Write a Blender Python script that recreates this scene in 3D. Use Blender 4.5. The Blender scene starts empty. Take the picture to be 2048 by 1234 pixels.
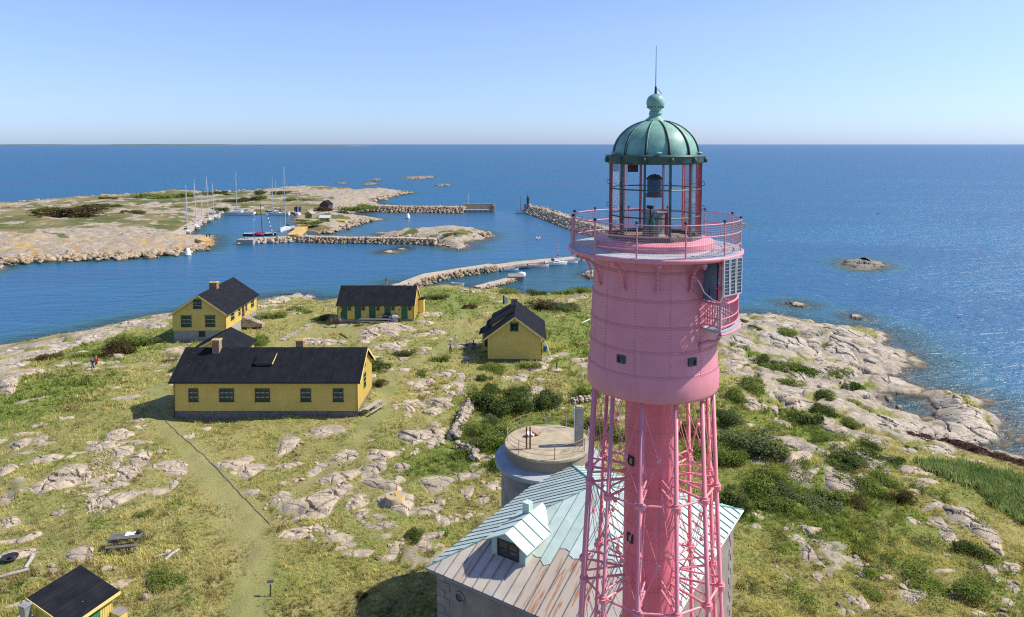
import bpy, bmesh, math, random, time
import numpy as np
from mathutils import Vector, Matrix, Euler
T0=time.time()
R=math.radians
rnd=random.Random(7)
scene=bpy.context.scene
col=scene.collection
# ------------------------------------------------------------------ camera
CAMZ=37.0; PIT=R(3.5); FPX=1400.0; CX=1024.0; CY=288+FPX*math.tan(PIT)
cd=bpy.data.cameras.new('camera'); cam=bpy.data.objects.new('camera',cd); col.objects.link(cam)
cam.location=(0,0,CAMZ); cam.rotation_euler=(math.pi/2-PIT,0,0)
cd.sensor_width=36; cd.lens=FPX/2048*36; cd.shift_y=-(617-CY)/2048
cd.clip_start=.5; cd.clip_end=150000
scene.camera=cam
# ------------------------------------------------------------------ light
SUN_EL=47.0; SUN_AZ=6.0      # azimuth: degrees from +x towards +y
w=bpy.data.worlds.new('World'); scene.world=w; w.use_nodes=True
nt=w.node_tree; bg=nt.nodes['Background']
sky=nt.nodes.new('ShaderNodeTexSky'); sky.sky_type='NISHITA'; sky.sun_disc=False
sky.sun_elevation=R(SUN_EL); sky.sun_rotation=R(90-SUN_AZ); sky.altitude=40; sky.air_density=1.0; sky.dust_density=0.4; sky.ozone_density=3.0
# a dry, slightly violet-blue late summer air: the whole dome is tinted, more so low down
tc=nt.nodes.new('ShaderNodeTexCoord');sx=nt.nodes.new('ShaderNodeSeparateXYZ');nt.links.new(tc.outputs['Generated'],sx.inputs[0])
rp=nt.nodes.new('ShaderNodeValToRGB');nt.links.new(sx.outputs[2],rp.inputs[0]);cr=rp.color_ramp
cr.elements[0].position=0.0;cr.elements[0].color=(.46,.60,1.02,1);cr.elements[1].position=.35;cr.elements[1].color=(.80,.77,.95,1)
e_=cr.elements.new(.06);e_.color=(.56,.635,.93,1);e_=cr.elements.new(.16);e_.color=(.74,.73,.92,1)
mt=nt.nodes.new('ShaderNodeMix');mt.data_type='RGBA';mt.blend_type='MULTIPLY';mt.inputs[0].default_value=1;nt.links.new(sky.outputs[0],mt.inputs[6]);nt.links.new(rp.outputs[0],mt.inputs[7])
nt.links.new(mt.outputs[2],bg.inputs[0]); bg.inputs[1].default_value=0.15
sl=bpy.data.lights.new('sun','SUN'); sl.energy=4.8; sl.angle=R(.53); sl.color=(1,.945,.85)
so=bpy.data.objects.new('sun',sl); col.objects.link(so)
sd=Vector((math.cos(R(SUN_AZ))*math.cos(R(SUN_EL)),math.sin(R(SUN_AZ))*math.cos(R(SUN_EL)),math.sin(R(SUN_EL))))
so.rotation_euler=sd.to_track_quat('Z','Y').to_euler()
vs=scene.view_settings; scene.display_settings.display_device='sRGB'
vs.view_transform='Standard'; vs.look='None'; vs.exposure=0.42; vs.gamma=1; vs.use_curve_mapping=False
scene.render.engine='CYCLES'
scene.cycles.use_denoising=False; scene.cycles.use_adaptive_sampling=False; scene.cycles.sample_clamp_indirect=4; scene.cycles.sample_clamp_direct=2.5; scene.cycles.filter_width=1.15; scene.cycles.max_bounces=6; scene.cycles.transparent_max_bounces=16
# ------------------------------------------------------------------ pixel <-> place
def ray(px,py):
    a=px-CX; b=CY-py
    return (a,FPX*math.cos(PIT)+b*math.sin(PIT),-FPX*math.sin(PIT)+b*math.cos(PIT))
def at(px,py,z=0.0):
    d=ray(px,py); t=(z-CAMZ)/d[2]; return d[0]*t,d[1]*t
def aty(px,py,y):
    d=ray(px,py); t=y/d[1]; return d[0]*t,CAMZ+d[2]*t
# ------------------------------------------------------------------ noise
def _h(xi,yi,s):
    h=(xi.astype(np.int64)*374761393+yi.astype(np.int64)*668265263+s*974711+12345)&0xffffffff
    h=((h^(h>>13))*1274126177)&0xffffffff
    h=((h^(h>>16))*2246822519)&0xffffffff
    return ((h^(h>>15))&0xffffff)/float(0xffffff)
def vn(x,y,s=0):
    x=np.asarray(x,float);y=np.asarray(y,float)
    xi=np.floor(x);yi=np.floor(y);fx=x-xi;fy=y-yi
    fx=fx*fx*(3-2*fx);fy=fy*fy*(3-2*fy)
    a=_h(xi,yi,s);b=_h(xi+1,yi,s);c=_h(xi,yi+1,s);d=_h(xi+1,yi+1,s)
    return (a*(1-fx)+b*fx)*(1-fy)+(c*(1-fx)+d*fx)*fy
def fbm(x,y,s=0,o=4):
    r=0;a=.5;f=1.;n=0
    for k in range(o):
        r=r+a*vn(x*f,y*f,s+k*17);n+=a;a*=.5;f*=2.03
    return r/n
def voro(x,y,s=0):
    """F1, F2, id and offset to the nearest jittered point"""
    xi=np.floor(x);yi=np.floor(y)
    f1=np.full(x.shape,9.);f2=np.full(x.shape,9.);idd=np.zeros(x.shape);ox=np.zeros(x.shape);oy=np.zeros(x.shape)
    for i in (-1,0,1):
        for j in (-1,0,1):
            cx=xi+i;cy=yi+j
            qx=cx+_h(cx,cy,s)*.9+.05-x;qy=cy+_h(cx,cy,s+5)*.9+.05-y
            d=np.sqrt(qx*qx+qy*qy);m=d<f1
            f2=np.where(m,f1,np.minimum(f2,d))
            idd=np.where(m,_h(cx,cy,s+9),idd);ox=np.where(m,qx,ox);oy=np.where(m,qy,oy);f1=np.where(m,d,f1)
    return f1,f2,idd,ox,oy
# ------------------------------------------------------------------ mesh helpers
class MB:
    def __init__(s): s.v=[];s.f=[]
    def add(s,v,f,M=None):
        n=len(s.v)
        if M is not None: v=[tuple(M@Vector(p)) for p in v]
        s.v+= [tuple(p) for p in v]; s.f+=[tuple(i+n for i in q) for q in f]; return s
    def box(s,a,b,M=None):
        (x0,y0,z0),(x1,y1,z1)=a,b
        v=[(x0,y0,z0),(x1,y0,z0),(x1,y1,z0),(x0,y1,z0),(x0,y0,z1),(x1,y0,z1),(x1,y1,z1),(x0,y1,z1)]
        return s.add(v,[(0,3,2,1),(4,5,6,7),(0,1,5,4),(1,2,6,5),(2,3,7,6),(3,0,4,7)],M)
    def cbox(s,c,d,M=None):
        return s.box((c[0]-d[0]/2,c[1]-d[1]/2,c[2]-d[2]/2),(c[0]+d[0]/2,c[1]+d[1]/2,c[2]+d[2]/2),M)
    def tube(s,p0,p1,r0,r1=None,n=8,cap=True):
        if r1 is None:r1=r0
        p0=Vector(p0);p1=Vector(p1);d=(p1-p0)
        if d.length<1e-6:return s
        d.normalize();u=d.orthogonal().normalized();w_=d.cross(u)
        v=[];k=len(s.v)
        for p,r in ((p0,r0),(p1,r1)):
            for i in range(n):
                a=2*math.pi*i/n;v.append(tuple(p+u*math.cos(a)*r+w_*math.sin(a)*r))
        f=[(i,(i+1)%n,n+(i+1)%n,n+i) for i in range(n)]
        if cap:f+=[tuple(range(n-1,-1,-1)),tuple(range(n,2*n))]
        return s.add(v,f)
    def path(s,pts,r,n=6,closed=False):
        pts=[Vector(p) for p in pts];N=len(pts);v=[];up=Vector((0,0,1))
        for i,p in enumerate(pts):
            a=pts[(i-1)%N] if closed or i>0 else p;b=pts[(i+1)%N] if closed or i<N-1 else p
            d=(b-a).normalized();u=d.cross(up)
            u=u.normalized() if u.length>1e-3 else d.orthogonal().normalized()
            w_=u.cross(d);rr=r[i] if isinstance(r,(list,tuple)) else r
            for k in range(n):
                t=2*math.pi*k/n;v.append(tuple(p+u*math.cos(t)*rr+w_*math.sin(t)*rr))
        f=[]
        for i in range(N if closed else N-1):
            j=(i+1)%N
            for k in range(n):f.append((i*n+k,i*n+(k+1)%n,j*n+(k+1)%n,j*n+k))
        if not closed:f+=[tuple(range(n-1,-1,-1)),tuple(range((N-1)*n,N*n))]
        return s.add(v,f)
    def lathe(s,prof,n=48,c=(0,0),a0=0,a1=2*math.pi):
        full=abs(a1-a0-2*math.pi)<1e-6;m=n if full else n+1;v=[];f=[]
        for r,z in prof:
            for i in range(m):
                a=a0+(a1-a0)*i/n;v.append((c[0]+r*math.cos(a),c[1]+r*math.sin(a),z))
        for j in range(len(prof)-1):
            for i in range(n):
                k=(i+1)%m if full else i+1
                f.append((j*m+i,j*m+k,(j+1)*m+k,(j+1)*m+i))
        return s.add(v,f)
    def prism(s,poly,z0,z1,M=None):
        n=len(poly);v=[(x,y,z0) for x,y in poly]+[(x,y,z1) for x,y in poly]
        return s.add(v,[tuple(range(n-1,-1,-1)),tuple(range(n,2*n))]+[(i,(i+1)%n,n+(i+1)%n,n+i) for i in range(n)],M)
    def slab(s,q,t,M=None):
        """quad q given thickness t downwards along its normal"""
        q=[Vector(p) for p in q];n=(q[1]-q[0]).cross(q[3]-q[0]).normalized()*t
        v=[tuple(p) for p in q]+[tuple(p-n) for p in q]
        return s.add(v,[(0,1,2,3),(7,6,5,4),(0,4,5,1),(1,5,6,2),(2,6,7,3),(3,7,4,0)],M)
    def ico(s,c,r,sub=1,sc=(1,1,1),rot=None,jit=0):
        v,f=ICO[sub];M=Matrix.Translation(c)@(rot.to_matrix().to_4x4() if rot else Matrix())@Matrix.Diagonal((r*sc[0],r*sc[1],r*sc[2],1))
        vv=[tuple(M@(Vector(p)*(1+(rnd.random()-.5)*jit))) for p in v]
        return s.add(vv,f)
    def data(s,name,m,smooth=False):
        me=bpy.data.meshes.new(name);me.from_pydata(s.v,[],s.f)
        if m:me.materials.append(m)
        if smooth:me.polygons.foreach_set('use_smooth',[True]*len(me.polygons))
        me.update();return me
    def build(s,name,m,parent=None,smooth=False,kind=None,angle=None):
        o=bpy.data.objects.new(name,s.data(name,m,smooth));col.objects.link(o)
        if smooth and angle is not None:
            try:o.data.set_sharp_from_angle(angle=R(angle))
            except Exception:pass
        if parent:o.parent=parent
        if kind:o['kind']=kind
        return o
ICO={}
for sub in (0,1,2):
    bm=bmesh.new();bmesh.ops.create_icosphere(bm,subdivisions=sub+1,radius=1);bm.verts.ensure_lookup_table()
    ICO[sub]=([tuple(v.co) for v in bm.verts],[tuple(v.index for v in f.verts) for f in bm.faces]);bm.free()
def npmesh(name,V,F,m,parent=None,smooth=False,attrs=None,kind=None,link=True):
    """V (n,3), F (m,3|4) numpy"""
    me=bpy.data.meshes.new(name);k=F.shape[1]
    me.vertices.add(len(V));me.vertices.foreach_set('co',V.astype(np.float32).ravel())
    me.loops.add(F.size);me.loops.foreach_set('vertex_index',F.astype(np.int32).ravel())
    me.polygons.add(len(F));me.polygons.foreach_set('loop_start',np.arange(0,F.size,k,dtype=np.int32))
    me.polygons.foreach_set('loop_total',np.full(len(F),k,dtype=np.int32))
    if smooth:me.polygons.foreach_set('use_smooth',np.ones(len(F),dtype=bool))
    for an,(ty,arr) in (attrs or {}).items():
        at_=me.attributes.new(an,ty,'POINT')
        at_.data.foreach_set('color' if ty=='FLOAT_COLOR' else 'value',arr.astype(np.float32).ravel())
    if m:me.materials.append(m)
    me.update();me.validate()
    if not link:return me
    o=bpy.data.objects.new(name,me);col.objects.link(o)
    if parent:o.parent=parent
    if kind:o['kind']=kind
    return o
def tag(o,label=None,cat=None,group=None,kind=None):
    if label:o['label']=label
    if cat:o['category']=cat;o['kind']='thing'
    if group:o['group']=group
    if kind:o['kind']=kind
    return o
def empty(name,loc,rz=0,label=None,cat=None,group=None):
    o=bpy.data.objects.new(name,None);col.objects.link(o);o.location=loc;o.rotation_euler=(0,0,rz)
    o.empty_display_size=.3
    return tag(o,label,cat,group)
def children(o): return KIDS.get(o.name,[])
def copy_tree(o,parent=None):
    c=o.copy();col.objects.link(c);c.parent=parent
    for ch in list(o.children):
        copy_tree(ch,c)
    return c
# ------------------------------------------------------------------ materials
class N:
    """tiny node graph helper"""
    def __init__(s,name):
        s.m=bpy.data.materials.new(name);s.m.use_nodes=True;s.t=s.m.node_tree;s.t.nodes.clear()
        s.out=s.t.nodes.new('ShaderNodeOutputMaterial')
    def n(s,ty,**k):
        x=s.t.nodes.new(ty)
        for a,b in k.items():
            if isinstance(a,str) and hasattr(x,a):setattr(x,a,b)
        return x
    def l(s,a,b):s.t.links.new(a,b)
    def val(s,x,sock):
        if hasattr(x,'is_output') or isinstance(x,bpy.types.NodeSocket):s.l(x,sock)
        elif x is not None:
            if isinstance(x,tuple) and len(x)==3 and sock.type=='RGBA':x=x+(1,)
            sock.default_value=x
    def coord(s,kind='Object',scale=(1,1,1),rot=(0,0,0)):
        c=s.n('ShaderNodeTexCoord');mp=s.n('ShaderNodeMapping');s.l(c.outputs[kind],mp.inputs[0])
        mp.inputs['Scale'].default_value=scale;mp.inputs['Rotation'].default_value=rot;return mp.outputs[0]
    def world(s,scale=(1,1,1),rot=(0,0,0)):
        c=s.n('ShaderNodeNewGeometry');mp=s.n('ShaderNodeMapping');s.l(c.outputs['Position'],mp.inputs[0])
        mp.inputs['Scale'].default_value=scale;mp.inputs['Rotation'].default_value=rot;return mp.outputs[0]
    def noise(s,v,sc=1,det=4,rough=.55,dist=0):
        x=s.n('ShaderNodeTexNoise');s.l(v,x.inputs['Vector']);x.inputs['Scale'].default_value=sc
        x.inputs['Detail'].default_value=det;x.inputs['Roughness'].default_value=rough;x.inputs['Distortion'].default_value=dist
        return x.outputs[0]
    def vor(s,v,sc=1,feature='F1',out='Distance'):
        x=s.n('ShaderNodeTexVoronoi');x.feature=feature;s.l(v,x.inputs['Vector']);x.inputs['Scale'].default_value=sc;return x.outputs[out]
    def ramp(s,f,pts,interp='LINEAR'):
        x=s.n('ShaderNodeValToRGB');cr=x.color_ramp;cr.interpolation=interp
        while len(cr.elements)<len(pts):cr.elements.new(.5)
        for e,(p,c) in zip(cr.elements,pts):
            e.position=p;e.color=(c if isinstance(c,tuple) else (c,c,c))[:3]+(1,)
        s.l(f,x.inputs[0]);return x.outputs[0]
    def math(s,op,a,b=None,c=None,clamp=False):
        x=s.n('ShaderNodeMath');x.operation=op;x.use_clamp=clamp
        for i,q in enumerate((a,b,c)):
            if q is not None:s.val(q,x.inputs[i])
        return x.outputs[0]
    def mix(s,f,a,b,mode='MIX'):
        x=s.n('ShaderNodeMix');x.data_type='RGBA';x.blend_type=mode;s.val(f,x.inputs[0]);s.val(a,x.inputs[6]);s.val(b,x.inputs[7]);return x.outputs[2]
    def bump(s,h,st=.5,d=.05,nrm=None):
        x=s.n('ShaderNodeBump');x.inputs['Strength'].default_value=st;x.inputs['Distance'].default_value=d;s.l(h,x.inputs['Height'])
        if nrm:s.l(nrm,x.inputs['Normal'])
        return x.outputs[0]
    def attr(s,name,out='Fac'):
        x=s.n('ShaderNodeAttribute');x.attribute_name=name;return x.outputs[out]
    def bsdf(s,c,rough=.7,nrm=None,metal=0,spec=.4,**k):
        b=s.n('ShaderNodeBsdfPrincipled');s.val(c,b.inputs['Base Color']);s.val(rough,b.inputs['Roughness']);s.val(metal,b.inputs['Metallic'])
        s.val(spec,b.inputs['Specular IOR Level'])
        if nrm:s.l(nrm,b.inputs['Normal'])
        for a,q in k.items():s.val(q,b.inputs[a.replace('_',' ')])
        return b.outputs[0]
    def done(s,sh):s.l(sh,s.out.inputs[0]);return s.m
_mc={}
def pm(name,c,rough=.6,var=.15,sc=2.,bump=.0,bsc=20,metal=0,spec=.4,dirt=None,dsc=1.2,dth=.62):
    """painted / plain material with tonal variation, wear and fine relief"""
    if name in _mc:return _mc[name]
    g=N(name);v=g.coord()
    f=g.noise(v,sc,5,.6)
    lo=tuple(x*(1-var) for x in c);hi=tuple(min(1,x*(1+var)) for x in c)
    k=g.ramp(f,[(.3,lo),(.7,hi)])
    if dirt:
        dn=g.noise(v,dsc,6,.7,.4);k=g.mix(g.ramp(dn,[(dth,0.),(dth+.1,1.)]),k,dirt)
    nr=g.bump(g.noise(v,bsc,3),bump,.02) if bump else None
    m=g.done(g.bsdf(k,rough,nr,metal,spec));_mc[name]=m;return m
PINK=(.66,.24,.285)
M_pink=None
def make_pink(name,c):
    g=N(name);v=g.coord();f=g.noise(v,1.3,6,.6)
    k=g.ramp(f,[(.3,tuple(x*.9 for x in c)),(.7,tuple(min(1,x*1.08) for x in c))])
    st=g.noise(g.coord(scale=(5,5,.35)),1.5,5,.6)
    k=g.mix(g.ramp(st,[(.55,0.),(.8,.35)]),k,(.78,.42,.42))
    return g.done(g.bsdf(k,.42,g.bump(g.noise(v,9,3),.12,.02),0,.45))
M_pink=make_pink('pink_paint',PINK)
M_pinkred=make_pink('red_paint',(.62,.09,.09))
M_patina=None
g=N('copper_patina');v=g.coord();f=g.noise(v,1.6,6,.65,.3)
k=g.ramp(f,[(.28,(.09,.20,.15)),(.5,(.18,.36,.28)),(.75,(.29,.49,.38))])
st=g.noise(g.coord(scale=(4,4,.5)),2.,5,.6);k=g.mix(g.ramp(st,[(.55,0.),(.75,.6)]),k,(.10,.2,.16))
M_patina=g.done(g.bsdf(k,.5,g.bump(f,.2,.02),0,.4))
M_patdark=pm('patina_dark',(.035,.085,.075),.5,.4,3)
M_copper_dark=pm('dark_rib',(.035,.03,.026),.6,.4,4)
M_grey=pm('grey_deck',(.36,.38,.40),.5,.15,2,bump=.1)
M_white=pm('white_paint',(.78,.78,.76),.4,.06,3)
M_black=pm('black_iron',(.02,.022,.024),.5,.3,3)
M_yellow=pm('yellow_boards',(.65,.485,.125),.65,.08,.7,bump=.15,dirt=(.5,.36,.12),dsc=.5,dth=.66)
M_yellowt=pm('yellow_trim',(.72,.55,.19),.6,.08,1)
M_green=pm('green_paint',(.010,.115,.07),.45,.25,2)
M_greend=pm('green_window_paint',(.012,.10,.055),.45,.25,2)
M_stonegr=pm('mortar_grey',(.3,.28,.25),.9,.2,3,bump=.5)
M_concrete=pm('concrete',(.38,.315,.205),.85,.22,.9,bump=.4,dirt=(.2,.175,.13),dsc=.7,dth=.55)
M_rail=pm('galvanised_rail',(.32,.35,.36),.45,.2,2,metal=.3,dirt=(.3,.12,.05),dsc=3,dth=.5)
M_rust=pm('rust',(.2,.07,.03),.85,.4,4,bump=.3)
M_wood=pm('grey_weathered_wood',(.22,.2,.17),.8,.3,3,bump=.4)
M_woodd=pm('dark_wood',(.06,.045,.035),.75,.3,3,bump=.3)
M_woody=pm('lichen_yellow_concrete',(.5,.33,.11),.85,.3,1,bump=.3)
M_orange=pm('orange_buoy',(.7,.09,.02),.4,.1,2)
M_blue=pm('blue_plastic',(.02,.09,.35),.4,.2,2)
M_red=pm('red_cloth',(.5,.03,.04),.8,.2,2)
M_hullw=pm('white_gelcoat',(.75,.76,.76),.25,.04,1)
M_navy=pm('navy_canvas',(.015,.03,.08),.7,.2,2)
M_teal=pm('teal_canvas',(.02,.16,.13),.6,.3,5)
M_alu=pm('aluminium_mast',(.55,.56,.56),.35,.08,2,metal=.5)
M_brown=pm('varnished_wood',(.1,.03,.02),.4,.3,3)
g=N('window_glass');v=g.coord()
M_glass=g.done(g.bsdf(g.ramp(g.noise(v,1.1,3),[(.35,(.01,.012,.014)),(.65,(.05,.055,.06))]),.06,None,0,.6))
g=N('lantern_glass');tr=g.n('ShaderNodeBsdfTransparent');tr.inputs[0].default_value=(.985,.99,.99,1);gl=g.n('ShaderNodeBsdfGlossy');gl.inputs['Roughness'].default_value=.03
fr=g.n('ShaderNodeFresnel');fr.inputs[0].default_value=1.5;mx=g.n('ShaderNodeMixShader');g.l(g.math('MULTIPLY',fr.outputs[0],.45),mx.inputs[0]);g.l(tr.outputs[0],mx.inputs[1]);g.l(gl.outputs[0],mx.inputs[2])
M_lglass=g.done(mx.outputs[0])
# roofing felt
g=N('black_roofing_felt');v=g.coord();f=g.noise(v,.9,6,.65);k=g.ramp(f,[(.3,(.008,.009,.012)),(.7,(.018,.019,.023))])
st=g.noise(g.coord(scale=(6,.5,.5)),1.,4,.6);k=g.mix(g.ramp(st,[(.5,0.),(.8,.35)]),k,(.045,.045,.048))
sp=g.vor(v,1.6);k=g.mix(g.ramp(sp,[(.03,.8),(.05,0.)]),k,(.4,.38,.3))
M_felt=g.done(g.bsdf(k,.9,g.bump(g.noise(v,60,3),.25,.01),0,.1))
M_feltseam=pm('felt_seam',(.012,.013,.016),.7,.3,2)
# chimney brick
g=N('chimney_brick');b=g.n('ShaderNodeTexBrick');v=g.coord(rot=(R(90),0,0));g.l(v,b.inputs[0]);b.inputs['Scale'].default_value=5
b.inputs['Color1'].default_value=(.28,.12,.06,1);b.inputs['Color2'].default_value=(.20,.09,.05,1);b.inputs['Mortar'].default_value=(.3,.26,.2,1);b.inputs['Mortar Size'].default_value=.03
k=g.mix(g.ramp(g.noise(g.coord(),2.5,5),[(.55,0.),(.7,.8)]),b.outputs[0],(.45,.27,.06))
M_brick=g.done(g.bsdf(k,.85,g.bump(b.outputs['Fac'],-.4,.01)))
M_brickcap=pm('lichen_cap',(.5,.34,.1),.85,.25,3,bump=.4)
# granite
def granite(name,c1,c2,c3,lich=(.44,.27,.05),lth=.66,wet=False):
    g=N(name);v=g.world()
    a=g.noise(v,.35,5,.6);b=g.noise(v,2.3,6,.7);c=g.noise(v,18,3,.7)
    k=g.ramp(b,[(.32,c1),(.5,c2),(.68,c3)])
    k=g.mix(g.ramp(a,[(.4,0.),(.65,.55)]),k,c3)
    k=g.mix(g.ramp(c,[(.32,.6),(.42,0.)]),k,(.15,.13,.105))
    ln=g.noise(v,1.1,6,.75,.3);k=g.mix(g.ramp(ln,[(lth,0.),(lth+.06,.75)]),k,lich)
    bigd=g.noise(g.world(scale=(1,1.4,1),rot=(0,0,R(20))),.30,6,.7,.8);k=g.mix(g.ramp(bigd,[(.46,0.),(.60,.55)]),k,(.16,.14,.11))
    gr=g.noise(g.world(scale=(1,1,1)),.8,6,.8,.6);k=g.mix(g.ramp(gr,[(.54,0.),(.64,.6)]),k,(.20,.18,.13))
    # fissures
    wv=g.n('ShaderNodeVectorMath');wv.operation='ADD';nz=g.n('ShaderNodeTexNoise');g.l(v,nz.inputs['Vector']);nz.inputs['Scale'].default_value=.9;nz.inputs['Detail'].default_value=4
    g.l(g.world(scale=(1.,1.9,1.),rot=(0,0,R(24))),wv.inputs[0]);g.l(nz.outputs[1],wv.inputs[1])
    e=g.vor(wv.outputs[0],.24,'DISTANCE_TO_EDGE');e2=g.vor(wv.outputs[0],.75,'DISTANCE_TO_EDGE')
    cr=g.math('MINIMUM',g.ramp(e,[(0.,.1),(.022,1.)]),g.ramp(e2,[(0.,.55),(.025,1.)]))
    k=g.mix(g.math('SUBTRACT',1.,cr),k,(.11,.10,.07))
    h=g.math('ADD',g.math('MULTIPLY',b,.6),g.math('ADD',g.math('MULTIPLY',c,.35),g.math('MULTIPLY',cr,1.2)))
    if wet:
        z=g.n('ShaderNodeSeparateXYZ');g.l(v,z.inputs[0])
        wf=g.ramp(g.math('ADD',z.outputs[2],g.math('MULTIPLY',b,.5)),[(.42,1.),(.62,0.)])
        k=g.mix(g.math('MULTIPLY',wf,.8),k,(.05,.045,.035))
    return g.done(g.bsdf(k,.82,g.bump(h,.75,.06),0,.3))
M_gran=granite('pink_grey_granite',(.30,.235,.155),(.43,.34,.235),(.55,.44,.32))
M_gransea=granite('pale_shore_granite',(.29,.24,.175),(.43,.37,.28),(.57,.495,.39),wet=True)
M_granor=granite('orange_lichened_granite',(.26,.22,.18),(.40,.34,.27),(.5,.42,.34),(.42,.23,.03),.47,wet=True)
M_skerry=granite('dark_skerry_granite',(.11,.09,.07),(.20,.17,.13),(.34,.30,.25),wet=True)
M_darkstone=granite('dark_foundation_stone',(.09,.085,.085),(.16,.15,.145),(.24,.21,.195),lth=.8)
# foliage with per-leaf tint
def leafmat(name,trans=.35,rough=.6):
    g=N(name);c=g.attr('Col','Color')
    d=g.n('ShaderNodeBsdfDiffuse');g.l(c,d.inputs[0]);t=g.n('ShaderNodeBsdfTranslucent')
    g.l(g.mix(1.,c,(1.,1.,.6),'MULTIPLY'),t.inputs[0]);mx=g.n('ShaderNodeMixShader');mx.inputs[0].default_value=trans
    g.l(d.outputs[0],mx.inputs[1]);g.l(t.outputs[0],mx.inputs[2]);return g.done(mx.outputs[0])
M_leaf=leafmat('leaf');M_blade=leafmat('grass_blade',.4)
M_stem=pm('stem_wood',(.07,.05,.035),.8,.3,4)
# ------------------------------------------------------------------ coastline
def P2(lst,z=0.):return np.array([at(a,b,z) for a,b in lst])
MAIN=np.vstack([P2([(2048,921),(1990,905),(1935,893),(1955,892),(2008,880),(2016,862),(2000,835),(1960,803),(1905,785),(1862,787),(1855,800),(1862,828),(1845,842),(1810,830),
 (1765,805),(1758,796),(1775,787),(1810,787),(1832,776),(1812,762),(1775,752),(1735,752),(1738,746),(1795,747),(1808,740),(1800,728),(1822,722),(1810,708),(1770,692),(1778,683),(1765,668),
 (1740,660),(1700,657),(1655,657),(1610,648),(1560,635),(1520,631),(1480,636),(1420,622),(1340,606),(1250,594),(1190,588),(1130,593),(1090,592),(1042,594),(1020,585),(1000,577),(985,576),(962,583),(940,578),
 (905,574),(870,576),(838,580),(812,574),(795,568),(775,574),(745,590),(700,602),(668,601),(640,606),(615,597),(580,592),(545,597),(515,606),(470,612),(400,622),(345,632),(290,640),(222,652),(172,667),(118,675),(60,686),(0,700)]),
 np.array([(-125,118),(-150,100),(-150,-60),(90,-60),(110,30),(100,60),(75,74)])])
PROM=np.vstack([P2([(0,524),(60,522),(130,518),(200,516),(280,513),(340,507),(372,501),(400,498),(424,490),(422,474),(362,471),(385,451),(408,434),(428,429),(452,428),(510,428),(560,427),(594,428),(594,441),(600,447),
 (601,462),(640,468),(668,464),(690,453),(700,448),(730,442),(752,440),(740,436),(704,430),(720,424),(745,421),(760,418),(762,408),(742,404),(738,398),(762,393),(800,390),(818,385),(790,381),(720,381),(650,376),(600,375),(540,379),(470,386),(420,387),(385,382),(330,382),(290,388),(200,392),(100,400),(0,409)]),
 np.array([(-480,420),(-520,360),(-480,280),(-300,225),(-225,222)])])
ISLET=P2([(775,478),(770,467),(850,464),(900,459),(948,461),(976,470),(966,480),(926,486),(932,496),(914,498),(888,490),(868,484)])
SKERRY=[(P2([(805,358),(812,353),(840,351),(872,352),(868,356),(830,359)]),2.2),(P2([(868,370),(885,367),(906,369),(898,373),(875,373)]),1.6),
 (P2([(738,360),(752,357),(765,359),(752,362)]),1.4),(P2([(668,367),(685,364),(700,367),(684,369)]),1.2),(P2([(722,369),(745,365),(762,367),(745,371),(728,371)]),1.4),
 (P2([(758,505),(775,500),(795,502),(792,507),(770,508)]),.7),(P2([(790,499),(808,494),(816,498),(804,502)]),.6),(P2([(903,497),(925,490),(932,497),(915,501)]),.8),
 (P2([(1160,551),(1168,544),(1185,541),(1200,545),(1205,556),(1180,559)]),1.6),
 (P2([(1672,527),(1690,519),(1725,518),(1765,524),(1780,532),(1745,541),(1705,540)]),1.3),(P2([(1562,605),(1590,602),(1625,609),(1610,616),(1580,613)]),.6),
 (P2([(1692,630),(1712,628),(1730,633),(1725,640),(1700,637)]),.6),(P2([(1710,651),(1720,649),(1728,653),(1720,656)]),.35),(P2([(1474,448),(1484,445),(1492,448),(1482,451)]),.7),
 (P2([(-60,540),(0,524),(12,528),(10,538),(-30,552)]),1.0)]
def sdist(x,y,poly):
    """signed distance, positive inside"""
    x=np.asarray(x,float);y=np.asarray(y,float);d=np.full(x.shape,1e18);ins=np.zeros(x.shape,bool)
    n=len(poly)
    for i in range(n):
        ax,ay=poly[i];bx,by=poly[(i+1)%n];ex,ey=bx-ax,by-ay
        t=np.clip(((x-ax)*ex+(y-ay)*ey)/(ex*ex+ey*ey+1e-12),0,1)
        q=(x-ax-t*ex)**2+(y-ay-t*ey)**2;d=np.minimum(d,q)
        c=((ay>y)!=(by>y));xx=(bx-ax)*(y-ay)/((by-ay) if abs(by-ay)>1e-12 else 1e-12)+ax
        ins^=(c&(x<xx))
    d=np.sqrt(d);return np.where(ins,d,-d)
def prof(d,H,L):return np.where(d>0,H*(1-np.exp(-np.maximum(d,0)/L)),np.maximum(d*.16,-6))
def height(x,y,fine=True):
    """ground height and the shore distance of the main island"""
    x=np.asarray(x,float);y=np.asarray(y,float)
    dm=sdist(x,y,MAIN)
    n1=fbm(x*.045,y*.045,3,4)-.5
    h=prof(dm+ (fbm(x*.25,y*.25,8,3)-.5)*1.2,6.5,19.)+n1*2.2*np.clip(dm/25,0,1)
    # lower inland hollow on the right, shallow rise beneath the stone house
    return h,dm
def far_height(x,y):
    dp=sdist(x,y,PROM);h=prof(dp+(fbm(x*.12,y*.12,8,3)-.5)*3,2.6,12.)+(fbm(x*.03,y*.03,21,4)-.45)*3.*np.clip(dp/25,0,1)
    di=sdist(x,y,ISLET);h2=prof(di+(fbm(x*.3,y*.3,8,3)-.5)*2,3.,5.)
    return np.maximum(h,h2),np.maximum(dp,di)
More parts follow.
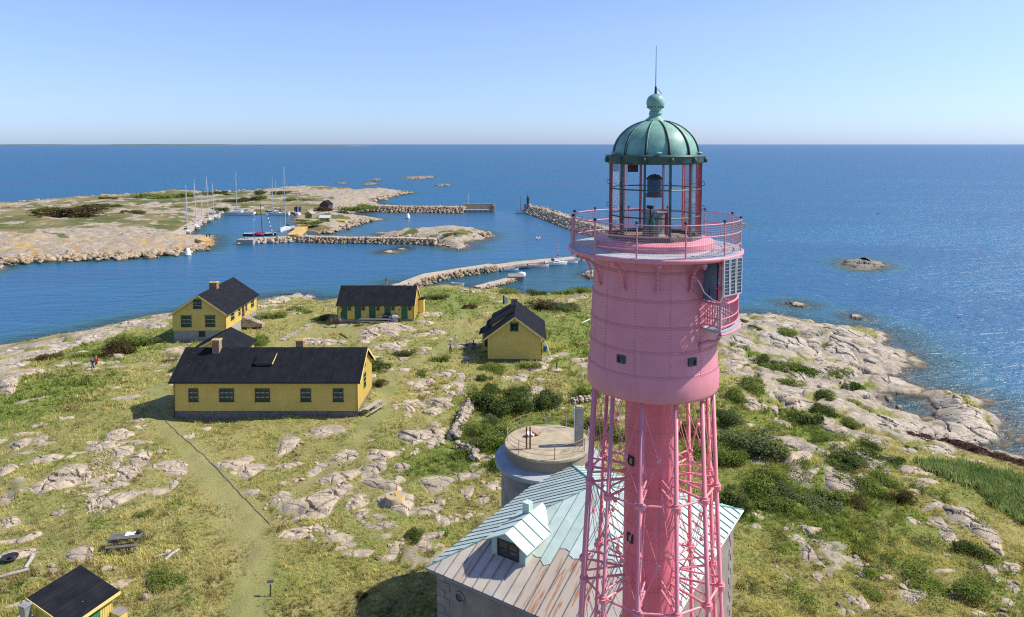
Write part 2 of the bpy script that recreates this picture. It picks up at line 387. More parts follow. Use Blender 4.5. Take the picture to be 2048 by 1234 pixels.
# raster of the main ground
RX0,RY0,RS=-150.,5.,.5
rx=np.arange(RX0,112,RS);ry=np.arange(RY0,195,RS);RXX,RYY=np.meshgrid(rx,ry);RH,RD=height(RXX,RYY);RH=RH+((fbm(RXX*.9,RYY*.9,55,2)-.5)*.30+(fbm(RXX*.4,RYY*.4,56,3)-.5)*.35)*np.clip(RH,0,1)
def bil(A,x,y):
    x=np.asarray(x,float);y=np.asarray(y,float)
    i=np.clip((x-RX0)/RS,0,len(rx)-1.001);j=np.clip((y-RY0)/RS,0,len(ry)-1.001);i0=i.astype(int);j0=j.astype(int);fi=i-i0;fj=j-j0
    return (A[j0,i0]*(1-fi)+A[j0,i0+1]*fi)*(1-fj)+(A[j0+1,i0]*(1-fi)+A[j0+1,i0+1]*fi)*fj
def Gv(x,y):return bil(RH,x,y)
def G(x,y):return float(bil(RH,np.array([x]),np.array([y]))[0])
def gp(px,py):
    z=6.
    for _ in range(14):
        x,y=at(px,py,z);z=.5*z+.5*G(x,y)
    x,y=at(px,py,z);return x,y,z
# ------------------------------------------------------------------ rock list, full-size photo pixels: cx cy rx ry angle
ROCKS="""412 859 13 6 0;578 887 34 17 -25;655 860 50 11 -8;504 939 34 12 -20;506 984 19 7 -8;564 995 30 12 -15;632 1005 80 25 -12;692 914 37 15 -10;762 910 45 14 -6;675 955 45 13 -12;640 935 26 9 -20
752 935 28 11 -10;806 934 18 8 0;760 968 42 16 12;688 976 20 8 0;799 959 16 7 0;876 965 36 19 0;927 954 18 10 5;952 954 11 8 0;937 984 18 11 -20;984 973 20 13 -10;833 874 38 15 -5;860 888 14 11 60;883 880 11 8 0
796 1008 48 23 5;858 1021 30 12 -8;874 1036 11 8 -30;722 1025 20 12 -20;678 1073 42 9 -3;635 1057 17 8 -15;628 1081 10 6 0;846 1092 24 14 0;880 1092 14 8 0;783 1112 30 11 -28;831 1129 12 12 50;793 1088 10 6 -30
892 1045 13 10 0;937 1031 12 6 0;964 1030 10 5 0;913 1038 8 8 0;970 1001 16 7 -8;601 1035 20 8 -20;641 1035 13 6 0;780 656 60 9 -6;738 671 25 8 -8;730 683 12 5 0;865 667 27 7 -4;785 668 18 5 0;876 629 17 4 0
850 645 23 4 3;847 627 12 4 0;780 694 38 7 -8;806 703 34 6 0;850 697 16 6 0;805 717 14 5 0;844 704 14 4 0;754 714 13 5 0;808 739 17 5 0;778 738 10 4 0;886 750 23 6 0;901 742 13 5 0;922 751 13 5 10;818 765 10 5 0
842 772 18 13 0;862 763 12 6 0;917 769 18 9 10;893 773 10 6 0;920 778 12 6 0;899 787 16 5 0;923 787 8 5 0;857 787 16 4 0;876 803 28 9 -5;839 808 16 6 10;816 816 18 7 20;865 824 26 9 -8;896 811 13 8 20;790 813 9 5 0
817 831 8 6 0;1041 756 18 8 -8;1078 759 15 4 0;1072 733 28 7 -6;1093 720 16 6 -10;1070 782 19 11 0;1013 756 15 5 0;1008 772 13 3 0;933 716 12 3 0;1168 733 9 4 0;1166 748 10 4 0;1140 601 18 5 0;1163 596 16 6 -10
1125 610 9 4 0;1110 603 12 4 0;935 582 22 4 0;954 580 9 4 0;274 841 20 6 -4;279 856 12 4 0;380 872 12 6 -10;137 836 22 4 -8;70 852 16 4 -6;40 890 28 13 -15;82 878 16 8 -10;50 906 20 5 -10;112 965 68 24 -17
15 938 35 11 -8;95 918 42 11 -6;150 938 28 10 -15;172 952 17 11 -30;40 963 18 10 -20;15 998 24 15 -30;246 905 26 12 -15;280 920 34 15 -15;230 928 15 11 -40;254 948 38 13 -5;240 969 28 8 -8;243 998 48 12 -15
343 928 40 8 -8;350 945 28 6 -6;348 968 17 9 -25;308 983 38 6 -8;20 1045 30 10 -10;122 1025 14 8 -10;160 1105 38 16 -10;40 1107 48 11 -10;213 1137 17 6 -8;105 1142 11 8 -20;30 1212 34 7 -10;57 1210 10 9 0;211 1165 8 6 0
180 1012 11 15 10;60 712 60 14 -14;110 700 44 10 -16;160 688 50 10 -18;205 668 56 9 -12;310 651 38 8 -6;20 735 44 14 -20;16 772 30 16 -25;250 650 50 7 -8;60 745 34 10 -15;30 700 30 9 -15;150 672 44 6 -14
540 604 24 6 -10;562 598 22 8 -5;590 592 26 9 -10;615 594 16 6 0;520 613 18 6 0;545 612 14 5 0;600 612 12 4 0;650 686 42 8 -4;618 681 26 8 -6;680 684 20 4 0;700 605 14 3 0;672 603 12 3 0
1528 634 40 7 6;1543 649 88 10 6;1574 683 66 20 8;1475 680 42 10 8;1466 705 34 14 4;1478 726 42 13 -6;1611 652 30 7 8;1623 666 28 7 10;1629 692 18 14 30;1688 665 36 8 4;1728 674 42 9 8;1682 683 36 11 10;1697 695 60 7 8
1768 705 43 8 8;1808 720 14 7 15;1688 708 34 10 8;1750 726 28 10 0;1783 737 24 10 5;1679 742 34 13 6;1592 751 34 11 -8;1639 745 28 11 10;1786 766 40 13 5;1592 782 56 10 4;1592 800 52 14 12;1500 809 25 16 10;1528 813 9 7 0
1550 816 11 7 10;1685 800 14 11 0;1728 788 25 9 8;1728 806 30 9 8;1757 790 13 7 20;1776 793 11 6 30;1799 811 8 6 30;1790 825 37 12 12;1774 850 66 22 10;1900 800 38 12 14;1928 824 66 20 22;1943 850 66 22 16;1900 866 58 17 -4
1845 878 40 10 0;1955 876 44 12 -8;1676 859 34 13 12;1605 893 58 16 8;1679 893 25 14 30;1731 911 25 12 6;1592 914 37 14 -12;1565 846 25 8 15;1820 902 22 9 10;1866 896 30 8 -12;1891 905 28 8 -18;1820 850 30 10 -5
1678 969 32 22 20;1700 960 26 12 35;1619 947 28 10 -20;1589 944 20 14 -30;1656 938 16 8 10;1766 926 20 8 -5;1773 946 21 7 5;1724 955 14 8 30;1828 981 18 5 0;1751 984 12 6 15;1647 985 6 6 0;1521 1035 11 6 30;1515 1053 13 9 35
1619 1058 30 10 5;1598 1079 28 11 30;1619 1107 22 18 50;1641 1089 18 9 25;1645 1128 9 8 0;1662 1142 18 7 10;1638 1153 12 8 40;1690 1122 11 9 30;1717 1128 20 10 35;1665 1107 8 5 0;1858 1015 28 8 -20;1926 1033 60 24 18;1972 1064 44 20 22
1898 1076 27 17 30;1880 1046 24 10 28;1993 1095 24 15 40;1825 1041 16 8 25;1856 1081 10 4 0;1895 1111 11 7 25;1978 1138 31 11 18;2021 1134 25 13 20;1993 1161 15 7 0;2018 1162 11 6 0;2027 1177 14 10 20;2018 1205 15 9 25
1825 1193 34 17 5;1814 1165 9 9 0;1776 1154 14 7 20;1889 1141 25 6 0;1702 1199 13 13 30;1727 1211 12 17 -20;1576 1155 22 5 50;1714 1153 12 5 0;1996 1226 14 6 0;1960 1228 18 8 0;1940 1185 14 6 20;1688 1222 12 8 30
880 1002 14 7 0;724 1044 9 4 0;566 967 12 5 -10;590 960 10 4 0;705 1000 10 5 0;830 905 10 5 0;320 901 9 4 0;345 1100 7 3 0;1500 850 14 6 0;1545 880 20 7 0;1640 820 18 7 10;1650 775 16 7 0;1700 770 16 6 0;1710 830 20 8 10;1648 843 14 6 10
1760 885 24 7 10;1700 880 14 7 0;1650 905 14 7 20;1710 742 14 6 0;1640 715 20 7 8;1520 745 18 5 0;1540 760 14 4 0;1460 745 18 6 0;1455 660 30 6 4;1480 648 26 5 5"""
ROCKL=[tuple(float(q) for q in r.split()) for ln in ROCKS.split('\n') for r in ln.split(';') if r.strip()]
# outlines on the ground
rockpoly=[]
for (cx,cy,a,b,an) in ROCKL:
    a*=1.12;b*=1.14
    zz=gp(cx,cy)[2];zz=max(zz,.25);x0,y0=at(cx,cy,zz);ca,sa=math.cos(R(an)),math.sin(R(an));pts=[]
    n=72;hp=[(rnd.uniform(0,2*math.pi) ,rnd.uniform(.62,1.02)) for _ in range(9)]
    for i in range(n):
        t=2*math.pi*i/n
        r=min([1.08]+[d/max(.05,math.cos(t-p)) for p,d in hp if math.cos(t-p)>.05])
        r*=1+.10*(math.sin(3*t+cx)+math.sin(5*t+cy)*.6+math.sin(9*t+a)*.35)*.6
        ex,ey=a*math.cos(t)*r,b*math.sin(t)*r
        x,y=at(cx+ex*ca-ey*sa,cy+ex*sa+ey*ca,zz);pts.append((x-x0,y-y0))
    pts=np.array(pts);dd=np.hypot(pts[:,0],pts[:,1])
    rockpoly.append((x0,y0,zz,pts))
# masks on the raster: rock footprint, path, building
MR=np.zeros_like(RH)
def paint_poly(A,x0,y0,pts,grow=1.0,val=1.):
    P=pts*grow;xa,xb=x0+P[:,0].min()-.5,x0+P[:,0].max()+.5;ya,yb=y0+P[:,1].min()-.5,y0+P[:,1].max()+.5
    i0,i1=max(0,int((xa-RX0)/RS)),min(len(rx)-1,int((xb-RX0)/RS)+2);j0,j1=max(0,int((ya-RY0)/RS)),min(len(ry)-1,int((yb-RY0)/RS)+2)
    if i1<=i0 or j1<=j0:return
    X=RXX[j0:j1,i0:i1];Y=RYY[j0:j1,i0:i1];s=sdist(X-x0,Y-y0,P)
    A[j0:j1,i0:i1]=np.maximum(A[j0:j1,i0:i1],np.clip(s/.5+.6,0,1)*val)
for x0,y0,zz,pts in rockpoly:paint_poly(MR,x0,y0,pts,.97)
MB_=np.zeros_like(RH)    # buildings
def foot(x,y,ang,L,W,m=.3):
    c,s=math.cos(R(ang)),math.sin(R(ang))
    pts=np.array([(x+c*u-s*v,y+s*u+c*v) for u,v in ((-m,-m),(L+m,-m),(L+m,W+m),(-m,W+m))]);c0=pts.mean(0);paint_poly(MB_,c0[0],c0[1],pts-c0)
MP=np.zeros_like(RH)
def polydist(X,Y,P,closed=False):
    d=np.full(X.shape,1e9)
    for (ax,ay),(bx,by) in zip(P[:-1],P[1:]):
        ex,ey=bx-ax,by-ay;t=np.clip(((X-ax)*ex+(Y-ay)*ey)/(ex*ex+ey*ey+1e-9),0,1);d=np.minimum(d,np.hypot(X-ax-t*ex,Y-ay-t*ey))
    return d
for pl,wd in (([(318,770),(330,840),(380,900),(440,970),(490,1030),(515,1100),(512,1170),(500,1260)],1.5),([(590,985),(640,950),(700,905),(735,850),(765,800),(790,750),(850,715),(915,675),(930,630),(900,600)],.8),
              ([(750,690),(700,660),(640,660),(560,690)],1.6),([(790,745),(760,830),(735,850)],1.2)):
    P=[gp(*q)[:2] for q in pl];d=polydist(RXX,RYY,P);MP=np.maximum(MP,np.clip(1.4-d/wd,0,1))
# coastal bare rock: wide strip west and east, thin elsewhere
wn=fbm(RXX*.11,RYY*.11,44,4)
def zone(pts):return sdist(RXX,RYY,P2(pts,3.))
zw=zone([(-40,735),(0,690),(120,665),(350,620),(350,655),(280,672),(200,690),(150,712),(60,745),(20,790),(-40,820)])
ze=zone([(1400,620),(1500,620),(1660,640),(1800,660),(1850,720),(1880,770),(2040,800),(2060,900),(1880,925),(1760,925),(1690,890),(1640,850),(1600,820),(1540,775),(1440,735),(1400,700)])
MC=np.clip((2.5-RD)/2.5+.2,0,1)
MC=np.maximum(MC,np.clip(zw/4+.8-(wn-.5)*4,0,1));MC=np.maximum(MC,np.clip(ze/4+.42-(wn-.5)*8,0,1))
# scattered outcrop in the turf
sc_=fbm(RXX*.16+9,RYY*.22,71,4)
MC=np.maximum(MC,np.clip((sc_-.70)*22,0,1)*.6*(1-MP))
MC*=(RD>-8)
seaw=np.clip(1.2-polydist(RXX,RYY,[at(1890,905,.4),at(1950,915,.4),at(2080,955,.4)])/4.2,0,1)
seaw=np.maximum(seaw,np.clip(1.1-polydist(RXX,RYY,[at(1770,893,.6),at(1850,912,.6)])/2.0,0,1)*np.clip((fbm(RXX*.7,RYY*.7,5,3)-.45)*8,0,1))
zreed=zone([(1560,965),(1700,905),(1900,945),(2048,955),(2300,1010),(2300,1160),(2050,1150),(1990,1060),(1900,1010),(1800,990),(1700,1000)])
MR_reed=np.clip(zone([(1830,940),(1900,945),(2048,965),(2300,1010),(2300,1150),(2060,1110),(2000,1075),(1960,1025),(1890,995),(1840,975)])/2+.5,0,1)
MC*=(1-np.clip(MR_reed,0,1))
lushz=np.zeros_like(RH)
for a,b,rr in ((1150,680,12),(1130,640,9),(980,890,7),(1500,900,9),(1560,960,9),(1600,860,7),(1640,1000,8),(245,690,8),(1030,820,7),(1540,720,6),(880,600,12),(60,800,9),(860,940,3),(1700,1060,5)):
    x,y,_=gp(a,b);lushz=np.maximum(lushz,np.clip(1.3-np.hypot(RXX-x,(RYY-y)*.8)/rr,0,1))
# slabs on bare rock
def slabs(x,y,cell=5.0,amp=.8,s=31,edge=False):
    a=R(-22);u=(x*math.cos(a)-y*math.sin(a))/cell/1.7+ (fbm(x*.2,y*.2,s,3)-.5)*1.1;v=(x*math.sin(a)+y*math.cos(a))/cell+(fbm(x*.2+7,y*.2,s+1,3)-.5)*1.1
    f1,f2,i,ox,oy=voro(u,v,s);e=f2-f1
    if edge:return e
    h=i*.8+ (ox*(i-.5)*1.2+oy*(_h(np.floor(i*997),np.floor(i*331),3)-.5)*1.2)+.35*(1-f1*f1)
    return amp*(h-.5)-.55*amp*np.exp(-(e/.085)**2)
def finalh(x,y):
    h=Gv(x,y);m=bil(MC,x,y)
    return h+m*(slabs(x,y)+.5*slabs(x,y,1.9,.6,77))
print('raster',time.time()-T0)
# ------------------------------------------------------------------ ground material
def ground_mat():
    g=N('turf_and_granite');v=g.world()
    rk=g.attr('rock');pa=g.attr('path');lu=g.attr('lush');sw=g.attr('weed')
    a=g.noise(v,.12,5,.6,.4);b=g.noise(g.world(scale=(1,1.6,1),rot=(0,0,R(30))),1.3,6,.7,.5);c=g.noise(v,6.5,4,.75);f=g.noise(v,24,3,.7)
    straw=g.ramp(c,[(.25,(.12,.10,.035)),(.5,(.29,.25,.095)),(.8,(.47,.41,.17))])
    green=g.ramp(c,[(.25,(.08,.105,.02)),(.55,(.19,.23,.05)),(.85,(.29,.32,.085))])
    gf=g.math('ADD',g.math('MULTIPLY',b,.8),g.math('ADD',g.math('MULTIPLY',a,.8),g.math('MULTIPLY',lu,.4)))
    k=g.mix(g.ramp(gf,[(.74,0.),(.96,1.)]),straw,green)
    k=g.mix(g.ramp(b,[(.66,0.),(.75,.6)]),k,(.085,.065,.035))
    k=g.mix(g.math('MULTIPLY',g.ramp(g.math('ADD',pa,g.math('MULTIPLY',g.math('SUBTRACT',g.noise(v,.8,6,.8),.5),1.3)),[(.45,0.),(.85,1.)]),.45),k,g.ramp(b,[(.3,(.20,.22,.075)),(.6,(.29,.275,.115)),(.75,(.25,.19,.11))]))
    kr=g.ramp(g.noise(v,2.1,6,.7),[(.3,(.25,.205,.14)),(.5,(.40,.335,.24)),(.68,(.54,.455,.345))])
    kr=g.mix(g.ramp(g.noise(v,.45,5,.6),[(.45,0.),(.65,.45)]),kr,(.48,.40,.30))
    kr=g.mix(g.ramp(g.noise(v,17,3,.7),[(.32,.6),(.42,0.)]),kr,(.15,.13,.105))
    kr=g.mix(g.ramp(g.noise(g.world(scale=(1,1.4,1),rot=(0,0,R(20))),.30,6,.7,.8),[(.46,0.),(.60,.55)]),kr,(.16,.14,.11))
    kr=g.mix(g.ramp(g.noise(v,.7,6,.75,.4),[(.62,0.),(.68,.7)]),kr,(.36,.22,.05))
    kr=g.mix(g.ramp(g.noise(v,1.0,6,.8,.8),[(.57,0.),(.63,.75)]),kr,(.12,.12,.06))
    z=g.n('ShaderNodeSeparateXYZ');g.l(v,z.inputs[0])
    wf=g.ramp(g.math('ADD',z.outputs[2],g.math('MULTIPLY',b,.4)),[(.35,1.),(.55,0.)]);kr=g.mix(g.math('MULTIPLY',wf,.8),kr,(.075,.065,.045))
    rm=g.ramp(g.math('ADD',rk,g.math('MULTIPLY',g.math('SUBTRACT',g.noise(v,1.8,6,.8),.5),1.1)),[(.45,0.),(.56,1.)])
    k=g.mix(rm,k,kr)
    wm=g.ramp(g.math('ADD',sw,g.math('MULTIPLY',g.math('SUBTRACT',g.noise(v,2.2,5,.8),.5),.9)),[(.45,0.),(.56,1.)])
    k=g.mix(wm,k,g.ramp(c,[(.3,(.022,.010,.009)),(.7,(.07,.03,.022))]))
    h=g.math('ADD',g.math('MULTIPLY',c,1.),g.math('MULTIPLY',f,.5))
    return g.done(g.bsdf(k,.9,g.bump(h,.9,.10),0,.2))
M_ground=ground_mat()
# ground mesh, finer near the middle
def steps(*segs):
    out=[]
    for a,b,s in segs:out+=list(np.arange(a,b,s))
    return np.array(out+[segs[-1][1]])
xs=steps((-150,-80,1.5),(-80,-48,.45),(-48,48,.33),(48,72,.33),(72,110,1.5));ys=steps((5,36,2.),(36,80,.3),(80,130,.42),(130,190,.7))
X,Y=np.meshgrid(xs,ys);Z=finalh(X,Y);D=bil(RD,X,Y)
nx,ny=len(xs),len(ys);V=np.stack([X,Y,Z],-1).reshape(-1,3)
I=np.arange(nx*ny).reshape(ny,nx);F=np.stack([I[:-1,:-1],I[:-1,1:],I[1:,1:],I[1:,:-1]],-1).reshape(-1,4)
keep=(D.reshape(-1)[F].max(1)>-14);F=F[keep]
used=np.zeros(len(V),bool);used[F.ravel()]=True;idx=np.cumsum(used)-1
def A_(q):return ('FLOAT',q.reshape(-1)[used])
ed=slabs(X,Y,edge=True);mc=bil(MC,X,Y)*(1-.9*np.exp(-(ed/.17)**2)*np.clip(D/6,0,1));rkm=np.maximum(mc,bil(MR,X,Y)*.7)
ground=npmesh('ground',V[used],idx[F],M_ground,None,True,{'rock':A_(rkm),'path':A_(bil(MP,X,Y)),'lush':A_(bil(lushz,X,Y)),'weed':A_(bil(seaw,X,Y))})
tag(ground,kind='structure')
ground['label']='grassy granite island ground with worn paths and bare shore rock'
# land behind the camera, coarse
bx=np.linspace(-150,110,40);by=np.linspace(-60,5,14);X2,Y2=np.meshgrid(bx,by);Z2,_=height(X2,Y2);Z2=np.where(Y2>4.9,Gv(X2,Y2),Z2)
I=np.arange(X2.size).reshape(X2.shape);F=np.stack([I[:-1,:-1],I[:-1,1:],I[1:,1:],I[1:,:-1]],-1).reshape(-1,4)
z0=np.zeros(X2.size)
o=npmesh('ground_behind',np.stack([X2,Y2,Z2-.05],-1).reshape(-1,3),F,M_ground,ground,True,{'rock':('FLOAT',z0+.3),'path':('FLOAT',z0),'lush':('FLOAT',z0),'weed':('FLOAT',z0)})
o.name='turf'
print('ground',len(V),time.time()-T0)
# far promontory
xs=steps((-520,-330,3.),(-330,-60,1.1),(-60,10,1.1));ys=steps((218,400,1.0),(400,560,1.6),(560,640,4.))
X,Y=np.meshgrid(xs,ys);H0,D0=far_height(X,Y)
rk=np.clip((6-D0)/6,0,1)*.9;rk=np.maximum(rk,np.clip((fbm(X*.05,Y*.05,91,4)-.56)*14,0,1)*.9);rk=np.maximum(rk,np.clip((fbm(X*.13,Y*.13,93,3)-.60)*18,0,1)*.9)
E1=sdist(X,Y,P2([(600,378),(700,378),(830,382),(800,400),(740,408),(760,440),(600,470),(600,445),(640,425),(620,400)],1.));rk=np.maximum(rk,np.clip(E1/12-.05-(fbm(X*.06,Y*.06,17,4)-.5)*9,0,1))
E2=sdist(X,Y,P2([(-40,470),(150,478),(300,480),(360,472),(424,472),(424,500),(200,520),(-40,530)],1.));rk=np.maximum(rk,np.clip(E2/6+.5-(fbm(X*.06,Y*.06,18,4)-.5)*3,0,1))
orn=np.clip((E2/6+.7),0,1);rk=np.maximum(rk,np.clip(sdist(X,Y,ISLET)/3+1,0,1)*np.clip(.95-(fbm(X*.15,Y*.15,33,3)-.5)*5,0,1))
Z=H0+rk*(slabs(X,Y,6.,1.1,31)+.35*slabs(X,Y,2.2,1.,77))
nx,ny=len(xs),len(ys);V=np.stack([X,Y,Z],-1).reshape(-1,3)
I=np.arange(nx*ny).reshape(ny,nx);F=np.stack([I[:-1,:-1],I[:-1,1:],I[1:,1:],I[1:,:-1]],-1).reshape(-1,4)
keep=(D0.reshape(-1)[F].max(1)>-12);F=F[keep];used=np.zeros(len(V),bool);used[F.ravel()]=True;idx=np.cumsum(used)-1
def far_mat():
    g=N('far_turf_and_rock');v=g.world();rk=g.attr('rock');orr=g.attr('orange')
    a=g.noise(v,.035,5,.6,.4);b=g.noise(v,.22,6,.7,.5);c=g.noise(v,1.6,4,.75)
    straw=g.ramp(c,[(.25,(.15,.12,.05)),(.75,(.27,.22,.095))]);green=g.ramp(c,[(.25,(.05,.07,.018)),(.8,(.125,.145,.04))])
    k=g.mix(g.ramp(g.math('ADD',a,g.math('MULTIPLY',b,.7)),[(.74,0.),(.95,1.)]),straw,green)
    k=g.mix(g.ramp(b,[(.62,0.),(.7,.7)]),k,(.10,.065,.035))
    kr=g.ramp(g.noise(v,.7,6,.7),[(.3,(.20,.165,.12)),(.5,(.33,.28,.215)),(.68,(.46,.40,.32))])
    kr=g.mix(g.ramp(g.math('ADD',g.noise(v,.25,6,.75,.4),g.math('MULTIPLY',orr,.04)),[(.55,0.),(.63,.75)]),kr,(.44,.26,.055))
    kr=g.mix(g.ramp(g.noise(v,4,3,.7),[(.34,.7),(.46,0.)]),kr,(.11,.10,.085))
    z=g.n('ShaderNodeSeparateXYZ');g.l(v,z.inputs[0]);wf=g.ramp(g.math('ADD',z.outputs[2],g.math('MULTIPLY',b,.6)),[(.45,1.),(.7,0.)]);kr=g.mix(g.math('MULTIPLY',wf,.85),kr,(.07,.055,.04))
    rm=g.ramp(g.math('ADD',rk,g.math('MULTIPLY',g.math('SUBTRACT',g.noise(v,.6,6,.8),.5),1.1)),[(.45,0.),(.55,1.)])
    return g.done(g.bsdf(g.mix(rm,k,kr),.9,g.bump(c,.8,.25),0,.2))
M_far=far_mat()
far=npmesh('promontory_ground',V[used],idx[F],M_far,None,True,{'rock':A_(rk),'orange':A_(orn)});tag(far,'low grassy promontory round the harbour with lichen covered rock edges',kind='structure')
print('far',time.time()-T0)
# ------------------------------------------------------------------ water
wx=steps((-60000,-6000,9000),(-6000,-900,1200),(-900,-420,40),(-420,-150,3.),(-150,50,1.6),(50,110,1.),(110,200,6.),(200,900,60),(900,6000,1200),(6000,60000,9000))
wy=steps((-4000,-100,900),(-100,50,20),(50,150,1.2),(150,250,1.8),(250,600,3.),(600,900,25),(900,6000,500),(6000,60000,6000))
X,Y=np.meshgrid(wx,wy);dep=np.full(X.shape,-9.)
m=(X>-150)&(X<112)&(Y>5)&(Y<195);dep[m]=bil(RH,X[m],Y[m])
m2=(X>-520)&(X<60)&(Y>190)&(Y<660);hh,dd=far_height(X[m2],Y[m2]);dep[m2]=np.maximum(dep[m2],hh)
for P,hgt in SKERRY:
    c=P.mean(0);m3=(np.hypot(X-c[0],Y-c[1])<40);dep[m3]=np.maximum(dep[m3],np.maximum(-9,sdist(X[m3],Y[m3],P)*.35))
jet=[at(777,573,0),at(913,540,0),at(1061,524,0),at(1149,516,0)]
m4=(X>-60)&(X<60)&(Y>140)&(Y<260);bay=polydist(X[m4],Y[m4],[at(960,565,0),at(1040,560,0),at(1110,550,0),at(1160,540,0)]);dep[m4]=np.maximum(dep[m4],-1.1-np.maximum(0,bay-12)*.35)
m5=m4;dep[m5]=np.maximum(dep[m5],-polydist(X[m5],Y[m5],jet)*.3)
rb=polydist(X,Y,[at(1600,640,0),at(1800,690,0),at(1880,760,0),at(2040,830,0),at(2100,900,0)]);dep=np.where((X>30)&(Y>60)&(Y<200)&(X<120),np.maximum(dep,-1.0-rb*.14),dep)
calm=np.zeros(X.shape);hb=P2([(-200,720),(-200,530),(200,520),(424,495),(424,430),(600,425),(760,420),(990,420),(1048,425),(1150,450),(1260,480),(1200,600),(1000,590),(800,560),(350,640),(0,700)])
calm=np.clip(sdist(X,Y,hb)/25+.4,0,1)
V=np.stack([X,Y,np.zeros_like(X)],-1).reshape(-1,3);I=np.arange(X.size).reshape(X.shape);F=np.stack([I[:-1,:-1],I[:-1,1:],I[1:,1:],I[1:,:-1]],-1).reshape(-1,4)
def water_mat():
    g=N('sea_water');v=g.world();dp=g.attr('depth');cm=g.attr('calm')
    vv=g.world(scale=(.55,1.5,1),rot=(0,0,R(-14)))
    n1=g.noise(vv,.16,3,.6,.3);n2=g.noise(vv,.7,4,.65,.2);n3=g.noise(vv,2.6,3,.6)
    big=g.noise(g.world(scale=(.35,1.,1),rot=(0,0,R(-10))),.012,5,.6,.6)
    h=g.math('ADD',g.math('MULTIPLY',n1,2.2),g.math('ADD',g.math('MULTIPLY',n2,.8),g.math('MULTIPLY',n3,.14)))
    amp=g.math('MULTIPLY',g.math('SUBTRACT',1.,g.math('MULTIPLY',cm,.62)),g.ramp(big,[(.35,.55),(.65,1.)]))
    b=g.n('ShaderNodeBump');b.inputs['Distance'].default_value=1.1;g.l(amp,b.inputs['Strength']);g.l(h,b.inputs['Height'])
    deep=g.mix(g.ramp(big,[(.35,0.),(.65,1.)]),(.005,.078,.170),(.011,.108,.215))
    dd=g.n('ShaderNodeBsdfDiffuse');shal=g.ramp(dp,[(0.,(.010,.09,.12)),(.55,(.012,.10,.13)),(1.,(.015,.09,.09))])
    k=g.mix(g.ramp(dp,[(.45,0.),(.85,1.)]),deep,shal);g.l(k,dd.inputs[0]);
    tr=g.n('ShaderNodeBsdfTransparent');g.l(g.ramp(dp,[(.6,(.05,.25,.3)),(.85,(.35,.55,.5)),(1.,(.85,.9,.85))]),tr.inputs[0])
    m1=g.n('ShaderNodeMixShader');g.l(g.ramp(dp,[(.72,0.),(.99,.9)]),m1.inputs[0]);g.l(dd.outputs[0],m1.inputs[1]);g.l(tr.outputs[0],m1.inputs[2])
    gl=g.n('ShaderNodeBsdfGlossy');gl.inputs['Roughness'].default_value=.27;g.l(b.outputs[0],gl.inputs['Normal'])
    fr=g.n('ShaderNodeFresnel');fr.inputs[0].default_value=1.33;g.l(b.outputs[0],fr.inputs['Normal'])
    m2=g.n('ShaderNodeMixShader');g.l(g.math('MINIMUM',fr.outputs[0],.42),m2.inputs[0]);g.l(m1.outputs[0],m2.inputs[1]);g.l(gl.outputs[0],m2.inputs[2])
    return g.done(m2.outputs[0])
M_water=water_mat()
# depth attribute: 1 at the shore, 0 from 5 m down
dpa=np.clip(1+np.minimum(dep,0)/5.,0,1)
sea=npmesh('sea',V,F,M_water,None,True,{'depth':('FLOAT',dpa.reshape(-1)),'calm':('FLOAT',calm.reshape(-1))});tag(sea,'blue rippled sea reaching the horizon',kind='structure')
# sea bed under the shallow water
M_bed=pm('sea_bed',(.19,.16,.09),.9,.4,.4,dirt=(.05,.05,.025),dsc=.25,dth=.5)
bedV=np.stack([X,Y,np.minimum(dep,3)-.35],-1)
sel=(X>-520)&(X<130)&(Y>45)&(Y<600);I2=I;Fb=F[(sel.reshape(-1)[F].all(1))&(dpa.reshape(-1)[F].max(1)>.02)&(dep.reshape(-1)[F].min(1)<.3)]
used=np.zeros(len(V),bool);used[Fb.ravel()]=True;idx=np.cumsum(used)-1
bed=npmesh('sea_bed',bedV.reshape(-1,3)[used],idx[Fb],M_bed,None,True);tag(bed,'sandy weedy sea bed seen through the shallows',kind='structure')
print('sea',time.time()-T0)

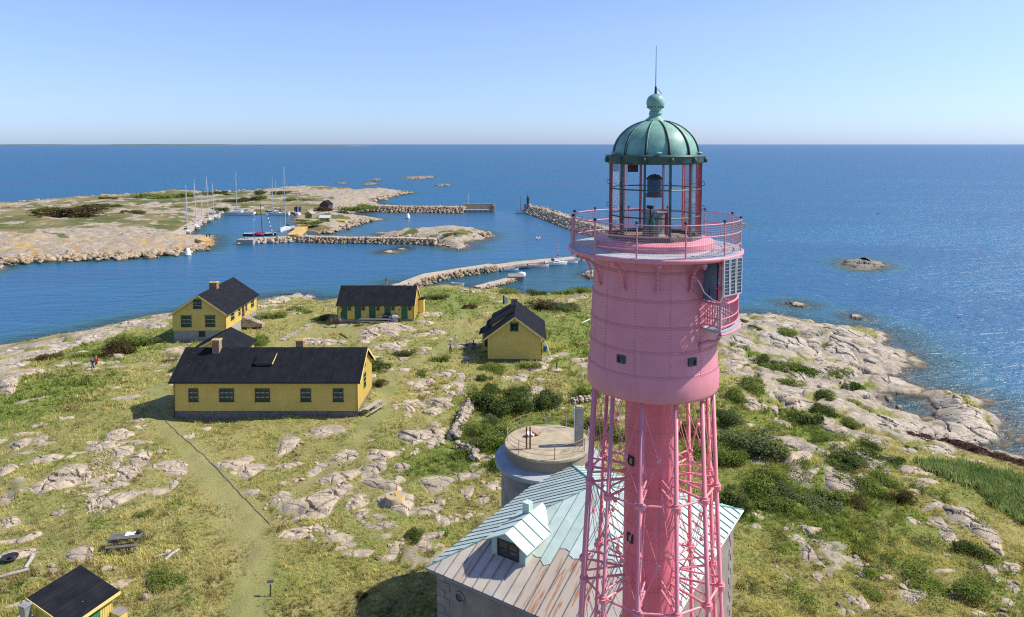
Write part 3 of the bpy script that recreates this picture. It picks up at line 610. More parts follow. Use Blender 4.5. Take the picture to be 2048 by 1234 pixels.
# ------------------------------------------------------------------ rocks (parts of the ground)
def rock_mesh(name,x0,y0,zz,pts,m,parent,hmax=None,seed=0,base=None,sink=.35,kind=None,geo=False):
    dd=np.hypot(pts[:,0],pts[:,1]);wd=np.ptp(pts[:,0]);dp_=np.ptp(pts[:,1]);sz=min(wd,dp_)
    hgt=hmax if hmax else min(.5,max(.09,.10*sz))*rnd.uniform(.8,1.15)
    n=len(pts);K=int(min(32,max(6,sz*5)));rr=np.linspace(0,1,K+1)**.8
    step=1 if max(wd,dp_)>2.5 else 2
    pt=pts[::step];n=len(pt)
    X=np.array([x0+pt[:,0]*r for r in rr[1:]]);Y=np.array([y0+pt[:,1]*r for r in rr[1:]]);Rr=np.repeat(rr[1:,None],n,1)
    tx,ty=rnd.uniform(-.09,.09),rnd.uniform(-.10,.04)
    pr=(1-Rr**2.8)*(1-.15*Rr**2)
    f1,f2,i,ox,oy=voro((X*.93-Y*.37)/max(1.8,sz*.75)+seed+(fbm(X*.5,Y*.5,seed%41,2)-.5)*.8,(X*.37+Y*.93)/max(1.3,sz*.42)+(fbm(X*.5+9,Y*.5,seed%43,2)-.5)*.8,seed%50);e=f2-f1
    Z=hgt*pr*(1+.5*(i-.5)+.25*ox*(i-.3)*2)+(tx*(X-x0)+ty*(Y-y0))*pr*.6-(1.1 if sz>1.6 else .3)*hgt*np.exp(-(e/.05)**2)*pr**.4+(fbm(X*1.7,Y*1.7,seed%97,4)-.5)*.26*hgt*pr**.5+(fbm(X*5,Y*5,seed%91,2)-.5)*.06*pr
    gz=(Gv(X,Y) if base is None else np.full(X.shape,base))
    Z=gz+Z-sink*Rr**10-.02
    c=np.array([[x0,y0,float(np.mean(Z[0]))]]);V=np.vstack([c,np.stack([X,Y,Z],-1).reshape(-1,3)])
    F=[(0,1+i,1+(i+1)%n,1+(i+1)%n) for i in range(n)];k=np.arange(K-1)[:,None]*n+1;j=np.arange(n)[None,:];j2=(j+1)%n
    Q=np.stack([k+j,k+n+j,k+n+j2,k+j2],-1).reshape(-1,4)
    Fa=np.vstack([np.array(F),Q]);me=bpy.data.meshes.new(name)
    tri=[(0,1+i,1+(i+1)%n) for i in range(n)]
    if geo:bpy.data.meshes.remove(me);return V.tolist(),tri+[tuple(q) for q in Q.tolist()]
    me.from_pydata(V.tolist(),[],tri+[tuple(q) for q in Q.tolist()])
    me.polygons.foreach_set('use_smooth',[True]*len(me.polygons));me.materials.append(m);me.update()
    try:me.set_sharp_from_angle(angle=R(24))
    except Exception:pass
    o=bpy.data.objects.new(name,me);col.objects.link(o);o.parent=parent
    if kind:o['kind']=kind
    return o
for i,(x0,y0,zz,pts) in enumerate(rockpoly):
    d=float(bil(RD,np.array([x0]),np.array([y0]))[0]);east=x0>38 and y0>70
    west=(x0<-55 and y0>95)
    m=M_gransea if (d<14 or east or west) else M_gran
    b=None
    if d<2:b=.1
    rock_mesh('rock',x0,y0,zz,pts,m,ground,seed=i*13+5,base=b)
# lesser outcrops between them, one mass
mb=MB();k=0;tries=0
while k<260 and tries<6000:
    tries+=1;y=38*(150/38)**rnd.random();x=rnd.uniform(-.78,.78)*y
    a_=np.array([x]);b_=np.array([y])
    if float(bil(RD,a_,b_)[0])<3 or float(bil(MR,a_,b_)[0])>.3 or float(bil(MP,a_,b_)[0])>.3 or float(bil(MC,a_,b_)[0])>.5 or float(bil(MR_reed,a_,b_)[0])>.3:continue
    if -6<x<19 and y<56:continue
    if y<50 and x>-26:continue
    if float(fbm(a_*.09+3,b_*.09,171,3)[0])<(.47 if x<0 else .53):continue
    ex=False
    for (hx,hy,L_,W_) in ((-38,76,22,9),(-55,110,9,15),(-31,121,14,8),(-4,98,9,10),(-44,93,7,7),(-30,39,5,5)):
        if hx-1<x<hx+L_+1 and hy-1<y<hy+W_+1:ex=True
    if ex:continue
    s=rnd.uniform(.5,1.9)*(1 if rnd.random()<.8 else 1.5);asp=rnd.uniform(.35,.7);an=R(rnd.uniform(5,35));t=np.linspace(0,2*math.pi,41)[:-1];hp=[(rnd.uniform(0,6.28),rnd.uniform(.6,1.)) for _ in range(7)]
    rr=np.array([min([1.05]+[d/max(.05,math.cos(q-p)) for p,d in hp if math.cos(q-p)>.05]) for q in t]);u=np.cos(t)*rr*s;v=np.sin(t)*rr*s*asp
    pts=np.stack([u*math.cos(an)-v*math.sin(an),u*math.sin(an)+v*math.cos(an)],-1)
    V,F=rock_mesh('o',x,y,0,pts,None,None,seed=tries,geo=True) if False else rock_mesh('o',x,y,0,pts,M_gran,None,seed=tries,geo=True)
    mb.add(V,F);paint_poly(MR,x,y,pts,.8);k+=1
mb.build('small_outcrops',M_gran,ground,True,kind='stuff',angle=24)
# small loose stones scattered round the outcrops, one mass
mb=MB();cnt=0
sv=[];
cand=[]
for i,(x0,y0,zz,pts) in enumerate(rockpoly):
    for k in range(7):
        p=pts[rnd.randrange(len(pts))]*rnd.uniform(.95,1.35);cand.append((x0+p[0],y0+p[1]))
for x,y in cand:
    if rnd.random()<.66:continue
    s=rnd.uniform(.08,.30);z=G(x,y)
    if z<0:z=-.1
    mb.ico((x,y,z+s*.1),s,1,(1,rnd.uniform(.6,1),rnd.uniform(.35,.6)),Euler((rnd.uniform(-.3,.3),rnd.uniform(-.3,.3),rnd.uniform(0,6))),.35)
mb.build('loose_stones',M_gran,ground,kind='stuff')
# gravel strip on the left meadow
mb=MB()
for k in range(520):
    t=rnd.random();px=198+math.sin(t*5)*5+rnd.gauss(0,11);py=880+t*150;x,y,z=gp(px,py);s=rnd.uniform(.05,.17)
    mb.ico((x,y,z+.03),s,0,(1,.8,.6),Euler((rnd.random(),rnd.random(),rnd.random()*6)),.5)
tag(mb.build('gravel',M_gran),'strip of loose grey gravel between the outcrops on the left meadow',kind='stuff')
# boulders along the harbour shores
mb=MB()
for pts,w_,n_,s0,s1,zz in (([(-20,522),(60,519),(130,515),(200,512),(280,509),(340,504),(400,494)],7,520,.6,2.0,.6),([(640,466),(668,461),(700,446),(750,438)],4,120,.6,1.6,.4),([(700,452),(740,441)],3,60,.6,1.4,.4),([(740,404),(800,388),(818,385)],5,130,.8,2.2,.4),([(780,476),(860,470),(950,466),(975,470)],5,130,.6,1.6,1.2),([(880,490),(930,492)],3,60,.5,1.3,.2),([(0,408),(100,400),(200,393),(300,388)],5,160,.8,2.,.8),([(385,450),(420,436)],3,30,.5,1.2,1.2),([(425,384),(560,379),(700,379)],7,170,.8,2.2,1.)):
    Q=[at(a,b,zz) for a,b in pts]
    for k in range(n_):
        t=rnd.random()*(len(Q)-1);i=int(t);f=t-i;x=Q[i][0]*(1-f)+Q[i+1][0]*f+rnd.gauss(0,w_*.4);y=Q[i][1]*(1-f)+Q[i+1][1]*f+rnd.gauss(0,w_*.5);s=rnd.uniform(s0,s1)*rnd.uniform(.4,1)
        h_=float(far_height(np.array([x]),np.array([y]))[0][0]) if n_<0 else max(0,zz*rnd.uniform(0,1.6))
        mb.ico((x,y,h_),s,0 if s<.7 else 1,(1,rnd.uniform(.6,1),rnd.uniform(.4,.75)),Euler((rnd.uniform(-.4,.4),rnd.uniform(-.4,.4),rnd.uniform(0,6))),.35)
o=mb.build('shore_boulders',M_granor,far,kind='stuff')
# skerries
for i,(P,hg) in enumerate(SKERRY):
    c=P.mean(0);pts=P-c;t=np.linspace(0,len(P),57)[:-1];k=t.astype(int);f=(t-k)[:,None];pts=pts[k]*(1-f)+pts[(k+1)%len(P)]*f
    a=np.arange(56);pts=pts*(1+.10*np.sin(a*.9+i)+.07*np.sin(a*2.3))[:,None]
    o=rock_mesh('skerry',c[0],c[1],0,pts,(M_skerry if i<5 or i==9 else M_gransea),None,hmax=hg*.75,seed=i*7+3,base=-.15,sink=1.2)
    names=['long low skerry out at sea beyond the northern breakwater','dark small skerry right of the long skerry beyond the breakwater','tiny flat skerry just beyond the tip of the promontory','thin skerry leftmost beyond the promontory shore','broken rock ledge lying off the promontory shore','flat bare rock in the inner bay below the middle causeway','little pale rock right beside the flat rock in the inner bay','small boulder off the end of the rocky islet','rounded boulder in shallow water left of the lighthouse gallery','largest skerry alone in the open sea right of the lighthouse','low smooth skerry off the eastern rock shore','small pale rock between the low skerry and the eastern shore','tiny rock nearest the eastern shore','rock awash behind the lighthouse gallery railing','orange lichened rock cut by the left edge of the view']
    tag(o,names[i],'rock')
    o.name='skerry'
print('rocks',time.time()-T0)
# ------------------------------------------------------------------ foliage
def leafcards(n,rad,size,seed,colA,colB,flat=.75,lobes=8):
    r=np.random.RandomState(seed);c=r.uniform(-1,1,(lobes,3))*np.array([.78,.78,.34]);c[0]=0;lr=r.uniform(.24,.60,lobes);lr[0]=.58
    k=r.randint(0,lobes,n);d=r.normal(size=(n,3));d/=np.linalg.norm(d,axis=1)[:,None];q=r.uniform(.55,1.05,n)**.6
    p=c[k]+d*(lr[k]*q)[:,None]*(1+.25*np.sin(d[:,:1]*7+d[:,1:2]*5+k[:,None]));p[:,2]=np.maximum(p[:,2]*flat+.42,-.02+r.uniform(0,.1,n));p*=rad
    nrm=d*.6+r.normal(size=(n,3))*.6+np.array([0,0,.4]);nrm/=np.linalg.norm(nrm,axis=1)[:,None]
    u=np.cross(nrm,r.normal(size=(n,3)));u/=np.linalg.norm(u,axis=1)[:,None];v=np.cross(nrm,u);s=size*r.uniform(.6,1.4,n)[:,None]
    V=np.stack([p-u*s*.5,p-v*s*.28,p+u*s*.5+nrm*s*.12,p+v*s*.28],1).reshape(-1,3);F=np.arange(4*n).reshape(n,4)
    t=np.clip(r.normal(.5,.22,n)+.25*(vn(p[:,0]*1.3/rad*2,p[:,1]*2/rad*1.3,seed)-.5)*2,0,1)[:,None]
    C=np.array(colA)*(1-t)+np.array(colB)*t;C=np.repeat(np.hstack([C,np.ones((n,1))]),4,0)
    return V,F,C
BUSH={}
BT={'dark':((.045,.07,.022),(.16,.20,.06)),'green':((.09,.13,.025),(.27,.325,.08)),'grey':((.075,.10,.035),(.22,.25,.11)),'brown':((.05,.04,.02),(.14,.105,.05)),'bright':((.05,.10,.012),(.13,.22,.035))}
for bi,(bn,(ca,cb)) in enumerate(BT.items()):
    for v_ in range(2):
        V,F,C=leafcards(4200,1.,.095,bi*10+v_,ca,cb)
        BUSH[bn,v_]=npmesh('foliage',V,F,M_leaf,attrs={'Col':('FLOAT_COLOR',C)},link=False)
sb=MB()
for k in range(7):
    a=k*.9;sb.tube((0,0,-.15),(.45*math.cos(a),.45*math.sin(a),.55),.035,.012,5)
STEM=sb.data('stem',M_stem)
bushn=0
def bush(px,py,rpx,hpx,ty,label,ground_z=None,group=None):
    global bushn
    if ground_z is None:x,y,z=gp(px,py+hpx*.6)
    else:
        z=ground_z;x,y=at(px,py+hpx*.6,z)
    dist=math.hypot(y,37-z);rx_=rpx/FPX*dist;hz=max(.35*rx_,1.25*hpx/FPX*dist)
    e=empty('bush',(x,y,z-.05),rnd.uniform(0,6.3),label,'bush',group)
    fo=bpy.data.objects.new('foliage',BUSH[ty,bushn%2]);col.objects.link(fo);fo.parent=e
    st=bpy.data.objects.new('stem',STEM);col.objects.link(st);st.parent=e
    e.scale=(rx_,rx_*rnd.uniform(.8,1),hz);bushn+=1;return e
BL="""965 795 32 25 dark|dark dense thicket bush at the left end of the thicket above the stone wall
1003 808 36 27 dark|big dark bush second from the left in the thicket behind the round tower
1042 806 34 27 dark|broad dark green bush in the middle of the thicket behind the round tower
1078 800 30 25 dark|dark bush near the right end of the thicket left of the lighthouse legs
1104 797 22 28 grey|grey green bush ending the thicket nearest the lighthouse drum
1028 780 30 14 dark|low dark bush behind the middle of the thicket
985 775 18 12 dark|small dark bush behind the left part of the thicket
958 855 30 20 green|green bush leaning over the upper end of the dry stone wall
990 872 36 26 green|large leafy green bush between the stone wall and the round tower
1012 895 20 18 bright|bright green bush against the left side of the round tower
945 890 20 16 grey|grey green bush right of the dry stone wall
992 925 24 16 bright|vivid green creeping bush at the foot of the round tower
985 838 18 12 grey|pale silvery shrub above the green bush by the stone wall
925 905 22 12 green|low bush below the lower end of the stone wall
1500 885 56 28 grey|big grey green willow bush right of the lighthouse legs
1462 835 32 26 grey|grey green bush touching the lighthouse drum on its right
1470 790 26 16 green|small green bush right of the lighthouse drum rim
1548 905 24 18 green|green bush right of the big willow bush
1520 960 44 26 green|wide green bush below the big willow bush
1480 1000 36 26 dark|dark green bush behind the corner of the granite house
1572 985 32 18 grey|grey shrub right of the wide green bush
1560 1010 40 16 green|low green shrub below the grey shrub
1462 915 30 26 green|green bush between willow and the lighthouse legs
1612 838 34 18 dark|dark juniper bush between slabs on the eastern rocks
1650 820 26 12 dark|small juniper low among the eastern slabs
1560 735 34 16 green|green bush in the cleft of the eastern rocks
1600 738 32 14 bright|bright green bush in the middle of the eastern rocks
1530 718 24 14 dark|dark shrub left in the cleft of the eastern rocks
1500 768 34 14 green|yellow green shrub on the slope beside the drum
1572 765 30 10 green|low shrub strip between two eastern slabs
1508 655 16 7 dark|small dark shrub on the northern slab behind the balcony
1482 640 14 7 dark|tiny shrub at the northern end of the eastern slabs
1575 662 30 6 green|thin green shrub line on top of the northern slab
1680 745 24 10 green|green shrub in a hollow near the tidal pool
1712 770 22 12 bright|bright shrub beside the tidal pool
1745 890 22 12 dark|dark green bush inland of the flat shore slab
1700 912 44 16 dark|long dark bush above the reed bed on the shore
1780 920 30 9 dark|small dark bush right of the long shore bush
1652 790 22 10 dark|dark shrub among stones in the middle of the eastern shore
1640 870 26 10 green|low green shrub at the back of the flat slab
1700 845 20 9 green|sprawling green shrub below the slab with pools
1692 935 20 10 dark|dark shrub left of the pale lower slab
1745 975 34 14 green|yellowish green bush right of the cracked boulder
1715 1000 24 10 brown|brown heather bush below the cracked boulder
1640 1005 38 13 grey|broad grey green shrub in the right meadow
1800 990 26 18 brown|rusty brown bush left of the reed bed
1770 960 30 14 green|green shrub between brown bushes and reed bed
1590 975 34 16 green|green shrub below the willow group in the right meadow
1660 985 30 14 green|green shrub behind the broad grey green shrub
1945 1095 34 18 dark|dark green thorn bush beside the big whaleback rock
1950 1175 34 20 green|green shrub in the lower right corner of the meadow
1850 1155 40 10 green|low green shrub between rocks in the lower right
1740 1180 24 8 green|small green shrub at the bottom of the right meadow
1100 607 46 15 brown|dark brown gorse bush behind the gabled yellow house
1135 614 24 9 grey|grey spiky shrub right of the brown gorse
1070 585 24 8 dark|dark shrub on the bank above the small bay
1125 583 22 8 green|green shrub on the bank left of the lighthouse drum
1160 578 26 12 green|green bush on the bank touching the lighthouse drum
1020 582 30 7 green|low green shrub row above the slipway
880 592 22 8 grey|grey shrub behind the two beached dinghies
938 612 18 7 brown|small brown shrub alone in the back meadow
845 745 14 8 green|small bush in the meadow left of the gabled house
880 715 18 10 green|green shrub left of the walking couple path
812 704 22 10 grey|grey green shrub on the outcrop right of the long house
752 730 26 16 dark|dark bush touching the gable of the long yellow house
755 765 20 9 brown|brown shrub beside the east gable
968 755 16 9 dark|small dark bush below the gabled yellow house
985 735 30 8 green|yellow green weeds against the foundation of the gabled house
1060 728 22 8 green|tall yellow weeds at the gable corner
505 636 26 11 dark|dark green rose bush beside the entrance steps
518 682 22 14 green|bush behind the ridge of the long yellow house
455 668 14 6 green|small bush in the corner between shed and north house
545 628 26 8 green|low shrubs behind the north house
600 618 28 8 green|shrub patch between the two northern yellow houses
645 636 14 8 dark|dark bush at the left end of the row house
240 690 34 18 brown|brown and green shrub left of the north house
268 680 36 16 green|wide green shrub patch by the western rocks
215 702 30 11 brown|low brown shrub above the walking couple on the left
180 706 26 8 green|small green shrub left of the brown shrub
95 715 30 7 brown|flat brown heather patch on the western rocks
830 1070 20 12 dark|small dark juniper in the meadow below the well cover
335 1152 36 16 green|green and brown bush in the lower left meadow
722 1190 12 8 brown|tiny brown bush in the straw coloured meadow
290 1025 16 9 green|small green bush above the picnic table
1180 785 22 20 green|green bush peeking out left of the drum rim
1195 850 24 22 green|green bush behind the left lighthouse legs
1165 840 30 15 green|green bush right of the thicket beyond the round tower
1230 860 30 24 green|green bush between the lighthouse legs
1390 860 30 20 dark|dark bush seen between the right lighthouse legs
1400 900 34 22 green|green bush seen low between the right lighthouse legs
1120 880 30 14 green|green bush behind the concrete pillar of the round tower"""
for ln in BL.split('\n'):
    a,lab=ln.split('|');a=a.split();bush(float(a[0]),float(a[1]),float(a[2]),float(a[3]),a[4],lab)
# low scrub creeping through the clefts of the eastern shore and the slope behind the tower
Vs,Fs,Cs=[],[],[];n0=0
for k in range(150):
    if k<105:px,py=rnd.uniform(1440,1900),rnd.uniform(640,1010)
    elif k<125:px,py=rnd.uniform(1450,2040),rnd.uniform(1010,1220)
    else:px,py=rnd.uniform(900,1200),rnd.uniform(770,930)
    x,y,z=gp(px,py)
    if float(bil(RD,np.array([x]),np.array([y]))[0])<6:continue
    if float(bil(MR_reed,np.array([x]),np.array([y]))[0])>.4:continue
    s=rnd.uniform(.5,1.5);ty=rnd.choice(['green','green','bright','dark','grey']);V,F,C=leafcards(420,s,.13,500+k,*BT[ty]);V=V*np.array([1,1,rnd.uniform(.4,.8)])+np.array([x,y,z-.02])
    Vs.append(V);Fs.append(F+n0);Cs.append(C);n0+=len(V)
tag(npmesh('low_scrub',np.vstack(Vs),np.vstack(Fs),M_leaf,attrs={'Col':('FLOAT_COLOR',np.vstack(Cs))}),'low green scrub creeping between the slabs right of the lighthouse',kind='stuff')
# promontory bushes
FB="""185 411 26 6 dark|small dark bush left on the promontory meadow
140 428 62 9 brown|long low brown thicket on the promontory meadow
272 424 30 7 dark|oval dark bush in the middle of the promontory meadow
230 412 18 5 dark|small round bush right of the long brown thicket
95 420 26 5 green|faint green bush at the left of the promontory
215 397 18 4 dark|tiny dark bush near the outer shore
300 392 30 6 green|green bush near the outer shore of the promontory
345 395 40 6 green|long green bush behind the leftmost masts
430 387 26 5 dark|dark bush between the masts
452 389 12 4 dark|small dark bush right of the middle masts
470 402 26 9 dark|dark bush behind the large ketch
490 400 22 8 brown|brown bush beside the dark bush behind the ketch
510 396 24 11 dark|biggest dark bush beyond the harbour basin
520 385 16 7 dark|dark bush on the rise beyond the harbour
560 384 20 6 dark|dark bush left of the rock slope beyond the harbour
440 418 18 6 dark|round bush right behind the moored yachts
360 414 10 6 green|small bush by the quay of yachts
600 400 26 6 green|green bush beyond the wooden pier
645 417 17 8 brown|brown bush in front of the dark boathouse
705 418 30 5 green|green shrubs on the breakwater root
735 414 24 4 green|low shrub where the northern breakwater starts
620 446 22 4 green|shrub beside the green harbour shed
905 468 18 4 green|low shrubs on top of the rocky islet"""
for ln in FB.split('\n'):
    a,lab=ln.split('|');a=a.split();bush(float(a[0]),float(a[1]),float(a[2]),float(a[3]),a[4],lab,ground_z=2.2)
# ------------------------------------------------------------------ grass tufts
def blades(x,y,z,hgt,nb,seed,C,width=.05,lean=.45,name='grass',parent=None,label=None):
    r=np.random.RandomState(seed);n=len(x);X=np.repeat(x,nb);Y=np.repeat(y,nb);Z=np.repeat(z,nb);H=np.repeat(hgt,nb)*r.uniform(.6,1.15,n*nb)
    sp=.35*H;a=r.uniform(0,6.283,n*nb);ox=r.normal(0,1,n*nb)*sp*.6;oy=r.normal(0,1,n*nb)*sp*.6;lx=r.normal(-.12,lean,n*nb)*H;ly=r.normal(0,lean,n*nb)*H;w_=width*H/.3*r.uniform(.6,1.3,n*nb)
    b0=np.stack([X+ox-np.cos(a)*w_,Y+oy-np.sin(a)*w_,Z-.06],-1);b1=np.stack([X+ox+np.cos(a)*w_,Y+oy+np.sin(a)*w_,Z-.06],-1);tp=np.stack([X+ox+lx,Y+oy+ly,Z+H],-1)
    V=np.stack([b0,b1,tp],1).reshape(-1,3);F=np.arange(len(V)).reshape(-1,3)
    Cc=np.repeat(C,nb,0)*r.uniform(.75,1.25,(n*nb,1));Cc=np.repeat(np.hstack([Cc,np.ones((n*nb,1))]),3,0)
    o=npmesh(name,V,F,M_blade,parent,False,{'Col':('FLOAT_COLOR',Cc)},'stuff');tag(o,label);return o
rs=np.random.RandomState(5)
def tuftset(n,y0,y1,x0,x1,hm,nb,seed,wd,lab):
    # density falls with distance: even in the picture
    y=y0*(y1/y0)**rs.uniform(0,1,n)
    x=rs.uniform(-1,1,n)*(y*.80)+0;ok=(x>x0)&(x<x1);x=x[ok];y=y[ok]
    d=bil(RD,x,y);rk=np.maximum(bil(MR,x,y),0);cst=bil(MC,x,y);b=bil(MB_,x,y);p=np.clip(bil(MP,x,y)+(fbm(x*.9,y*.9,14,3)-.5)*1.4,0,1)*(bil(MP,x,y)>.05)
    rn=rs.uniform(0,1,len(x));ok=(d>.8)&(rk<.55)&(b<.3)&(cst<.35+rn*.25)&(p*.8<rn)&(bil(seaw,x,y)<.4);x,y,p=x[ok],y[ok],p[ok]
    z=finalh(x,y);lu=bil(lushz,x,y);a=fbm(x*.12,y*.12,61,4);c=fbm(x*.6,y*.6,62,3);t=np.clip((a*.8+c*.75+lu*.3-.80)*5+rs.normal(0,.22,len(x)),0,1)[:,None]
    straw=np.array([.55,.485,.195]);green=np.array([.24,.29,.072]);C=straw*(1-t)+green*t
    br=(fbm(x*.5,y*.5,66,3)>.66)[:,None];C=np.where(br,np.array([.30,.22,.10])*.7+C*.3,C)
    C=C*np.clip(.30+1.35*fbm(x*1.1,y*1.1,67,3),.52,1.3)[:,None]  # clump brightness painted into the tint, standing in for shade in the hollows
    h=hm*(.55+1.1*fbm(x*.35,y*.35,64,3))*(1-.55*p)*rs.uniform(.7,1.3,len(x))*(1+.4*lu)
    return blades(x,y,z,h,nb,seed,C,wd,label=lab)
tuftset(60000,38,78,-60,70,.22,7,1,.034,'straw coloured and green grass tussocks of the near meadow')
tuftset(52000,78,175,-125,75,.28,6,2,.05,'grass tussocks of the meadow around the yellow houses')
# reed bed lower right
xr=rs.uniform(30,100,90000);yr=rs.uniform(40,84,90000);ok=(bil(MR_reed,xr,yr)+(fbm(xr*.4,yr*.4,28,3)-.5)*.8>rs.uniform(.4,1.0,len(xr)));xr,yr=xr[ok],yr[ok];zr=finalh(xr,yr)
cc=(fbm(xr*.25,yr*.25,9,3)[:,None]);cc=np.clip(cc*2.2-.6,0,1);C=np.array([.15,.225,.075])*(1-cc)+np.array([.36,.41,.19])*cc;C=C*rs.uniform(.7,1.3,(len(xr),1))
hr=.3+.9*fbm(xr*.45,yr*.45,65,3)
print('reeds',len(xr))
blades(xr[:26000],yr[:26000],zr[:26000],hr[:26000],5,3,C[:26000],.035,.3,'reeds',None,'dense green reed bed above the brown seaweed beach')
# sea-weed beach
mb=MB();
xw=rs.uniform(30,75,60000);yw=rs.uniform(70,100,60000);ok=bil(seaw,xw,yw)>rs.uniform(.35,.8,len(xw));xw,yw=xw[ok][:9000],yw[ok][:9000];zw_=np.maximum(finalh(xw,yw),.03)
blades(xw,yw,zw_,np.full(len(xw),.10),3,9,np.full((len(xw),3),1.)*np.array([.05,.02,.016]),.12,.9,'seaweed',None,'dark brown bank of washed up seaweed on the shore')
print('grass',time.time()-T0)

# ------------------------------------------------------------------ yellow houses
def frame4(o,u,n,w_=(0,0,1)):
    """matrix with columns u (along wall), n (outwards), up, origin o"""
    u=Vector(u).normalized();n=Vector(n).normalized();k=Vector(w_)
    return Matrix(((u.x,n.x,k.x,o[0]),(u.y,n.y,k.y,o[1]),(u.z,n.z,k.z,o[2]),(0,0,0,1)))
def window(par,Mw,u0,u1,z0,z1,cols=2,rows=2,mat=None,name='window',hood=False,sash=None):
    mat=mat or M_greend;b=.09;f=MB();f.box((u0,.0,z0),(u0+b,.09,z1),Mw).box((u1-b,.0,z0),(u1,.09,z1),Mw).box((u0+b,.0,z0),(u1-b,.09,z0+b),Mw).box((u0+b,.0,z1-b),(u1-b,.09,z1),Mw)
    for c in range(1,cols):
        u=u0+(u1-u0)*c/cols;f.box((u-.045,.0,z0+b),(u+.045,.08,z1-b),Mw)
    wo=f.build(name,mat,par)
    g_=MB().box((u0+b*.8,-.05,z0+b*.8),(u1-b*.8,.025,z1-b*.8),Mw).build('pane',M_glass,wo)
    if rows>1:
        m=MB()
        for r in range(1,rows):
            z=z0+(z1-z0)*r/rows;m.box((u0+b,.026,z-.02),(u1-b,.055,z+.02),Mw)
        m.build('glazing_bar',sash or mat,wo)
    MB().box((u0-.06,.0,z0-.06),(u1+.06,.14,z0-.005),Mw).build('sill',mat,wo)
    if hood:MB().box((u0-.12,.0,z1+.06),(u1+.12,.14,z1+.12),Mw).build('hood',M_greend,wo)
    return wo
def door(par,Mw,u0,u1,z0,z1,mat):
    d=MB().box((u0,.0,z0),(u1,.06,z1),Mw);d.box((u0-.06,.0,z0),(u0-.005,.08,z1+.06),Mw).box((u1+.005,.0,z0),(u1+.06,.08,z1+.06),Mw)
    o=d.build('door',mat,par)
    m=MB()
    k=int((u1-u0)/.16)
    for i in range(1,k):
        u=u0+(u1-u0)*i/k;m.box((u-.012,.061,z0+.05),(u+.012,.068,z1-.05),Mw)
    m.build('door_batten',mat,o,kind='stuff')
    MB().cbox((u0+.1,.09,(z0+z1)/2),(.04,.06,.16),Mw).build('handle',M_black,o)
    return o
def planked(mb,Mw,L,z0,z1,top=None,step=.24,skip=()):
    """vertical cover battens along a wall; top(u) gives the upper end"""
    k=int(L/step)
    for i in range(k+1):
        u=.02+(L-.04)*i/k;zt=top(u) if top else z1
        segs=[(z0,zt)]
        for (a,b,c,d) in skip:
            if a-.02<u<b+.02:
                ns=[]
                for s0,s1 in segs:
                    if d<=s0 or c>=s1:ns.append((s0,s1))
                    else:
                        if c>s0:ns.append((s0,c))
                        if d<s1:ns.append((d,s1))
                segs=ns
        for s0,s1 in segs:
            if s1-s0>.05:mb.box((u-.022,.0,s0),(u+.022,.025,s1-.01),Mw)
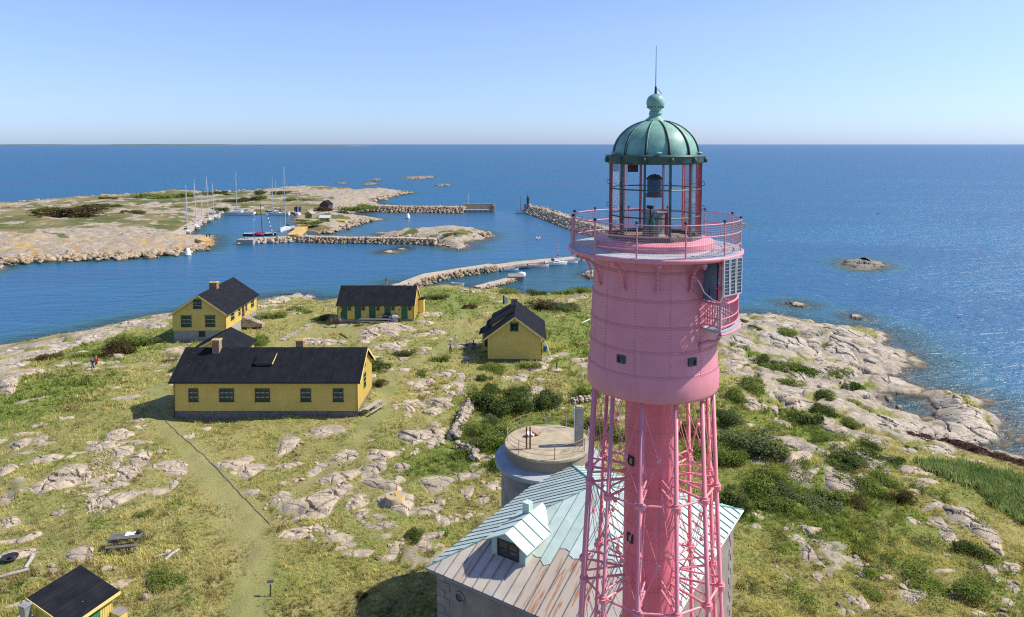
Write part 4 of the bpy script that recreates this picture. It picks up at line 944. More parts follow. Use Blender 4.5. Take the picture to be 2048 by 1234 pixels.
def house(label,x,y,ang,L,W,zb,zf,ze,zr,ridge='x',over=.35,vover=.35,zg=None,wins={},doors={},fmat=None,name='yellow_house',ymat=None,rmat=None):
    """x,y: world of the front left corner; ang deg; zf wall foot, ze eaves, zr ridge (world heights)"""
    ymat=ymat or M_yellow
    e=empty(name,(x,y,zb),R(ang),label,'house');F0,E0,Z0=zf-zb,ze-zb,zr-zb
    foot(x,y,ang,L,W,.1)
    MB().box((.06,.06,-1.6),(L-.06,W-.06,F0)).build('foundation',fmat or M_darkstone,e)
    # walls with gables
    if ridge=='x':
        poly=[(0,0,F0),(L,0,F0),(L,W,F0),(0,W,F0),(0,0,E0),(L,0,E0),(L,W,E0),(0,W,E0),(0,W/2,Z0),(L,W/2,Z0)]
        fc=[(0,1,5,4),(2,3,7,6),(1,2,6,9,5),(3,0,4,8,7),(3,2,1,0),(4,5,9,8),(6,7,8,9)]
        tg=lambda u:E0+(Z0-E0)*(1-abs(u-W/2)/(W/2));tops={'f':None,'b':None,'r':tg,'l':tg}
    else:
        poly=[(0,0,F0),(L,0,F0),(L,W,F0),(0,W,F0),(0,0,E0),(L,0,E0),(L,W,E0),(0,W,E0),(L/2,0,Z0),(L/2,W,Z0)]
        fc=[(0,1,5,8,4),(2,3,7,9,6),(1,2,6,5),(3,0,4,7),(3,2,1,0),(5,6,9,8),(7,4,8,9)]
        tg=lambda u:E0+(Z0-E0)*(1-abs(u-L/2)/(L/2));tops={'f':tg,'b':tg,'r':None,'l':None}
    MB().add(poly,fc).build('wall',ymat,e)
    MW={'f':frame4((0,0,0),(1,0,0),(0,-1,0)),'b':frame4((L,W,0),(-1,0,0),(0,1,0)),'r':frame4((L,0,0),(0,1,0),(1,0,0)),'l':frame4((0,W,0),(0,-1,0),(-1,0,0))}
    LW={'f':L,'b':L,'r':W,'l':W};bt=MB()
    for s in 'fbrl':
        sk=[(a-.06,b+.06,c-zb-.08,d-zb+.08) for a,b,c,d,*_ in wins.get(s,[])]+[(a-.06,b+.06,c-zb-.02,d-zb+.08) for a,b,c,d,*_ in doors.get(s,[])]
        planked(bt,MW[s],LW[s],F0+.01,E0,tops[s],skip=sk)
    bt.build('cover_battens',ymat,e,kind='stuff')
    for (cx_,cy_) in ((0,0),(L,0),(0,W),(L,W)):
        MB().box((cx_-.05,cy_-.05,F0),(cx_+.05,cy_+.05,E0-.05)).build('corner_board',M_yellowt,e)
    for s,ws in wins.items():
        for q in ws:
            a,b,z0,z1=q[:4];cc=q[4] if len(q)>4 else 2;rr=q[5] if len(q)>5 else 3;window(e,MW[s],a,b,z0-zb,z1-zb,cc,rr,hood=(len(q)>6 and q[6]),sash=None if 'gable to the front' in label else M_white)
    for s,ds in doors.items():
        for q in ds:door(e,MW[s],q[0],q[1],q[2]-zb,q[3]-zb,q[4] if len(q)>4 else M_green)
    # roof slopes
    t=.10
    if ridge=='x':
        sl=(Z0-E0)/(W/2);ey=-over;ez=E0-over*sl
        for sgn in (0,1):
            ya=ey if sgn==0 else W-ey
            q=[(-vover,ya,ez+.12),(L+vover,ya,ez+.12),(L+vover,W/2,Z0+.12),(-vover,W/2,Z0+.12)]
            if sgn:q=[q[1],q[0],q[3],q[2]]
            r=MB().slab(q,t).build('roof',rmat or M_felt,e)
            s=MB();k=int((L+2*vover)/1.0)
            for i in range(k+1):
                xx=-vover+.03+(L+2*vover-.06)*i/k;s.slab([(xx-.02,ya,ez+.14),(xx+.02,ya,ez+.14),(xx+.02,W/2,Z0+.14),(xx-.02,W/2,Z0+.14)] if not sgn else [(xx+.02,ya,ez+.14),(xx-.02,ya,ez+.14),(xx-.02,W/2,Z0+.14),(xx+.02,W/2,Z0+.14)],.02)
            s.build('felt_seams',M_feltseam,r,kind='stuff')
        vb=MB()
        for xx in (-vover-.03,L+vover):
            for ya in (ey,W-ey):
                vb.slab([(xx,ya,ez+.10),(xx+.03,ya,ez+.10),(xx+.03,W/2,Z0+.10),(xx,W/2,Z0+.10)] if ya<W/2 else [(xx+.03,ya,ez+.10),(xx,ya,ez+.10),(xx,W/2,Z0+.10),(xx+.03,W/2,Z0+.10)],.22)
        vb.build('barge_boards',M_yellowt,e)
        MB().tube((-vover,ey-.06,ez+.03),(L+vover,ey-.06,ez+.03),.06).build('gutter',M_black,e)
        dn=MB()
        for xx in (.0,L):dn.tube((xx,-.09,E0-.3),(xx,-.09,.1),.045,None,6)
        dn.build('downpipe',M_black,e)
    else:
        sl=(Z0-E0)/(L/2);ex=-over;ez=E0-over*sl
        for sgn in (0,1):
            xa=ex if sgn==0 else L-ex
            q=[(xa,W+vover,ez+.12),(xa,-vover,ez+.12),(L/2,-vover,Z0+.12),(L/2,W+vover,Z0+.12)]
            if sgn:q=[q[1],q[0],q[3],q[2]]
            r=MB().slab(q,t).build('roof',rmat or M_felt,e)
            s=MB();k=int((W+2*vover)/.6)
            for i in range(k+1):
                yy=-vover+.03+(W+2*vover-.06)*i/k
                a=[(xa,yy+.02,ez+.14),(xa,yy-.02,ez+.14),(L/2,yy-.02,Z0+.14),(L/2,yy+.02,Z0+.14)]
                if sgn:a=[a[1],a[0],a[3],a[2]]
                s.slab(a,.02)
            s.build('felt_seams',M_feltseam,r,kind='stuff')
        vb=MB()
        for yy in (-vover-.03,W+vover):
            for xa in (ex,L-ex):
                a=[(xa,yy+.03,ez+.10),(xa,yy,ez+.10),(L/2,yy,Z0+.10),(L/2,yy+.03,Z0+.10)]
                if xa>L/2:a=[a[1],a[0],a[3],a[2]]
                vb.slab(a,.24)
        vb.build('barge_boards',M_yellowt,e)
        for xx in (ex-.05,L-ex+.05):MB().tube((xx,-vover,ez+.03),(xx,W+vover,ez+.03),.06).build('gutter',M_black,e)
        dn=MB();dn.path([(L-ex+.05,-.1,ez),(L+.09,-.12,ez-.35),(L+.09,-.12,.1)],.045);dn.build('downpipe',M_black,e)
    return e
def chimney(par,x,y,z0,z1,w_=.75,d=.75,mat=None):
    c=MB().box((x-w_/2,y-d/2,z0),(x+w_/2,y+d/2,z1-.14)).build('chimney',mat or M_brick,par)
    MB().box((x-w_/2-.07,y-d/2-.07,z1-.14),(x+w_/2+.07,y+d/2+.07,z1)).build('chimney_cap',M_brickcap,c)
    k=MB()
    for q in (-.18,.18):k.box((x+q-.1,y-.1,z1+.001),(x+q+.1,y+.1,z1+.04))
    k.build('flue',M_black,c)
    return c
# H1: the long house in front
zb1=6.5;h1=house('longest yellow board house with black roof, two brick chimneys and stone foundation',-37.45,76.1,0,20.3,7.7,zb1,7.4,10.95,13.35,'x',.45,.42,
 wins={'f':[(1.6,2.65,8.5,9.95,2,3),(5.0,6.6,8.5,9.95,3,3),(8.95,10.6,8.5,9.95,3,3),(14.0,15.15,8.5,9.95,2,3),(17.6,18.75,8.5,9.95,2,3)],'r':[(3.2,4.2,8.9,10.5,2,3),(3.3,4.1,11.3,12.5,2,3)],'l':[(3.2,4.4,8.6,10,2,3)]})
chimney(h1,3.4,3.4,5.6,8.05,.8,.8);chimney(h1,12.75,4.35,6.2,7.75,.85,.8)
# skylight dormer
q=MB().box((8.5,1.6,5.2),(10.2,3.4,5.85)).build('roof_dormer',M_green,h1)
MB().slab([(8.3,1.4,5.80),(10.4,1.4,5.80),(10.4,3.8,6.80),(8.3,3.8,6.80)],.09).build('dormer_roof',M_felt,q)
MB().box((8.65,1.57,5.42),(10.05,1.599,5.72)).build('pane',M_glass,q)
MB().slab([(10.42,1.38,5.80),(10.46,1.38,5.80),(10.46,3.81,6.80),(10.42,3.81,6.80)],.13).build('dormer_bargeboard',M_yellowt,q)
# H2: north-west house
h2=house('two storey yellow house at the water with green gable windows and entrance steps',-54.35,110.7,1.,8.35,14.3,6.2,7.1,9.95,12.85,'y',.45,.4,
 wins={'f':[(1.3,2.95,7.75,9.45,2,3,True),(5.15,6.7,7.75,9.45,2,3,True),(3.3,4.6,10.7,12.05,2,3,True)],'r':[(2.2,3.6,8.2,9.75,2,3),(5.6,6.35,8.2,9.75,1,3),(8.8,9.5,8.2,9.75,1,3),(11.5,12.8,8.2,9.75,2,3)]},doors={'r':[(7.2,8.1,7.5,9.65,M_brown)],'f':[(4.15,4.95,6.1,7.0,M_black)]},fmat=M_stonegr)
chimney(h2,4.1,6.3,5.3,7.55,1.25,1.0)
st=MB()
for i in range(8):st.box((8.42+i*.42,7.0,-.4),(8.84+i*.42,8.6,1.25-i*.16))
e_st=st.build('entrance_steps',M_gran,h2)
rl=MB();
for yy in (7.05,8.55):
    rl.path([(8.45,yy,2.1),(9.0,yy,2.1),(11.7,yy,1.1)],.025)
    for i in range(5):rl.tube((8.5+i*.75,yy,1.1-i*.22),(8.5+i*.75,yy,2.1-max(0,i*.75-.4)*.37),.02,None,5)
rl.build('handrail',M_rail,h2)
# cellar wall right side lower
# H5: shed between
h5=house('low gabled shed with black roof between the long house and the north house',-43.9,93.0,1,6.6,6.6,6.4,6.7,8.75,10.45,'y',.45,.3,wins={},doors={'f':[(2.3,4.3,8.3,9.1,M_green)]},name='yellow_shed')
# H3: row of sheds with green doors
dr=[(.6,1.6,6.15,8.3),(3.1,4.05,6.15,8.3),(5.65,6.6,6.15,8.3),(8.35,9.3,6.15,8.3),(11.3,12.25,6.15,8.3)]
h3=house('yellow row shed with five green doors and steep black roof',-30.75,121.9,0,13.45,6.9,6.1,6.15,8.85,11.35,'x',.35,.2,
 wins={'f':[(1.8,2.35,7.8,8.3,1,1),(4.25,4.8,7.8,8.3,1,1),(6.85,7.4,7.8,8.3,1,1),(9.5,10.05,7.8,8.3,1,1),(12.45,13.0,7.8,8.3,1,1)]},doors={'f':dr},fmat=M_stonegr)
MB().box((13.46,5.2,0),(14.5,6.8,2.3)).build('side_annex',M_yellow,h3)
MB().slab([(13.46,5.0,2.32),(14.8,5.0,2.62),(14.8,7.0,2.62),(13.46,7.0,2.32)],.08).build('annex_roof',M_felt,h3)
hd=MB()
for a,b,*_ in dr:hd.box((a-.15,-.12,2.26),(b+.95,-.02,2.32))
hd.build('door_hoods',M_greend,h3)
MB().box((10.75,-.05,1.6),(10.98,-.02,1.85)).build('number_plate',M_teal,h3)
# H4: gabled house right
h4=house('yellow house with its windowed gable to the front, dark chimney and side porch',-3.4,98.2,-1.5,7.5,9.8,5.4,6.4,9.75,12.5,'y',.7,.45,wins={'f':[(3.15,4.3,10.5,11.55,2,2,True)],'l':[(4,5,7.6,8.8,2,2)]})
chimney(h4,3.55,7.2,6.3,8.25,.95,.9,M_darkstone)
# long shed dormer on the left slope and the porch
w_=MB().add([(.35,3.2,4.65),(.35,9.2,4.65),(3.2,9.2,6.9),(3.2,3.2,6.9),(.35,3.2,5.15),(.35,9.2,5.15)],[(0,1,5,4),(4,5,2,3),(0,4,3),(1,2,5)]).build('long_dormer',M_yellow,h4)
MB().slab([(.05,9.5,5.15),(.05,3.0,5.15),(3.45,3.0,7.12),(3.45,9.5,7.12)],.08).build('long_dormer_roof',M_felt,h4)
pw=MB().box((-1.15,4.6,.2),(-.02,7.6,3.4)).build('porch',M_yellow,h4)
MB().slab([(-1.65,7.9,3.35),(-1.65,4.3,3.35),(-.4,4.3,3.95),(-.4,7.9,3.95)],.08).build('porch_roof',M_felt,h4)
window(h4,frame4((-1.15,4.6,0),(1,0,0),(0,-1,0)),.35,.95,1.5,2.8,1,2)
sg=MB().box((1.75,8.9,6.85),(2.0,9.7,8.15)).build('attic_hatch',M_greend,h4)
MB().box((2.05,9.0,6.95),(2.5,9.06,8.0)).build('open_hatch_shutter',M_white,h4)
dp_=MB();dp_.tube((7.9,1.2,4.1),(9.2,1.5,.3),.045);dp_.build('slanting_pole',M_white,h4)
tag(MB().cbox((0,0,.4),(.5,.45,.75)).add([(-.3,-.27,.775),(.3,-.27,.775),(.3,.27,.775),(-.3,.27,.775),(-.3,-.27,.83),(.3,-.27,.83),(.3,.27,.83),(-.3,.27,.83)],[(4,5,6,7),(0,1,5,4),(1,2,6,5),(2,3,7,6),(3,0,4,7),(3,2,1,0)]).build('rubbish_bin',M_blue),'blue bin beside the right wall of the gabled yellow house','bin').location=(gp(1088,703)[0]+.15,103.6,G(5.2,103.6))
# SW shed bottom-left
e=empty('small_shed',(-28.85,40.4,6.9),R(-20),'small yellow shed with sloping black roof and metal flue, cut by the lower left edge','shed')
Lw,Ww=3.1,3.2;foot(-28.85,40.4,-20,Lw,Ww)
MB().add([(.15,.15,-1),(Lw-.25,.15,-1),(Lw-.25,Ww-.15,-1),(.15,Ww-.15,-1),(.15,.15,2.85),(Lw-.25,.15,1.95),(Lw-.25,Ww-.15,1.95),(.15,Ww-.15,2.85)],[(0,1,5,4),(1,2,6,5),(2,3,7,6),(3,0,4,7),(4,5,6,7)]).build('wall',M_yellow,e)
bt=MB();planked(bt,frame4((.15,.15,0),(1,0,0),(0,-1,0)),Lw-.4,-.5,0,lambda u:2.8-.9*u/(Lw-.4),.16);planked(bt,frame4((Lw-.25,.15,0),(0,1,0),(1,0,0)),Ww-.3,-.5,0,lambda u:1.9,.16,skip=[(.75,2.0,-1,1.8)]);bt.build('cover_battens',M_yellow,e,kind='stuff')
MB().slab([(-.15,-.15,3.0),(Lw+.1,-.15,2.02),(Lw+.1,Ww+.15,2.02),(-.15,Ww+.15,3.0)],.06).build('roof',M_felt,e)
fb=MB().slab([(Lw+.1,-.17,2.0),(Lw+.14,-.17,2.0),(Lw+.14,Ww+.17,2.0),(Lw+.1,Ww+.17,2.0)],.2);fb.slab([(-.15,-.19,2.98),(Lw+.1,-.19,2.0),(Lw+.1,-.155,2.0),(-.15,-.155,2.98)],.14);fb.build('barge_boards',M_yellowt,e)
door(e,frame4((Lw-.25,.15,0),(0,1,0),(1,0,0)),.8,1.95,-.2,1.75,pm('shed_green',(.04,.19,.09),.55,.2,2))
fl=MB().box((-.10,-.62,-.5),(.32,-.22,2.75)).build('flue',pm('zinc',(.3,.31,.31),.45,.25,3,metal=.4,dirt=(.25,.12,.05)),e)
MB().box((-.16,-.68,2.752),(.38,-.16,2.84)).build('flue_cap',M_rail,fl)
lb=MB().box((Lw-.2,Ww-.3,-.4),(Lw+.5,Ww+.3,.75)).build('log_box',M_yellow,e)
MB().slab([(Lw-.22,Ww-.35,.86),(Lw+.55,Ww-.35,.78),(Lw+.55,Ww+.35,.78),(Lw-.22,Ww+.35,.86)],.04).build('log_box_lid',M_wood,lb)
print('houses',time.time()-T0)
# ------------------------------------------------------------------ granite house with copper roof
HK=.87      # nearer and taller than a first reading of the eaves
def hom(p):return (p[0]*HK,p[1]*HK,CAMZ-(CAMZ-p[2])*HK)
E0=Vector((-5.0,39.1,12.5));U=Vector((.836,-.549,0));Vv=Vector((.549,.836,0));LU,LV=13.6,16.6;zg=6.6
sh=empty('granite_house',hom((E0.x,E0.y,zg)),math.atan2(U.y,U.x),'granite house under a pale green copper hip roof with rust stains behind the lighthouse legs','house')
RZ=12.5-zg;AP=Vector((LU/2,LV/2,RZ+3.35));foot(E0.x*HK,E0.y*HK,math.degrees(math.atan2(U.y,U.x)),LU*HK,LV*HK,-.2);sh.scale=(HK,HK,HK)
g=N('ashlar_wall');v=g.coord();f=g.noise(v,1.1,6,.65);k=g.ramp(f,[(.3,(.20,.175,.15)),(.55,(.28,.245,.21)),(.75,(.34,.30,.26))]);k=g.mix(g.ramp(g.noise(v,14,3,.7),[(.3,.6),(.42,0.)]),k,(.14,.12,.10));k=g.mix(g.ramp(g.noise(g.coord(scale=(1.2,1.2,.25)),1.2,5),[(.66,0.),(.72,.6)]),k,(.28,.16,.04))
M_ashlar=g.done(g.bsdf(k,.9,g.bump(g.noise(v,9,4,.7),.6,.03),0,.2))
MB().box((.5,.5,-7),(LU-.5,LV-.5,RZ-.1)).build('wall',M_ashlar,sh)
MB().box((.2,.2,RZ-.32),(LU-.2,LV-.2,RZ-.12)).build('eaves_board',M_stonegr,sh)
# quoins
qmats=[M_ashlar,pm('quoin_a',(.30,.25,.22),.85,.2,3,bump=.5),pm('quoin_b',(.25,.21,.19),.85,.2,3,bump=.5)]
for (cx_,cy_,sx,sy) in ((.5,.5,1,1),(LU-.5,.5,-1,1),(LU-.5,LV-.5,-1,-1),(.5,LV-.5,1,-1)):
    z=-5.4;i=0
    while z<RZ-.45:
        hq=.48;a,b=((.85,.5) if i%2 else (.5,.85));x0,x1=sorted((cx_-sx*.04,cx_+sx*a));y0,y1=sorted((cy_-sy*.04,cy_+sy*b))
        MB().box((x0,y0,z+.015),(x1,y1,z+hq-.015)).build('quoin_stone',qmats[i%3],sh);z+=hq;i+=1
# porthole in the front wall
pr=MB();pm_=frame4((0,.5,0),(1,0,0),(0,-1,0))
c=Vector((2.1,.44,RZ-1.25))
ring=[(c.x+.3*math.cos(t*.3927),c.y,c.z+.3*math.sin(t*.3927)) for t in range(16)]
o=MB().path(ring,.06,6,True).build('round_window',M_stonegr,sh);MB().tube((c.x,.47,c.z),(c.x,.52,c.z),.28,None,16).build('pane',M_glass,o)
# copper roof: strips between standing seams
def copper(name,base,gray=False):
    g=N(name);v=g.coord();f=g.noise(v,.9,6,.65,.3)
    if not gray:k=g.ramp(f,[(.3,tuple(x*.82 for x in base)),(.6,base),(.8,tuple(x*1.12 for x in base))])
    else:k=g.ramp(f,[(.3,tuple(x*.85 for x in base)),(.7,tuple(x*1.15 for x in base))])
    r=g.noise(g.coord(scale=(1,1,1)),1.7,6,.75,.8);k=g.mix(g.ramp(r,[(.64,0.),(.70,.8)]),k,(.30,.13,.05))
    k=g.mix(g.ramp(g.noise(v,8,4,.7),[(.3,.35),(.42,0.)]),k,(.22,.25,.22))
    return g.done(g.bsdf(k,.5,g.bump(f,.35,.05),0,.4))
M_mint=[copper('mint_copper_a',(.50,.605,.525)),copper('mint_copper_b',(.45,.56,.48)),copper('mint_copper_c',(.54,.63,.555))]
M_dull=[copper('weathered_copper_a',(.50,.585,.51)),copper('weathered_copper_b',(.44,.53,.46)),copper('weathered_copper_c',(.54,.61,.54))]
M_lead=[copper('bare_sheet_a',(.42,.38,.315),True),copper('bare_sheet_b',(.46,.41,.335),True),copper('bare_sheet_c',(.48,.415,.33),True)]
g=N('rust_run');v=g.coord();f=g.noise(g.coord(scale=(3.2,.28,.28)),1.4,5,.65,.3);k=g.ramp(f,[(.3,(.43,.385,.32)),(.52,(.45,.37,.28)),(.6,(.32,.14,.06)),(.68,(.42,.34,.26))]);M_rustrun=g.done(g.bsdf(k,.6,g.bump(f,.3,.05),0,.3))
M_seam=pm('seam_green',(.16,.30,.27),.5,.3,3);M_seamg=pm('seam_grey',(.2,.2,.19),.5,.3,3)
SH=.06;SWD=.013
def facet(A,B,C,n,mats,lower=None,lowmats=None,seam=None,low_seam=None):
    """triangular roof facet eave A-B, apex C (local), n strips; lower(i,n) gives the height share covered by lower sheets"""
    A,B,C=Vector(A),Vector(B),Vector(C);foot_=A+(B-A)*((C-A).dot(B-A)/(B-A).length_squared);tf=(foot_-A).length/(B-A).length
    nrm=(B-A).cross(C-A).normalized()
    def top(t):return (t/tf if t<tf else (1-t)/(1-tf))
    up=C-foot_
    for i in range(n):
        t0,t1=i/n,(i+1)/n;p0,p1=A+(B-A)*t0,A+(B-A)*t1;h0,h1=top(t0),top(t1)
        lift=nrm*(.02+.02*(i%2)*.5)
        cut=lower(i,n) if lower else 0
        lo=min(cut,h0,h1)
        def q(s0,s1):return [p0+up*min(s0,h0)+lift,p1+up*min(s0,h1)+lift,p1+up*min(s1,h1)+lift,p0+up*min(s1,h0)+lift]
        if cut>0:
            a=q(0,cut);MB().add(a,[(0,1,2,3)]).add([p-nrm*.06 for p in a],[(3,2,1,0)]).build('roof_panel',(lowmats[i%3] if not callable(lowmats) else lowmats(i)),sh)
        if cut<max(h0,h1)-.01:
            a=q(cut-.01,2);a=[p+nrm*(.03 if cut>0 else 0) for p in a]
            # ragged lower edge where the copper is torn
            if cut>0:
                mid=(a[0]+a[1])/2-up*rnd.uniform(-.03,.04);MB().add([a[0],mid,a[1],a[2],a[3]],[(0,1,2,3,4)]).build('roof_panel',mats[i%3],sh)
            else:MB().add(a,[(0,1,2,3)]).build('roof_panel',mats[i%3],sh)
        s=MB()
        if i:
            e0=p0+nrm*.03;e1=p0+up*h0+nrm*.03;d=(B-A).normalized()*SWD
            if cut>0 and h0>cut:
                m_=p0+up*cut+nrm*.03;s2=MB();s2.add([e0-d,e0+d,m_+d,m_-d,e0-d+nrm*.06,e0+d+nrm*.06,m_+d+nrm*.06,m_-d+nrm*.06],[(4,5,6,7),(0,4,7,3),(1,2,6,5),(0,1,5,4),(2,3,7,6)]);s2.build('standing_seam',low_seam or seam,sh);e0=m_
            s.add([e0-d,e0+d,e1+d,e1-d,e0-d+nrm*SH,e0+d+nrm*SH,e1+d+nrm*SH,e1-d+nrm*SH],[(4,5,6,7),(0,4,7,3),(1,2,6,5),(0,1,5,4),(2,3,7,6)]);s.build('standing_seam',low_seam if (cut>0 and h0<=cut) else seam,sh)
cL,cF,cR,cB=(0,0,RZ),(LU,0,RZ),(LU,LV,RZ),(0,LV,RZ)
lowf=lambda i,n:(.52,.52,.5,.5,.44,.40,.40,.42,.36,.34,.46,.44,.5,.46,.5,.42,.45,.4,.38,.4,.4,.4)[i%22] if i<n-2 else .3
facet(cL,cF,AP,20,M_mint,lambda i,n:(.9 if i<5 else lowf(i,n)),lambda i:(M_rustrun if 9<=i<=13 or i in(3,) else M_lead[i%3]),M_seam,M_seamg)
facet(cF,cR,AP,24,M_mint,None,None,M_seam,M_seamg)
facet(cR,cB,AP,20,M_mint,None,None,M_seam,M_seamg)
SH=.03;facet(cB,cL,AP,27,M_dull,None,None,pm('seam_dark',(.05,.14,.13),.5,.3,3),M_seamg)
hip=MB()
for c in (cL,cF,cR,cB):
    a=Vector(c)+Vector((0,0,.05));b=AP+Vector((0,0,.05));hip.tube(a,b,.045,None,6)
hip.build('hip_cap',M_seam,sh)
MB().path([Vector(c)+Vector((0,0,-.02)) for c in (cL,cF,cR,cB)],.05,6,True).build('eaves_gutter',M_seamg,sh)
def dormer(cu,cv,wd,hh,face,depth,wallm,nm='roof_dormer'):
    """gabled dormer; face 'f' looks towards -v, 'r' towards +u. cu,cv local front centre, base on roof plane"""
    if face=='f':base=RZ+(AP.z-RZ)*cv/(LV/2);M=Matrix.Translation((cu,cv,base))
    else:base=RZ+(AP.z-RZ)*(LU-cu)/(LU/2);M=Matrix.Translation((cu,cv,base))@Matrix.Rotation(math.pi/2,4,'Z')
    h=wd/2;gz=hh+.55*h
    d=MB().add([(-h,0,-.1),(h,0,-.1),(h,0,hh),(0,0,gz),(-h,0,hh),(-h,depth,-.1),(h,depth,-.1),(h,depth,hh),(0,depth,gz),(-h,depth,hh)],[(0,1,2,3,4),(1,6,7,2),(5,0,4,9),(2,7,8,3),(4,3,8,9)],M).build(nm,wallm,sh)
    o_=.32;sl=.55
    for sg in (-1,1):
        a=[(sg*(h+o_),-o_,hh-o_*sl+.05),(sg*(h+o_),depth*.98,hh-o_*sl+.05),(0,depth+.6,gz+.05),(0,-o_,gz+.05)]
        if sg<0:a=[a[0],a[3],a[2],a[1]]
        r=MB().slab(a,.05,M);r.build('dormer_roof_sheet',M_mint[0 if sg>0 else 2],d)
        s=MB()
        for k in range(1,4):
            yy=-o_+(depth+o_)*k/4;s.slab([(sg*(h+o_),yy-.02,hh-o_*sl+.10),(sg*(h+o_),yy+.02,hh-o_*sl+.10),(0,yy+.02,gz+.10),(0,yy-.02,gz+.10)] if sg>0 else [(sg*(h+o_),yy+.02,hh-o_*sl+.10),(sg*(h+o_),yy-.02,hh-o_*sl+.10),(0,yy-.02,gz+.10),(0,yy+.02,gz+.10)],.05,M)
        s.build('dormer_seam',M_seam,d)
    wf=M@frame4((-h,0,0),(1,0,0),(0,-1,0))
    f=MB();a,b,z0,z1=.42,wd-.42,.12,hh+.05
    f.box((a,0,z0),(a+.08,.07,z1),wf).box((b-.08,0,z0),(b,.07,z1),wf).box((a+.08,0,z0),(b-.08,.07,z0+.08),wf).box((a+.08,0,z1-.08),(b-.08,.07,z1),wf).box(((a+b)/2-.04,0,z0+.08),((a+b)/2+.04,.065,z1-.08),wf).box((a+.08,.0,(z0+z1)/2-.02),((a+b)/2-.04,.055,(z0+z1)/2+.02),wf).box(((a+b)/2+.04,.0,(z0+z1)/2-.02),(b-.08,.055,(z0+z1)/2+.02),wf)
    f.build('dormer_window_frame',M_woodd,d);MB().box((a+.06,-.03,z0+.06),(b-.06,.02,z1-.06),wf).build('pane',M_glass,d)
    return d
M_dwall=copper('pale_dormer_sheet',(.42,.54,.48))
dormer(4.35,2.1,2.3,1.05,'f',3.2,M_dwall)
dormer(LU-2.1,9.1,2.2,1.25,'r',2.9,M_dwall)
MB().box((3.75,4.55,RZ+1.9),(4.2,5.0,RZ+3.0)).build('vent_box',M_mint[0],sh)
print('granite house',time.time()-T0)
# ------------------------------------------------------------------ round concrete tower
cx_,cy_=at(1096,883,14.0);zt=G(cx_,cy_);ct=empty('round_concrete_tower',hom((cx_,cy_,zt)),0,'round concrete tower platform with rusty railing beside the copper roof','tower');ct.scale=(HK,)*3;h=14.-zt
M_conc2=pm('tower_wall',(.30,.27,.24),.9,.3,.8,bump=.5,dirt=(.15,.14,.13),dsc=1)
MB().lathe([(3.62,-7),(3.62,h-1.35)],64).build('lower_wall',M_conc2,ct,True)
MB().lathe([(3.5,h-1.5),(4.1,h-1.5),(4.12,h-1.18),(3.2,h-1.0)],64).build('ledge',pm('ledge_grey',(.33,.35,.36),.8,.2,1,bump=.3),ct)
g=N('thin_bricks');b=g.n('ShaderNodeTexBrick');c=g.n('ShaderNodeTexCoord');s_=g.n('ShaderNodeSeparateXYZ');g.l(c.outputs['Object'],s_.inputs[0]);at2=g.math('ARCTAN2',s_.outputs[1],s_.outputs[0]);cb=g.n('ShaderNodeCombineXYZ');g.l(g.math('MULTIPLY',at2,3.3),cb.inputs[0]);g.l(s_.outputs[2],cb.inputs[1]);g.l(cb.outputs[0],b.inputs[0]);b.inputs['Scale'].default_value=5.5;b.inputs['Color1'].default_value=(.32,.26,.19,1);b.inputs['Color2'].default_value=(.25,.2,.15,1);b.inputs['Mortar'].default_value=(.14,.12,.10,1)
M_thinb=g.done(g.bsdf(b.outputs[0],.9,g.bump(b.outputs['Fac'],-.5,.02),0,.2))
MB().lathe([(3.2,h-1.1),(3.2,h-.2)],64).build('brick_band',M_thinb,ct,True)
MB().lathe([(3.2,h-.22),(3.34,h-.2),(3.34,h-.02),(3.25,h),(0,h+.03)],64).build('platform',M_concrete,ct)
px_,py_=at(1158,890,14.);MB().cbox((px_-cx_,py_-cy_,h+1.5),(.62,.5,2.95)).cbox((px_-cx_,py_-cy_,h+3.0),(.46,.4,.12)).build('concrete_pillar',pm('pillar_concrete',(.31,.27,.21),.9,.2,2,bump=.5),ct)
MB().cbox((px_-cx_-.35,py_-cy_,h+1.5),(.05,.3,2.9)).build('white_pipe',M_white,ct)
a0=at(1053,898,14.);rs_=MB()
for dx in (0,.27):rs_.cbox((a0[0]-cx_+dx,a0[1]-cy_,h+.85),(.12,.14,1.7))
rs_.build('rusty_post',M_rust,ct)
ph=MB()
import itertools
pa=[math.atan2(*(lambda q:(q[1]-cy_,q[0]-cx_))(at(px,py,14.))) for px,py in ((1017,881),(1039,857),(1045,905),(1092,847),(1107,913),(1165,902),(1176,880),(1140,849))]
for a in pa:
    MB().tube((3.17*math.cos(a),3.17*math.sin(a),h-.1),(3.17*math.cos(a),3.17*math.sin(a),h+1.05),.035,None,6).build('railing_post',M_rail,ct)
for zz in (.35,.72,1.05):
    MB().path([(3.17*math.cos(t*.1309),3.17*math.sin(t*.1309),h+zz) for t in range(48)],.016,5,True).build('railing_bar',pm('rusty_rail',(.33,.2,.12),.7,.4,3,dirt=(.4,.4,.38),dsc=2),ct)
xx,yy=at(1067,872,14.);e=empty('rubble_pile',hom((xx,yy,14.04)),0,'pile of broken planks and bricks on the round tower platform','rubble')
for k in range(7):
    c=MB().cbox((0,0,0),(rnd.uniform(.3,.7),rnd.uniform(.15,.3),.08)).build('plank' if k%2 else 'brick',M_white if k%3==0 else pm('pink_brick',(.42,.24,.17),.8,.2,3),e);c.location=(rnd.uniform(-.45,.45),rnd.uniform(-.3,.3),.05+.05*(k//2));c.rotation_euler=(rnd.uniform(-.1,.1),rnd.uniform(-.1,.1),rnd.uniform(0,3))

